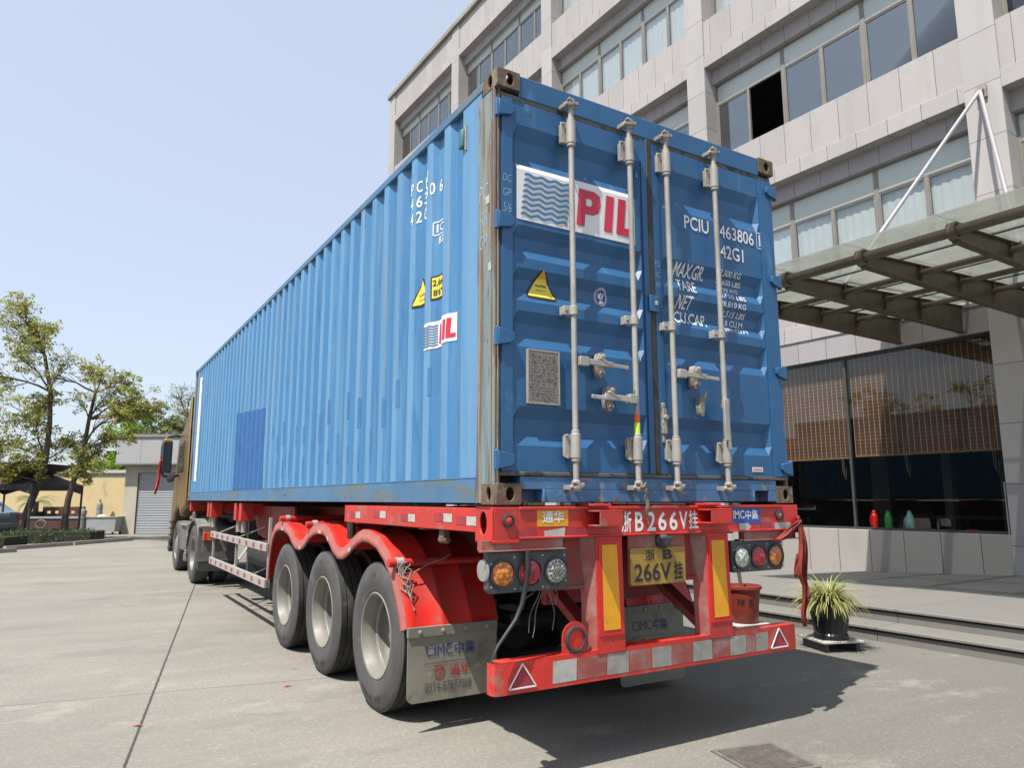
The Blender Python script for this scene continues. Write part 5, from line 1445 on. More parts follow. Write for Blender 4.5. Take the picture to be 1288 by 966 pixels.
# hanging hose and loose wires at the lamps
p = MB(); p.tube([(0.170, -0.045, Z - 0.245), (0.165, -0.055, Z - 0.33), (0.160, -0.050, Z - 0.40), (0.135, -0.045, Z - 0.52), (0.09, -0.05, Z - 0.60), (-0.02, -0.055, Z - 0.72), (-0.06, -0.06, Z - 0.785)], [0.016, 0.017, 0.016, 0.013, 0.011, 0.009, 0.004], 8)
tp(p, 'hanging_hose', 'hose')
p = MB()
for k in range(6):
    x = 0.26 + 0.025 * k; pts = [(x, 0.02, Z - 0.45)]
    for i in range(1, 8): pts.append((x + 0.012 * math.sin(i * 0.9 + k) - 0.012 * i * (1 if k < 3 else -0.2), 0.015, Z - 0.45 - i * (0.03 + 0.004 * (k % 3)) * (1 if k in (1, 2, 4) else 0.4)))
    p.tube(pts, 0.0026, 5)
tp(p, 'loose_wires', 'wire')
# rope tied round the fender stay
p = MB()
for k in range(3):
    pts = []
    for i in range(14):
        t = i / 13
        pts.append((-0.02 + 0.05 * math.sin(t * 9 + k * 1.3) * (1 - t) + 0.06 * t - 0.02 * k * t, 1.235 - 0.11 * t - 0.012 * math.sin(i + k), 1.06 - 0.02 * math.cos(i * 1.1 + k) * (1 - t) - (0.36 - 0.06 * k) * t))
    p.tube(pts, 0.0045, 6)
p.tube([(-0.01, 1.23, 0.99), (0.06, 1.21, 1.00), (0.16, 1.22, 1.045), (0.28, 1.235, 1.075), (0.34, 1.25, 1.10)], 0.005, 6)
p.tube([(-0.05, 1.20, 0.90), (0.0, 1.14, 0.86), (0.03, 1.16, 0.92), (-0.03, 1.19, 0.95), (0.01, 1.15, 0.84)], 0.005, 6)
tag(tp(p, 'rope', 'rope'), 'frayed pale rope knotted round the stay of the rear red fender', 'rope').parent = None
# faded red cloth tied to the right end of the beam
def ribbon(p, pts, wds, fold=0.02, n_=10):
    pts = [Vector(q) for q in pts]; vs = []
    for i, (c, w_) in enumerate(zip(pts, wds)):
        for k in range(n_ + 1):
            a = k / n_ - 0.5
            vs.append((c.x + a * w_ * 0.9, c.y + a * w_ * 0.35 + fold * math.sin(k * 2.1 + i * 0.5) - fold * 0.6 * math.cos(k * 1.3 + i), c.z + 0.012 * math.sin(k * 1.9 + i)))
    m_ = n_ + 1
    p.add(vs, [(i * m_ + k, i * m_ + k + 1, (i + 1) * m_ + k + 1, (i + 1) * m_ + k) for i in range(len(pts) - 1) for k in range(n_)])
p = MB()
ribbon(p, [(2.435, -0.045, 1.345), (2.43, -0.06, 1.30), (2.44, -0.07, 1.20), (2.42, -0.07, 1.08), (2.38, -0.07, 0.98), (2.44, -0.06, 0.90), (2.43, -0.06, 0.80), (2.41, -0.05, 0.70), (2.43, -0.05, 0.62)], [0.04, 0.085, 0.10, 0.09, 0.055, 0.075, 0.04, 0.06, 0.02], 0.016)
ribbon(p, [(2.44, -0.05, 1.335), (2.36, -0.06, 1.29), (2.29, -0.06, 1.245), (2.22, -0.05, 1.20), (2.17, -0.05, 1.215)], [0.03, 0.07, 0.11, 0.13, 0.08], 0.02)
ribbon(p, [(2.445, -0.04, 1.335), (2.465, -0.055, 1.24), (2.475, -0.055, 1.12), (2.46, -0.05, 1.0), (2.455, -0.05, 0.92)], [0.03, 0.05, 0.06, 0.05, 0.03])
ribbon(p, [(2.40, -0.05, 1.10), (2.365, -0.06, 1.03), (2.355, -0.06, 0.955)], [0.05, 0.05, 0.02])
for (a, b_) in (((2.445, -0.05, 1.345), (2.42, -0.03, 1.36)),): p.tube([a, b_], 0.02, 8)
o = p.build('tied_cloth', mat['cloth_red'], None); sb = o.modifiers.new('soft', 'SUBSURF'); sb.levels = 2; sb.render_levels = 2
o.modifiers.new('thick', 'SOLIDIFY').thickness = 0.004
tag(o, 'faded red cloth strip tied to the right end of the trailer beam', 'cloth')

# ================================================================== TRACTOR TRUCK
tk = thing('tractor_truck', 'bronze brown cab tractor truck with grey mudguards coupled ahead of the container', 'truck', (0, 0, 0))
def kp(mb, name, m, label=None, bevel=0.0, parent=None, smooth=True): return mb.build(name, mat[m], parent or tk, label, bevel=bevel, smooth=smooth)
# cab body: side outline extruded over the width
cab_out = [(12.55, 1.35), (12.42, 1.75), (12.42, 3.42), (12.46, 3.60), (12.62, 3.58), (13.0, 3.25), (13.55, 3.02), (14.1, 2.90), (14.30, 2.70), (14.55, 1.95), (14.78, 1.45), (14.80, 0.62), (14.55, 0.50), (14.40, 0.60), (14.42, 0.95), (14.25, 1.18), (13.95, 1.30), (13.55, 1.30), (13.25, 1.12), (13.05, 1.25)]
p = MB(); p.prism(cab_out, 'x', 0.005, 2.455)
kp(p, 'cab', 'cab', bevel=0.05)
p = MB(); p.box(-0.012, 0.01, 12.40, 12.47, 1.5, 3.58); kp(p, 'cab_edge', 'cab_edge', bevel=0.01)
p = MB(); p.box(0.06, 2.40, 12.36, 12.43, 1.55, 3.30); kp(p, 'cab_rear_panel', 'black_plastic')
p = MB(); p.prism([(13.20, 2.05), (13.25, 2.72), (13.95, 2.66), (14.25, 2.05)], 'x', -0.004, 0.006); kp(p, 'side_window', 'glassdark')
p = MB(); p.prism([(14.18, 2.72), (14.36, 2.62), (14.58, 1.98), (14.50, 1.98)], 'x', 0.15, 2.30); p.box(0.15, 2.30, 14.35, 14.62, 2.0, 2.6); kp(p, 'windscreen', 'glassdark')
p = MB(); p.box(0.02, 0.10, 13.12, 13.16, 1.5, 2.9); kp(p, 'door_seam', 'black')
# mirror on a bent arm
p = MB()
p.tube([(0.0, 14.0, 2.86), (-0.10, 13.95, 2.87), (-0.26, 13.9, 2.83), (-0.33, 13.88, 2.74), (-0.36, 13.88, 2.60), (-0.36, 13.88, 2.10), (-0.30, 13.88, 1.98), (-0.15, 13.9, 1.96), (0.0, 13.98, 2.0)], 0.026, 10)
arm = kp(p, 'mirror_arm', 'black_plastic')
p = MB(); p.box(-0.36, -0.16, 13.80, 13.92, 2.06, 2.74); kp(p, 'mirror_shell', 'black_plastic', parent=arm, bevel=0.03)
p = MB(); p.box(-0.34, -0.18, 13.795, 13.80, 2.10, 2.70); kp(p, 'mirror_glass', 'glassdark', parent=arm)
p = MB(); p.box(-0.34, -0.18, 13.80, 13.92, 2.73, 2.775); kp(p, 'mirror_cap', 'amber', parent=arm, bevel=0.01)
p = MB(); p.lathe([(0, -0.06), (0.07, -0.05), (0.085, 0.0), (0.06, 0.05), (0, 0.06)], (-0.16, 13.86, 1.93), 'y', 14); kp(p, 'kerb_mirror', 'black_plastic', parent=arm)
p = MB()
ribbon(p, [(-0.38, 13.83, 2.30), (-0.39, 13.82, 2.15), (-0.38, 13.82, 1.95), (-0.41, 13.82, 1.75), (-0.44, 13.82, 1.60)], [0.05, 0.08, 0.07, 0.06, 0.03])
p.tube([(-0.36, 13.80, 2.32), (-0.36, 13.96, 2.32)], 0.03, 8)
o = p.build('red_ribbon', mat['cloth_bright'], None); o.modifiers.new('thick', 'SOLIDIFY').thickness = 0.005
tag(o, 'bright red ribbon tied to the wing mirror arm of the truck', 'ribbon')
# frame, tanks, steps
p = MB()
for x in (0.80, 1.62): p.box(x - 0.04, x + 0.04, 9.6, 14.5, 0.85, 1.08)
p.box(0.55, 1.90, 10.4, 11.6, 1.08, 1.20)
kp(p, 'truck_frame', 'black')
p = MB(); p.box(0.02, 0.55, 11.95, 13.10, 0.48, 1.05); p.box(0.0, 0.40, 11.98, 12.30, 0.30, 0.46); p.tube([(0.04, 11.99, 1.12), (0.4, 11.99, 1.12)], 0.05, 10); p.tube([(0.12, 11.93, 0.42), (0.12, 11.93, 1.25)], 0.055, 10)
kp(p, 'battery_box', 'grey_fender', bevel=0.02)
p = MB(); p.box(-0.02, 0.3, 11.90, 11.93, 0.98, 1.01); p.box(-0.02, 0.02, 11.93, 12.9, 0.98, 1.01); p.tube([(0.0, 11.90, 0.5), (0.0, 11.90, 1.0)], 0.012, 8); p.tube([(0.26, 11.90, 0.5), (0.26, 11.90, 1.0)], 0.012, 8); p.box(-0.02, 0.34, 11.90, 12.0, 0.48, 0.51)
kp(p, 'step_frame', 'galv_rusty')
p = MB(); p.box(-0.02, 0.5, 14.45, 14.75, 0.35, 0.62)
for k in range(5): p.box(-0.05, 0.02, 14.3, 14.6, 0.42 + k * 0.14, 0.45 + k * 0.14)
kp(p, 'entry_steps', 'black_plastic')
def simple_wheel(x0, s, y, label=None, front=False):
    hub = thing('wheel', None, None); hub.parent = tk
    r = 0.515
    for k in range(1 if front else 2):
        xx = x0 + s * 0.325 * k
        p = MB(); p.lathe(tyre_prof(xx, s) + [(r - 0.006, xx + s * 0.022), (r, xx + s * 0.035), (r, xx + s * 0.23), (r - 0.02, xx + s * 0.25), (0.3, xx + s * 0.25)], (0, y, r), 'x', 56)
        p.build('tyre', mat['tyre_side'], hub)
        p = MB()
        if front: pr = [(0.297, 0.03), (0.286, 0.012), (0.275, 0.05), (0.20, 0.02), (0.10, -0.01), (0.0, -0.01)]
        else: pr = [(0.297, 0.03), (0.303, 0.012), (0.286, 0.012), (0.262, 0.085), (0.262, 0.115), (0.236, 0.165), (0.14, 0.17), (0.11, 0.06), (0.0, 0.055)]
        p.lathe([(a, xx + s * b) for a, b in pr], (0, y, r), 'x', 40); p.build('rim', mat['rim'], hub)
    return hub
simple_wheel(-0.02, 1, 11.02); simple_wheel(2.46, -1, 11.02)
simple_wheel(0.03, 1, 13.82, front=True); simple_wheel(2.41, -1, 13.82, front=True)
for X0 in (0.0, 1.84):
    p = MB(); arc = [(11.02 + 0.66 * math.cos(R(a)), 0.50 + 0.64 * math.sin(R(a))) for a in range(175, 9, -11)]
    arc = arc + [(11.02 - 0.0 + 0.66 * math.cos(R(180)), 0.3)] if False else arc
    path = [(a, b_) for a, b_ in reversed(arc)]
    path = sorted(path, key=lambda q: q[0])
    vs = []
    for y, z in path: vs += [(X0 - 0.03, y, z), (X0 + 0.62, y, z)]
    p.add(vs, [(2 * i, 2 * i + 1, 2 * i + 3, 2 * i + 2) for i in range(len(path) - 1)])
    for (ya, za), (yb_, zb_) in zip(path, path[1:]): p.add([(X0 - 0.03, ya, za), (X0 - 0.03, yb_, zb_), (X0 - 0.03, yb_, zb_ - 0.05), (X0 - 0.03, ya, za - 0.05)], [(0, 1, 2, 3)])
    o = kp(p, 'mudguard', 'grey_fender'); o.modifiers.new('thick', 'SOLIDIFY').thickness = 0.012
    p = MB(); p.prism([(X0 - 0.03, 1.02), (X0 + 0.62, 1.02), (X0 + 0.62, 0.25), (X0 + 0.05, 0.25), (X0 - 0.02, 0.32)], 'y', 10.33, 10.35); p.box(X0 - 0.03, X0 + 0.62, 10.30, 10.33, 0.98, 1.02); p.box(X0 - 0.03, X0 + 0.62, 10.30, 10.33, 0.42, 0.445)
    kp(p, 'rear_flap', 'grey_fender')
p = MB(); p.box(-0.01, 0.55, 10.28, 10.30, 0.26, 0.40); kp(p, 'flap_label_board', 'black_plastic')
p = MB(); p.box(0.0, 0.20, 9.88, 10.0, 0.80, 0.93); tl = kp(p, 'tail_lamp', 'lens_redplain', bevel=0.008)
p = MB(); p.box(0.055, 0.125, 9.870, 9.880, 0.805, 0.925); kp(p, 'lens', 'lens_orange', parent=tl)
p = MB(); p.box(0.0, 0.40, 10.0, 10.04, 0.60, 1.0); p.box(0.02, 0.30, 9.98, 10.0, 0.46, 0.50); kp(p, 'lamp_bracket', 'grey_fender')

# ================================================================== FOREGROUND SMALL THINGS
# manhole cover
p = MB(); mh = thing('manhole_cover', 'dark brown square steel cover set in the yard behind the trailer', 'manhole cover', (1.565, -0.38, 0), R(-12))
p.box(-0.215, 0.215, -0.215, 0.215, 0.002, 0.008); p.build('cover_frame', M('cover frame', (0.13, 0.12, 0.108), 0.8, var=0.2, vscale=12), mh)
p = MB(); p.box(-0.185, 0.185, -0.185, 0.185, 0.006, 0.013)
for i in range(5):
    for j in range(5): p.box(-0.16 + i * 0.07, -0.12 + i * 0.07, -0.16 + j * 0.07, -0.12 + j * 0.07, 0.012, 0.0155)
p.build('cover_plate', M('rusty cover', (0.085, 0.070, 0.064), 0.85, var=0.25, vscale=14, spots=[((0.17, 0.14, 0.12), 9.0, 0.55, 0.68)], bmp=0.2), mh, bevel=0.002)
# plants on low slab stands
slab_m = M('slab stand', (0.42, 0.40, 0.37), 0.8, var=0.12, vscale=8)
def stand(x, y, rz, label):
    t = thing('slab_stand', label, 'plant stand', (x, y, 0), rz, 'stands under the plant pots')
    p = MB(); p.box(-0.225, 0.225, -0.225, 0.225, 0.085, 0.105); p.build('slab', slab_m, t, bevel=0.003)
    for a in (-1, 1):
        p = MB(); p.box(a * 0.17 - 0.02, a * 0.17 + 0.02, -0.19, 0.19, 0.0, 0.085); p.build('foot', mat['black_plastic'], t)
    return t
stand(4.68, 1.40, R(-20), 'pale square slab stand under the black pot of striped leaves')
stand(4.66, 2.52, R(-10), 'pale square slab stand under the large red pot')
pp = thing('potted_plant', 'spiky green and yellow striped leaves in a fluted black plastic pot by the steps', 'potted plant', (4.655, 1.375, 0.105)); pp.scale = (1.08, 1.08, 1.08)
p = MB(); vs = []; prof = [(0.150, 0.0), (0.152, 0.04), (0.140, 0.055), (0.145, 0.08), (0.165, 0.22), (0.185, 0.335), (0.197, 0.338), (0.197, 0.355), (0.185, 0.357), (0.175, 0.32)]
nseg = 72
for r_, z in prof:
    for k in range(nseg):
        t = 2 * PI * k / nseg; f_ = 1 + (0.030 * math.cos(k / nseg * 2 * PI * 18) if 0.05 < z < 0.33 and r_ > 0.142 else 0)
        vs.append((r_ * f_ * math.cos(t), r_ * f_ * math.sin(t), z))
p.add(vs, [(i * nseg + k, i * nseg + (k + 1) % nseg, (i + 1) * nseg + (k + 1) % nseg, (i + 1) * nseg + k) for i in range(len(prof) - 1) for k in range(nseg)])
p.add([(0.168 * math.cos(2 * PI * k / 24), 0.168 * math.sin(2 * PI * k / 24), 0.325) for k in range(24)], [tuple(range(24))])
p.build('pot', M('black plastic pot', (0.018, 0.018, 0.02), 0.35, var=0.2, vscale=12), pp)
def leaf_mat(name, c1, c2, c3=None, tr_=0.35, rough=0.5):
    m, nt, bs = newmat(name)
    gi = nd(nt, 'ShaderNodeNewGeometry')
    rp = nd(nt, 'ShaderNodeValToRGB'); cr = rp.color_ramp
    cr.elements[0].position = 0; cr.elements[0].color = (*c1, 1); cr.elements[1].position = 1; cr.elements[1].color = (*c2, 1)
    if c3:
        e = cr.elements.new(0.86); e.color = (*c2, 1); cr.elements[2].color = (*c3, 1); cr.elements[2].position = 0.90
    nt.links.new(gi.outputs['Random Per Island'], rp.inputs[0])
    nt.links.new(rp.outputs[0], bs.inputs['Base Color']); bs.inputs['Roughness'].default_value = rough
    bs.inputs['Specular IOR Level'].default_value = 0.3
    tl = nd(nt, 'ShaderNodeBsdfTranslucent'); nt.links.new(rp.outputs[0], tl.inputs[0]); mx = nd(nt, 'ShaderNodeMixShader'); mx.inputs[0].default_value = tr_
    nt.links.new(bs.outputs[0], mx.inputs[1]); nt.links.new(tl.outputs[0], mx.inputs[2]); nt.links.new(mx.outputs[0], nt.nodes['Material Output'].inputs[0])
    return m
m_blade = leaf_mat('striped blade green', (0.07, 0.15, 0.02), (0.26, 0.31, 0.07), (0.30, 0.22, 0.10))
m_bladey = leaf_mat('striped blade cream edge', (0.46, 0.45, 0.19), (0.62, 0.56, 0.31), (0.38, 0.24, 0.12))
gr, ye = MB(), MB()
for i in range(620):
    a = rnd.uniform(0, 2 * PI); L_ = rnd.uniform(0.16, 0.38); up_ = rnd.uniform(0.15, 1.45); w_ = rnd.uniform(0.005, 0.010)
    r0 = rnd.uniform(0, 0.10); base = Vector((r0 * math.cos(a), r0 * math.sin(a), 0.325)); d = Vector((math.cos(a), math.sin(a), 0)); side = Vector((-math.sin(a), math.cos(a), 0))
    n_ = 6; el = up_; q = base.copy(); pts = [q.copy()]
    if i % 40 == 0: L_ *= 1.35
    for k in range(n_):
        q = q + (d * math.cos(el) + Vector((0, 0, 1)) * math.sin(el)) * L_ / n_; el -= rnd.uniform(0.12, 0.46); pts.append(q.copy())
    vs = []; vy = []; vz = []
    for k, c in enumerate(pts):
        ww = w_ * (1 - (k / n_) ** 2.2) + 0.0008
        vs += [c - side * ww * 0.6, c + side * ww * 0.6]; vy += [c - side * ww, c - side * ww * 0.6 + Vector((0, 0, 0.0005))]; vz += [c + side * ww * 0.6 + Vector((0, 0, 0.0005)), c + side * ww]
    fs = [(2 * k, 2 * k + 1, 2 * k + 3, 2 * k + 2) for k in range(n_)]
    gr.add(vs, fs); ye.add(vy, fs); ye.add(vz, fs)
gr.build('foliage', m_blade, pp, recalc=False); ye.build('leaf_edges', m_bladey, pp, recalc=False)
rp_ = thing('flower_pot', 'large terracotta red plastic pot with dark characters and a cut bare stem', 'flower pot', (4.665, 2.48, 0.105))
p = MB(); p.lathe([(0.0, 0.0), (0.135, 0.0), (0.150, 0.02), (0.165, 0.20), (0.185, 0.36), (0.205, 0.375), (0.205, 0.405), (0.190, 0.41), (0.178, 0.36), (0.0, 0.35)], (0, 0, 0), 'z', 40)
p.build('pot', M('red brown plastic pot', (0.24, 0.036, 0.020), 0.45, var=0.1, vscale=8, spots=[((0.24, 0.10, 0.06), 5, 0.6, 0.75)]), rp_)
def on_pot(u, v):
    t = u / 0.176; rr = 0.165 + (v - 0.20) * 0.125 + 0.003; a0 = math.atan2(-5.93, -6.65)
    return (rr * math.cos(a0 + t), rr * math.sin(a0 + t), v)
D2().text('吉', 0.045, 0.185, 0.085, 0.095, 0.006).text('祥', -0.075, 0.185, 0.090, 0.095, 0.004).build('pot_characters', mat['black_ink'], rp_, on_pot, ufolds=[k * 0.02 for k in range(-14, 9)])
p = MB(); p.tube([(-0.01, 0.02, 0.34), (-0.02, 0.02, 0.45), (-0.04, 0.03, 0.62), (-0.05, 0.03, 0.80)], [0.022, 0.02, 0.022, 0.018], 8); p.tube([(0.05, -0.02, 0.36), (0.055, -0.02, 0.43)], 0.008, 6)
p.build('stem', M('grey bark stem', (0.12, 0.10, 0.08), 0.9, var=0.4, vscale=30), rp_)
# vacuum flasks inside the shop window
def flask(s, m_, label, hasflower=False, h=0.37):
    x, y, z = bloc(0.42, s, -0.56 + Z)
    t = thing('vacuum_flask', label, 'flask', (x, y, z), rnd.uniform(0, 3), 'flasks standing behind the window')
    p = MB(); p.lathe([(0.0, 0), (0.062, 0), (0.066, 0.01), (0.066, 0.245), (0.060, 0.270), (0.038, 0.300), (0.038, 0.31)], (0, 0, 0), 'z', 24)
    for zz in (0.05, 0.10, 0.15): p.lathe([(0.066, zz - 0.006), (0.069, zz), (0.066, zz + 0.006)], (0, 0, 0), 'z', 24)
    p.build('body', m_, t)
    p = MB(); p.lathe([(0.041, 0.298), (0.041, 0.335), (0.030, 0.352), (0.012, 0.356), (0.012, 0.372), (0, 0.374)], (0, 0, 0), 'z', 20); p.build('cap', m_, t)
    p = MB(); p.tube([(0.064, 0, 0.25), (0.105, 0, 0.24), (0.110, 0, 0.16), (0.100, 0, 0.08), (0.064, 0, 0.07)], 0.008, 8); p.build('handle', m_, t)
    if hasflower:
        q = MB()
        for i in range(8):
            a = rnd.uniform(0, 2 * PI); zz = rnd.uniform(0.04, 0.2)
            q.obox((0.067 * math.cos(a), 0.067 * math.sin(a), zz), (-math.sin(a), math.cos(a), 0.4), (math.cos(a), math.sin(a), 0), (0, 0, 1), 0.014, 0.002, 0.012)
        q.build('leaf_print', M('print green', (0.01, 0.06, 0.04), 0.5), t)
flask(0.14, M('red enamel', (0.75, 0.02, 0.02), 0.3), 'red vacuum flask behind the ground floor window')
flask(-0.14, M('green enamel', (0.03, 0.42, 0.07), 0.3), 'green vacuum flask behind the ground floor window')
flask(-0.55, M('pale turquoise enamel', (0.25, 0.62, 0.66), 0.3), 'pale turquoise vacuum flask with dark print behind the window', True, 0.37)
x, y, z = bloc(0.42, -1.62, -0.56 + Z)
p = MB(); p.lathe([(0.0, 0.0), (0.10, 0.0), (0.125, 0.02), (0.10, 0.045), (0.04, 0.06), (0, 0.062)], (0, 0, 0), 'z', 20)
tag(p.build('bowl_cover', M('pink plastic', (0.5, 0.02, 0.09), 0.4), None), 'pink plastic lid lying low behind the shop window', 'lid').location = (x, y, z)
# bamboo roll blinds behind the glass
def blind_mat():
    m = bpy.data.materials.new('bamboo slat blind'); m.use_nodes = True; nt = m.node_tree; bs = nt.nodes['Principled BSDF']
    tc = nd(nt, 'ShaderNodeTexCoord'); sp = nd(nt, 'ShaderNodeSeparateXYZ'); nt.links.new(tc.outputs['Object'], sp.inputs[0])
    sl = noise(nt, coords(nt, (1, 0.3, 60)), 1.5, 3)
    c = mixc(nt, ramp(nt, sl, 0.3, 0.7), (0.085, 0.032, 0.022), (0.185, 0.070, 0.042))
    big = noise(nt, coords(nt, (1, 0.4, 1.4)), 1.4, 3)
    c = mixc(nt, ramp(nt, big, 0.35, 0.7), c, mixc(nt, 0.55, c, (0.40, 0.40, 0.40), 'MULTIPLY'))
    q = math_(nt, 'DIVIDE', sp.outputs[1], 0.105); fr = math_(nt, 'SUBTRACT', q, math_(nt, 'FLOOR', q))
    k = math_(nt, 'LESS_THAN', fr, 0.10)
    c = mixc(nt, k, c, (0.46, 0.37, 0.25))
    nt.links.new(c, bs.inputs['Base Color']); bs.inputs['Roughness'].default_value = 0.7
    zz = math_(nt, 'MULTIPLY', sp.outputs[2], 90.0)
    bump(nt, bs, math_(nt, 'SINE', zz), 0.4, 0.004)
    return m
bm_ = blind_mat()
cord_m = M('blind cord', (0.30, 0.24, 0.15), 0.8)
def blind(s0, s1, zlow, label):
    x, y, z = bloc(0.24, s0, 0)
    t = thing('roll_blind', label, 'roll blind', (x, y, z), RZ, 'bamboo blinds in the ground floor windows')
    w_ = s1 - s0
    p = MB(); p.box(-0.006, 0.006, 0, w_, zlow, 2.84 + Z); p.build('slats', bm_, t)
    p = MB(); p.tube([(0, -0.0, zlow), (0, w_, zlow)], 0.020, 10); p.build('bottom_roll', M('blind roll', (0.24, 0.13, 0.055), 0.7, var=0.3, vscale=20), t)
    p = MB(); p.tube([(-0.03, 0.15, zlow + 0.3), (-0.03, 0.15, zlow - 0.32)], 0.004, 5); p.tube([(-0.03, 0.19, zlow), (-0.03, 0.18, zlow - 0.25), (-0.03, 0.13, zlow - 0.42), (-0.03, 0.10, zlow - 0.2)], 0.004, 5); p.build('cord', cord_m, t)
    return t
blind(0.41, 3.40, 0.82 + Z, 'bamboo roll blind left of the window divider')
blind(-0.86, 0.31, 0.84 + Z, 'narrow bamboo roll blind just right of the window divider')
blind(-2.34, -0.87, 0.84 + Z, 'bamboo roll blind beside the large granite pillar')
# fallen red leaves
leaf_m = M('dry red leaf', (0.42, 0.10, 0.05), 0.8, var=0.2)
for i, (x, y, l_) in enumerate(((-1.48, 2.20, 'dry red leaf lying alone on the yard left of the trailer'), (-0.37, 2.72, 'dry red leaf on the yard beside the rearmost tyre'), (-0.16, 3.3, 'small dry leaf beside the middle tyre'), (5.1, 1.15, 'dry leaf at the foot of the steps near the black pot'), (5.2, 0.75, 'dry leaf at the foot of the steps farthest right'))):
    p = MB(); a = rnd.uniform(0, 6); s = 0.045 if i < 2 else 0.028
    p.add([(s * math.cos(a), s * math.sin(a), 0.004), (0.4 * s * math.cos(a + 1.5), 0.4 * s * math.sin(a + 1.5), 0.012), (-s * math.cos(a), -s * math.sin(a), 0.004), (0.4 * s * math.cos(a - 1.5), 0.4 * s * math.sin(a - 1.5), 0.010)], [(0, 1, 3), (1, 2, 3)])
    o = p.build('fallen_leaf', leaf_m, None, smooth=False); o.location = (x, y, 0); tag(o, l_, 'leaf', 'fallen leaves')

# ================================================================== BACKGROUND, far end of the yard
# frame of the far row: u along the row (to the right), d away from the camera
RTv = Vector((math.cos(YAW), -math.sin(YAW))); FWv = Vector((math.sin(YAW), math.cos(YAW)))
def far(u, d): 
    q = Vector((CAM.x, CAM.y)) + RTv * u + FWv * d
    return (q.x, q.y, 0)
BZ = -YAW
gh = thing('garage', 'small flat roofed pale garage with grey panel fascia and a closed roller shutter', 'garage', far(-16.95, 32), BZ)
wall_m = M('pale render', (0.50, 0.46, 0.375), 0.85, var=0.08, vscale=1.5, stretch=(1, 1, 0.5), spots=[((0.30, 0.28, 0.23), 1.2, 0.55, 0.75, (1, 1, 0.4))])
p = MB(); p.box(0, 0.55, 0, 6, 0, 3.05); p.box(3.9, 7.0, 0, 6, 0, 3.05); p.box(0.55, 3.9, 0, 6, 2.64, 3.05); p.box(0.55, 3.9, 0.4, 6, 0, 2.64); p.build('wall', wall_m, gh)
fas = M('grey fascia panel', (0.42, 0.42, 0.43), 0.5, var=0.05, vscale=1.0)
for a, c in ((-0.30, 0.765), (0.775, 1.67), (1.68, 2.6), (2.61, 3.55), (3.56, 4.5), (4.51, 5.5)):
    p = MB(); p.box(a, c, -0.35, -0.25, 3.05, 4.18); p.build('fascia_panel', fas, gh)
p = MB(); p.box(-0.30, 7.0, -0.252, 6, 2.98, 4.15); p.box(-0.36, 7.05, -0.40, 6.1, 4.18, 4.30); p.box(-0.33, 7.02, -0.37, -0.22, 2.98, 3.052); p.build('roof', M('roof edge', (0.25, 0.25, 0.25), 0.7), gh)
sh_m = M('grey roller shutter', (0.44, 0.46, 0.49), 0.45, 0.1, var=0.04)
p = MB(); vs = []; k = 0
zz = 0.02
while zz < 2.62:
    p.box(0.56, 3.89, 0.10 - 0.03, 0.13, zz, zz + 0.085); p.box(0.56, 3.89, 0.11, 0.13, zz + 0.085, zz + 0.11); zz += 0.11
p.build('roller_shutter', sh_m, gh, bevel=0)
p = MB(); p.box(0.53, 0.56, 0.03, 0.2, 0, 2.66); p.box(3.89, 3.92, 0.03, 0.2, 0, 2.66); p.box(0.53, 3.92, 0.03, 0.2, 2.62, 2.66); p.build('shutter_frame', mat['alu_dark'], gh)
# ochre boundary wall with grey coping
yw = thing('boundary_wall', 'ochre rendered yard wall with pale grey coping left of the garage', 'wall', far(-27, 34.6), BZ)
och = M('ochre render', (0.62, 0.49, 0.27), 0.85, var=0.06, vscale=1.2, spots=[((0.40, 0.33, 0.20), 1.5, 0.60, 0.75, (1, 1, 0.5)), ((0.16, 0.13, 0.10), 7.0, 0.72, 0.74)])
p = MB(); p.box(-8, 9.3, 0, 0.24, 0, 2.50); p.build('wall_face', och, yw)
p = MB(); p.box(-8, 9.3, -0.004, 0.244, 2.50, 2.72); p.build('wall_band', M('pale band', (0.42, 0.37, 0.28), 0.8), yw)
p = MB(); p.box(-8, 9.3, -0.08, 0.32, 2.72, 2.86); p.build('coping', M('pale coping', (0.50, 0.49, 0.46), 0.7, var=0.08), yw)
# low dark wall (planter) and things by it
lw = thing('low_wall', 'dark brown low wall with pale top below the ochre wall', 'low wall', far(-21.6, 32.2), BZ)
p = MB(); p.box(-3.0, 3.0, 0, 0.25, 0, 0.66); p.build('wall_face', M('dark red brown low wall', (0.075, 0.035, 0.03), 0.8, var=0.3, vscale=3), lw)
p = MB(); p.box(-3.02, 3.02, -0.03, 0.28, 0.66, 0.74); p.build('coping', M('low wall top', (0.30, 0.33, 0.37), 0.6), lw)
p = MB(); pts = [(0.22 * math.cos(2 * PI * k / 20), 0, 0.17 * math.sin(2 * PI * k / 20)) for k in range(21)]
p.tube(pts, 0.035, 8); o = p.build('coiled_hose', M('pale hose', (0.16, 0.14, 0.10), 0.8, var=0.3, vscale=20), None); x, y, z = far(-20.45, 32.0); o.location = (x, y, 0.42); o.rotation_euler = (0, 0, BZ); tag(o, 'pale coiled hose hung on the low brown wall', 'hose')
bd = thing('timber_rack', 'dark red boards with round holes leaning above the low brown wall', 'boards', far(-20.2, 33.2), BZ)
brm = M('dark red board', (0.10, 0.035, 0.03), 0.8, var=0.2)
p = MB(); p.box(-1.0, 0.9, 0, 0.06, 0.98, 1.16); p.box(-1.0, 0.9, 0, 0.06, 0.62, 0.86); p.build('board', brm, bd)
p = MB()
for k in range(6): p.box(-1.0 + k * 0.36, -0.82 + k * 0.36, 0.002, 0.058, 0.86, 0.98)
p.build('spacers', brm, bd)
p = MB(); p.box(-0.95, -0.85, 0.01, 0.05, 0, 0.62); p.box(0.75, 0.85, 0.01, 0.05, 0, 0.62); p.build('posts', brm, bd)
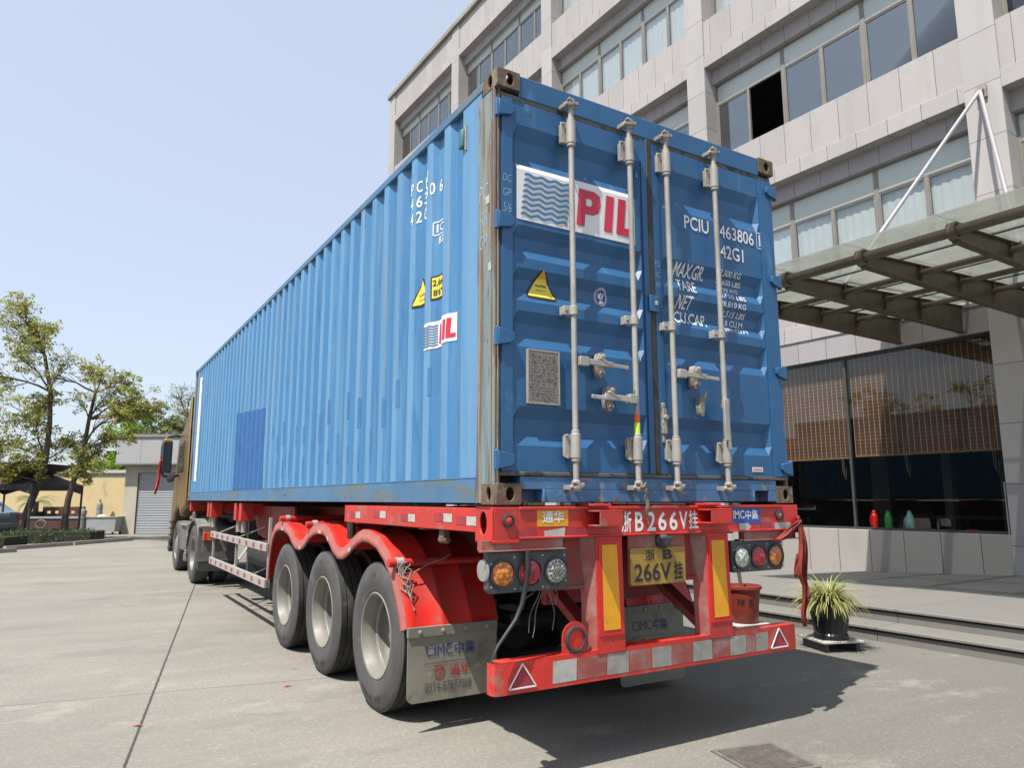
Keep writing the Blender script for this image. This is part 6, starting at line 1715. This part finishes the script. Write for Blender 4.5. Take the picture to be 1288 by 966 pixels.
def gas(u, d, h, r_, label, cap=True):
    t = thing('gas_cylinder', label, 'cylinder', far(u, d), 0, 'cylinders by the metal bin')
    p = MB(); p.lathe([(0, 0), (r_, 0), (r_, h * 0.86), (r_ * 0.85, h * 0.92), (r_ * 0.4, h * 0.96), (r_ * 0.35, h)], (0, 0, 0), 'z', 20); p.build('body', M('grey cylinder', (0.20, 0.21, 0.20), 0.6, var=0.2, vscale=5), t)
    p = MB()
    for zz in (h * 0.62, h * 0.78): p.lathe([(r_, zz - 0.03), (r_ * 1.08, zz - 0.03), (r_ * 1.08, zz + 0.03), (r_, zz + 0.03)], (0, 0, 0), 'z', 20)
    p.lathe([(r_ * 0.3, h), (r_ * 0.3, h + 0.08), (0, h + 0.1)], (0, 0, 0), 'z', 10); p.build('collar', mat['galv_rusty'], t)
gas(-18.32, 31.4, 1.12, 0.13, 'slim grey cylinder standing left of the metal bin')
gas(-18.02, 32.1, 1.42, 0.12, 'taller grey cylinder standing behind the metal bin')
bn = thing('metal_bin', 'low grey sheet metal bin full of scraps before the ochre wall', 'bin', far(-17.5, 31.4), BZ)
bmm = M('grey painted sheet', (0.33, 0.34, 0.34), 0.5, var=0.1, vscale=3)
p = MB(); p.prism([(-0.62, 0.12), (0.56, 0.12), (0.62, 0.72), (-0.66, 0.72)], 'y', 0, 0.7); p.build('body', bmm, bn)
p = MB(); p.box(-0.70, 0.66, -0.03, 0.73, 0.72, 0.76); p.build('rim', mat['galv'], bn)
p = MB()
for a in (-0.55, 0.45):
    for b_ in (0.03, 0.60): p.box(a, a + 0.06, b_, b_ + 0.06, 0, 0.12)
p.build('feet', mat['black'], bn)
for i, (dx, w_, h_, c, l_, nm) in enumerate(((-0.2, 0.36, 0.09, (0.60, 0.58, 0.55), 'white crumpled sack lying on the grey metal bin', 'sack'), (0.25, 0.10, 0.22, (0.45, 0.40, 0.15), 'small yellowish box on the grey metal bin', 'small_box'), (0.62, 0.5, 0.20, (0.14, 0.08, 0.05), 'brown heap of scrap behind the bin corner', 'scrap_heap'))):
    p = MB(); hN = 12; vs = []
    for k in range(hN):
        for j in range(4):
            t = 2 * PI * k / hN; rr = (1, 0.95, 0.6, 0.1)[j] * rnd.uniform(0.85, 1.1)
            vs.append((w_ / 2 * rr * math.cos(t), 0.22 * rr * math.sin(t), (0, 0.4, 0.8, 1)[j] * h_ * rnd.uniform(0.85, 1.1)))
    p.add(vs, [(k * 4 + j, ((k + 1) % hN) * 4 + j, ((k + 1) % hN) * 4 + j + 1, k * 4 + j + 1) for k in range(hN) for j in range(3)])
    o = p.build(nm, M(nm + ' stuff', c, 0.8, var=0.3, vscale=9), None, smooth=False); x, y, z = far(-17.5 + dx, 31.75 + (0.5 if i == 2 else 0)); o.location = (x, y, 0.755 if i < 2 else 0.70); o.rotation_euler = (0, 0, BZ); tag(o, l_, nm.replace('_', ' '))
    if i == 2: o.location.z = 0.0; o.scale = (1, 1, 4.6)
# gazebo
gz = thing('gazebo', 'dark brown fabric gazebo with scalloped valance on slim posts over the car', 'gazebo', far(-18.45, 27.3), BZ)
gm = M('dark brown gazebo fabric', (0.055, 0.040, 0.045), 0.8, var=0.2, vscale=3)
hw = 1.55
p = MB(); c0 = [(-hw, -hw, 2.02), (hw, -hw, 2.02), (hw, hw, 2.02), (-hw, hw, 2.02)]
vs = []
N = 8
for i in range(4):
    a, b_ = Vector(c0[i]), Vector(c0[(i + 1) % 4])
    for k in range(N): vs.append(a + (b_ - a) * k / N)
ring = len(vs)
for t, zt in ((0.5, 2.42), (0.15, 2.78)):
    for i in range(ring): vs.append((vs[i][0] * (1 - t) if False else vs[i][0] * (1 - t), vs[i][1] * (1 - t), zt))
vs.append((0, 0, 2.90))
fs = []
for j in range(2):
    for i in range(ring): fs.append((j * ring + i, j * ring + (i + 1) % ring, (j + 1) * ring + (i + 1) % ring, (j + 1) * ring + i))
for i in range(ring): fs.append((2 * ring + i, 2 * ring + (i + 1) % ring, 3 * ring))
p.add(vs, fs); o = p.build('canopy', gm, gz, smooth=False); o.modifiers.new('t', 'SOLIDIFY').thickness = 0.01
p = MB()
for i in range(4):
    a, b_ = Vector(c0[i]), Vector(c0[(i + 1) % 4])
    vs = []
    for k in range(25):
        q = a + (b_ - a) * k / 24; e = min(k, 24 - k) / 12
        vs += [q, q - Vector((0, 0, 0.20 + 0.16 * max(0, 1 - e * 3)))]
    p.add(vs, [(2 * k, 2 * k + 1, 2 * k + 3, 2 * k + 2) for k in range(24)])
p.build('valance', gm, gz, smooth=False)
for x, y in ((-hw, -hw), (hw, -hw), (hw, hw), (-hw, hw)):
    p = MB(); p.tube([(x * 0.98, y * 0.98, 0), (x * 0.98, y * 0.98, 2.0)], 0.04, 8); p.build('post', mat['black_plastic'], gz)
# parked car, its tail towards us
cr = thing('parked_car', 'blue grey saloon car parked under the gazebo, only its tail in view', 'car', far(-19.75, 28.6), BZ + R(72))
cm = M('blue grey car paint', (0.13, 0.17, 0.21), 0.25, 0.0, var=0.01, rvar=0.0)
# car frame: x across, y forward, tail at y = 0
prof = [(0.03, 0.35), (0.0, 0.55), (0.03, 0.80), (0.10, 0.98), (0.55, 1.04), (1.05, 1.38), (1.35, 1.45), (2.2, 1.44), (3.05, 1.02), (4.1, 0.86), (4.4, 0.62), (4.4, 0.35), (4.2, 0.22), (0.2, 0.22)]
def carbody(p, wfun, pr, xs_=(-0.88, -0.80, -0.5, 0.5, 0.80, 0.88)):
    vs = []; n_ = len(pr)
    for x in xs_:
        for y, z in pr:
            k = 1.0
            if abs(x) > 0.85 and z > 1.05: x2 = x * (1 - (z - 1.05) * 0.5)
            elif abs(x) > 0.7 and z > 1.05: x2 = x * (1 - (z - 1.05) * 0.45)
            else: x2 = x
            sh = 0.04 if abs(x) > 0.85 else 0
            vs.append((x2, y + (sh if y < 2 else -sh), z - sh * 0.5 if z > 0.5 else z))
    fs = [(i * n_ + k, i * n_ + (k + 1) % n_, (i + 1) * n_ + (k + 1) % n_, (i + 1) * n_ + k) for i in range(len(xs_) - 1) for k in range(n_)]
    fs += [tuple(range(n_))[::-1], tuple(range((len(xs_) - 1) * n_, len(xs_) * n_))]
    p.add(vs, fs)
p = MB(); carbody(p, None, prof); p.build('body', cm, cr, bevel=0.03)
p = MB(); p.add([(-0.62, 0.60, 1.062), (0.62, 0.60, 1.062), (0.56, 1.04, 1.385), (-0.56, 1.04, 1.385)], [(0, 1, 2, 3)]); p.build('rear_window', mat['glassdark'], cr, smooth=False)
p = MB()
for s in (-1, 1): p.add([(s * 0.885, 1.0, 1.06), (s * 0.885, 2.95, 1.03), (s * 0.76, 2.15, 1.385), (s * 0.76, 1.15, 1.35)], [(0, 1, 2, 3)])
p.build('side_window', mat['glassdark'], cr, smooth=False)
for s in (-1, 1):
    p = MB(); p.box(min(s * 0.60, s * 0.885), max(s * 0.60, s * 0.885), 0.0, 0.12, 0.70, 0.90); p.build('tail_light', mat['lens_redplain'], cr, bevel=0.02)
p = MB(); p.box(-0.86, 0.86, -0.02, 0.12, 0.38, 0.58); p.build('bumper', cm, cr, bevel=0.03)
for s in (-1, 1):
    for y in (0.95, 3.55):
        p = MB(); p.lathe([(0.0, 0.0), (0.20, 0.0), (0.21, 0.01), (0.31, 0.0), (0.325, 0.03), (0.325, 0.19), (0, 0.19)] if s < 0 else [(0.0, 0.0), (0.20, 0.0), (0.21, -0.01), (0.31, 0.0), (0.325, -0.03), (0.325, -0.19), (0, -0.19)], (s * 0.905, y, 0.325), 'x', 24); p.build('wheel', mat['tyre'], cr)

# ------------------------------------------------------------------ trees
bark = M('brown bark', (0.085, 0.065, 0.05), 0.9, var=0.3, vscale=10, stretch=(1, 1, 0.3), bmp=0.4, bscale=20)
lf_old = leaf_mat('camphor leaves', (0.15, 0.20, 0.04), (0.40, 0.43, 0.10), (0.42, 0.17, 0.10), 0.5)
lf_green = leaf_mat('fresh green leaves', (0.17, 0.31, 0.03), (0.42, 0.56, 0.09), None, 0.5)
lf_grey = leaf_mat('grey green leaves', (0.10, 0.14, 0.045), (0.26, 0.30, 0.12), (0.26, 0.20, 0.11), 0.4)
lf_dark = leaf_mat('hedge leaves', (0.018, 0.042, 0.010), (0.07, 0.12, 0.028), None, 0.25)
def leaves(mb, c, rx, ry, rz, n_, size, r, hollow=0.25):
    for _ in range(n_):
        while True:
            v = Vector((r.uniform(-1, 1), r.uniform(-1, 1), r.uniform(-1, 1)))
            if hollow < v.length < 1: break
        q = Vector(c) + Vector((v.x * rx, v.y * ry, v.z * rz))
        a = Vector((r.uniform(-1, 1), r.uniform(-1, 1), r.uniform(-0.7, 0.7))).normalized()
        b_ = a.cross(Vector((r.uniform(-1, 1), r.uniform(-1, 1), r.uniform(-1, 1)))).normalized()
        s = size * r.uniform(0.6, 1.25)
        mb.add([q - a * s, q - b_ * s * 0.45, q + a * s, q + b_ * s * 0.45], [(0, 1, 2, 3)])
def twig_path(a, b_, r, sag=0.12, n_=5):
    a, b_ = Vector(a), Vector(b_); d = b_ - a; L_ = d.length; out = []
    off = Vector((r.uniform(-1, 1), r.uniform(-1, 1), r.uniform(0.2, 1))) * L_ * sag
    for k in range(n_ + 1):
        t = k / n_; out.append(a + d * t + off * math.sin(PI * t) + Vector((r.uniform(-1, 1), r.uniform(-1, 1), r.uniform(-1, 1))) * L_ * 0.02 * (0 < k < n_))
    return out
def tree(name, label, base, trunk, clusters, lm, size, dens, group=None, seed=1, trunk_r=0.12, cat='tree', sub=7, leaves_per_sub=1.0):
    """trunk: points relative to base; clusters: (x, y, z, radius, density) relative to base"""
    r = random.Random(seed)
    t = thing(name, label, cat, base, 0, group)
    p = MB(); pts = [Vector(q) for q in trunk]
    p.tube(pts, [trunk_r * (1 - 0.6 * i / (len(pts) - 1)) * (1.25 if i == 0 else 1) for i in range(len(pts))], 10); p.build('trunk', bark, t)
    br = MB(); lv = MB()
    for c in clusters:
        C = Vector(c[:3]); R_ = c[3]; dn = c[4] if len(c) > 4 else 1
        # attach to a trunk point below the cluster
        cand = [q for q in pts[1:] if q.z < C.z - 0.1] or [pts[-2]]
        A = max(cand, key=lambda q: q.z - 0.4 * (q - C).length)
        path = twig_path(A, C, r, 0.10); L_ = (C - A).length
        r0 = min(trunk_r * 0.42, 0.018 + 0.011 * L_ * 1.2)
        br.tube(path, [r0 * (1 - 0.7 * k / 5) for k in range(6)], 6)
        for j in range(sub):
            v = Vector((r.gauss(0, 1), r.gauss(0, 1), r.gauss(0, 0.9))).normalized() * R_ * r.uniform(0.35, 1.45)
            E_ = C + v; S_ = path[r.choice((2, 3, 4, 5))]
            br.tube(twig_path(S_, E_, r, 0.08, 3), [r0 * 0.33, r0 * 0.26, r0 * 0.18, 0.004], 4, cap=False)
            for q in range(2):
                E2 = E_ + Vector((r.uniform(-1, 1), r.uniform(-1, 1), r.uniform(-0.4, 1))) * R_ * 0.35
                br.tube([E_, E2], [0.006, 0.003], 3, cap=False)
                leaves(lv, E2, R_ * 0.30, R_ * 0.30, R_ * 0.24, int(dens * dn * 0.9), size, r, 0.0)
            leaves(lv, E_, R_ * 0.34, R_ * 0.34, R_ * 0.24, int(dens * dn), size, r, 0.0)
    br.build('branches', bark, t, recalc=False)
    lv.build('crown', lm, t, smooth=False, recalc=False)
    return t
# clusters measured in the far frame (u, z, radius) at 26 m
def rel(u, d, z, base): 
    x, y, _ = far(u, d); return (x - base[0], y - base[1], z)
rt = random.Random(3)
CL = [(-18.02, 8.34, 0.57, .7), (-18.64, 8.04, 0.68, .7), (-17.36, 7.56, 0.57, .6), (-16.44, 6.55, 0.51, .35), (-18.17, 6.91, 0.57, .5), (-17.25, 6.46, 0.5, .35), (-18.27, 5.73, 0.63, .8), (-18.26, 4.56, 0.74, 1.2), (-18.02, 3.42, 0.74, 1.3), (-18.02, 2.5, 0.51, 1), (-17.83, 5.14, 0.46, .5), (-17.17, 4.27, 0.46, .5), (-16.64, 3.27, 0.63, 1.3), (-17.2, 2.7, 0.46, 1.1), (-16.97, 5.14, 0.34, .3), (-16.9, 7.15, 0.5, .5), (-17.8, 7.6, 0.6, .5)]
CL2 = [(-15.92, 6.25, 0.4, .5), (-15.23, 6.02, 0.46, .8), (-14.57, 5.72, 0.45, 1.0), (-14.0, 5.14, 0.5, 1.0), (-13.82, 4.45, 0.37, .9), (-14.47, 4.56, 0.46, .8), (-14.84, 3.84, 0.4, .35), (-15.66, 4.99, 0.40, .25), (-16.45, 5.72, 0.4, .3), (-15.9, 3.1, 0.57, 1.3), (-15.4, 2.75, 0.45, 1.1), (-15.98, 2.45, 0.4, .9), (-15.23, 3.41, 0.34, .4), (-14.1, 3.75, 0.29, .5), (-15.2, 5.2, 0.5, .3), (-14.8, 5.2, 0.5, .4), (-13.5, 4.85, 0.3, .8)]
b1 = far(-17.42, 26.2); 
tree('camphor_tree', 'tall leaning tree with sparse reddish tipped crown left of the gazebo post', b1, [rel(-17.45, 26.2, -0.05, b1), rel(-17.35, 26.2, 0.8, b1), rel(-17.15, 26.2, 1.5, b1), rel(-16.9, 26.15, 2.1, b1), rel(-16.8, 26.2, 2.9, b1), rel(-16.85, 26.3, 4.2, b1), rel(-17.0, 26.4, 5.4, b1), rel(-17.3, 26.3, 6.8, b1)],
     [(*rel(u, 26 + rt.uniform(-1.0, 1.2), z, b1), r_, dn) for u, z, r_, dn in CL], lf_old, 0.060, 18, 'trees along the hedge', 11, 0.15, sub=22)
b2 = far(-16.1, 26.6)
tree('camphor_tree', 'forked tree with open airy crown reaching right toward the garage roof', b2, [rel(-16.1, 26.6, -0.05, b2), rel(-16.15, 26.6, 0.8, b2), rel(-16.1, 26.6, 1.5, b2), rel(-15.9, 26.55, 2.3, b2), rel(-15.65, 26.5, 3.2, b2), rel(-15.55, 26.5, 4.4, b2), rel(-15.4, 26.5, 5.4, b2)],
     [(*rel(u, 26.3 + rt.uniform(-0.9, 1.1), z, b2), r_, dn) for u, z, r_, dn in CL2], lf_old, 0.058, 14, 'trees along the hedge', 12, 0.13, sub=22)
# more trees of the row, left of the picture: they throw the streaks of shade on the yard
for i, (x, y, sd) in enumerate(((-8.6, 14.6, 21), (-9.6, 11.2, 22))):
    r2 = random.Random(sd)
    cl = [(r2.gauss(0.4, 0.9), r2.gauss(0.2, 0.9), r2.uniform(3.0, 6.2), 0.65, 1) for _ in range(14)]
    tree('camphor_tree', ('broad crowned yard tree nearest the camera on the left side', 'yard tree between the hedge trees and the nearest one')[1 - i], (x, y, 0), [(0, 0, -0.05), (0.05, 0, 1.2), (0.1, 0.1, 2.4), (0.2, 0.1, 3.6), (0.3, 0.15, 4.8)], cl, lf_old, 0.07, 20, 'trees along the hedge', sd, 0.16)
# trees behind the garage
def bgtree(u, d, h, cl, lm, label, sd, size=0.10, dens=30, name='broadleaf_tree', sub=9, tr_=0.16):
    b_ = far(u, d)
    tree(name, label, b_, [(0, 0, 0), (0.05, 0, h * 0.25), (0.0, 0.1, h * 0.45), (0.1, 0.1, h * 0.65), (0.1, 0.1, h * 0.8)], [(*rel(a, d + rt.uniform(-0.8, 0.8), z, b_), r_, dn) for a, z, r_, dn in cl], lm, size, dens, 'trees behind the garage', sd, tr_, sub=sub)
bgtree(-24.3, 46, 6.3, [(-24.42, 4.89, 1.0, 1.2), (-24.84, 3.9, 0.8, 1.2), (-23.79, 6.41, 0.81, 1.2), (-23.2, 6.35, 0.7, 1.1), (-24.23, 5.5, 0.8, 1.2), (-23.22, 5.64, 0.71, 1.1), (-25.0, 4.3, 0.7, 1.1), (-24.0, 4.4, 0.9, 1.2), (-23.3, 4.7, 0.8, 1.1), (-24.4, 3.0, 0.9, 1)], lf_green, 'bright green leafy tree behind the garage fascia corner', 31, 0.11, 34)
bgtree(-25.9, 47, 4.4, [(-25.87, 4.0, 0.7, 1), (-26.3, 3.3, 0.8, 1), (-25.5, 3.0, 0.8, 1), (-26.0, 2.4, 0.9, 1)], lf_green, 'lower bright green tree top showing over the ochre wall', 32, 0.10, 34)
bgtree(-21.9, 45, 7.0, [(-22.32, 6.6, 0.8, .8), (-21.52, 6.3, 0.9, .8), (-22.5, 5.9, 0.9, 1), (-21.21, 5.6, 0.8, 1), (-21.9, 5.2, 1.1, 1.1), (-20.6, 5.2, 1.0, 1), (-21.2, 4.2, 1.2, 1), (-22.5, 4.4, 1.1, 1), (-20.2, 6.0, 0.8, .7), (-19.8, 4.6, 1.0, 1)], lf_grey, 'dull green bushy tree rising behind the garage roof', 33, 0.10, 32)
bgtree(-21.7, 48, 8.6, [(-22.8, 8.4, 0.6, .12), (-22.2, 8.8, 0.55, .12), (-21.5, 8.6, 0.6, .12), (-21.9, 7.9, 0.7, .15), (-22.6, 7.6, 0.6, .15), (-21.0, 7.9, 0.6, .12), (-22.1, 7.2, 0.8, .2)], lf_grey, 'thin nearly bare treetop above the bushy tree behind the garage', 34, 0.07, 22, sub=16, tr_=0.12)
# palm behind the low wall
pb = far(-21.4, 33.0)
pm = thing('palm_tree', 'short palm with arching fronds in a dark pot beside the ochre wall', 'palm', pb)
p = MB(); p.lathe([(0, 0), (0.22, 0), (0.28, 0.8), (0.30, 0.95), (0, 0.95)], (0, 0, 0), 'z', 16); p.build('pot', mat['black'], pm)
p = MB(); p.tube([(0, 0, 0.9), (0.02, 0, 1.4)], [0.12, 0.09], 8); p.build('trunk', bark, pm)
fr_ = MB()
for i in range(22):
    a = rnd.uniform(0, 2 * PI); el = rnd.uniform(0.25, 1.2); L_ = rnd.uniform(0.8, 1.15); q = Vector((0, 0, 1.35)); d = Vector((math.cos(a), math.sin(a), 0)); side = Vector((-math.sin(a), math.cos(a), 0)); prev = q
    for k in range(16):
        q2 = q + (d * math.cos(el) + Vector((0, 0, 1)) * math.sin(el)) * L_ / 16; el -= 0.13
        for s in (-1, 1):
            ll = 0.26 * math.sin(PI * (k + 2) / 19); tip = q2 + side * s * ll * 0.8 + d * ll * 0.5 - Vector((0, 0, ll * 0.25))
            fr_.add([q2, q2 + d * 0.03, tip], [(0, 1, 2)])
        q = q2
fr_.build('fronds', leaf_mat('palm frond', (0.05, 0.10, 0.02), (0.14, 0.20, 0.06), None, 0.3), pm, smooth=False, recalc=False)
# clipped hedges at the foot of the trees with a stone edging
def hedge(u0, d0, u1, d1, h, w_, label, sd, dens=1400):
    a = Vector(far(u0, d0)); b_ = Vector(far(u1, d1)); r = random.Random(sd); d = (b_ - a); L_ = d.length; d.normalize(); s = Vector((-d.y, d.x, 0))
    t = thing('hedge', label, 'hedge', tuple(a), 0, 'hedges at the foot of the trees')
    lv = MB()
    for _ in range(int(dens * L_)):
        u = r.uniform(0, L_); v = r.uniform(-1, 1); zz = r.uniform(0.0, 1)
        hh_ = h * (0.86 + 0.14 * math.sin(u * 3.1 + sd) * math.cos(u * 7.7))
        rr = (1 - 0.5 * zz ** 4)
        if abs(v) < 0.75 and zz < 0.75: continue
        q = d * u + s * v * w_ / 2 * rr + Vector((0, 0, zz * hh_ + 0.02))
        x = Vector((r.uniform(-1, 1), r.uniform(-1, 1), r.uniform(-0.5, 1))).normalized(); y = x.cross(Vector((r.uniform(-1, 1), r.uniform(-1, 1), r.uniform(-1, 1)))).normalized(); k = r.uniform(0.02, 0.045)
        lv.add([q - x * k, q - y * k * 0.5, q + x * k, q + y * k * 0.5], [(0, 1, 2, 3)])
    lv.build('foliage', lf_dark, t, smooth=False, recalc=False)
    p = MB(); c = d * L_ / 2 + Vector((0, 0, h * 0.38)); p.obox(c, d, s, (0, 0, 1), L_ / 2 * 0.97, w_ / 2 * 0.72, h * 0.36); p.build('twigs', M('hedge inner twigs', (0.02, 0.024, 0.012), 0.9), t)
hedge(-16.6, 20.0, -15.0, 20.2, 0.42, 1.2, 'hedge clump nearest the camera at the left picture edge', 3)
hedge(-17.6, 22.8, -15.25, 22.8, 0.48, 1.5, 'dark clipped hedge in front of the gazebo and leaning tree', 4)
hedge(-17.5, 25.6, -14.55, 26.0, 0.52, 1.7, 'farthest hedge under the forked tree beside the yard', 5)
p = MB()
for (u0, d0, u1, d1) in ((-15.0, 19.4, -14.2, 21.2), (-15.0, 21.9, -14.4, 24.2), (-14.4, 24.3, -13.9, 27.0)):
    a = Vector(far(u0, d0)); b_ = Vector(far(u1, d1)); p.bar(a + Vector((0, 0, 0.05)), b_ + Vector((0, 0, 0.05)), 0.12, 0.14)
tag(p.build('kerb', M('hedge kerb', (0.30, 0.28, 0.25), 0.85, var=0.15), None), kind='structure')
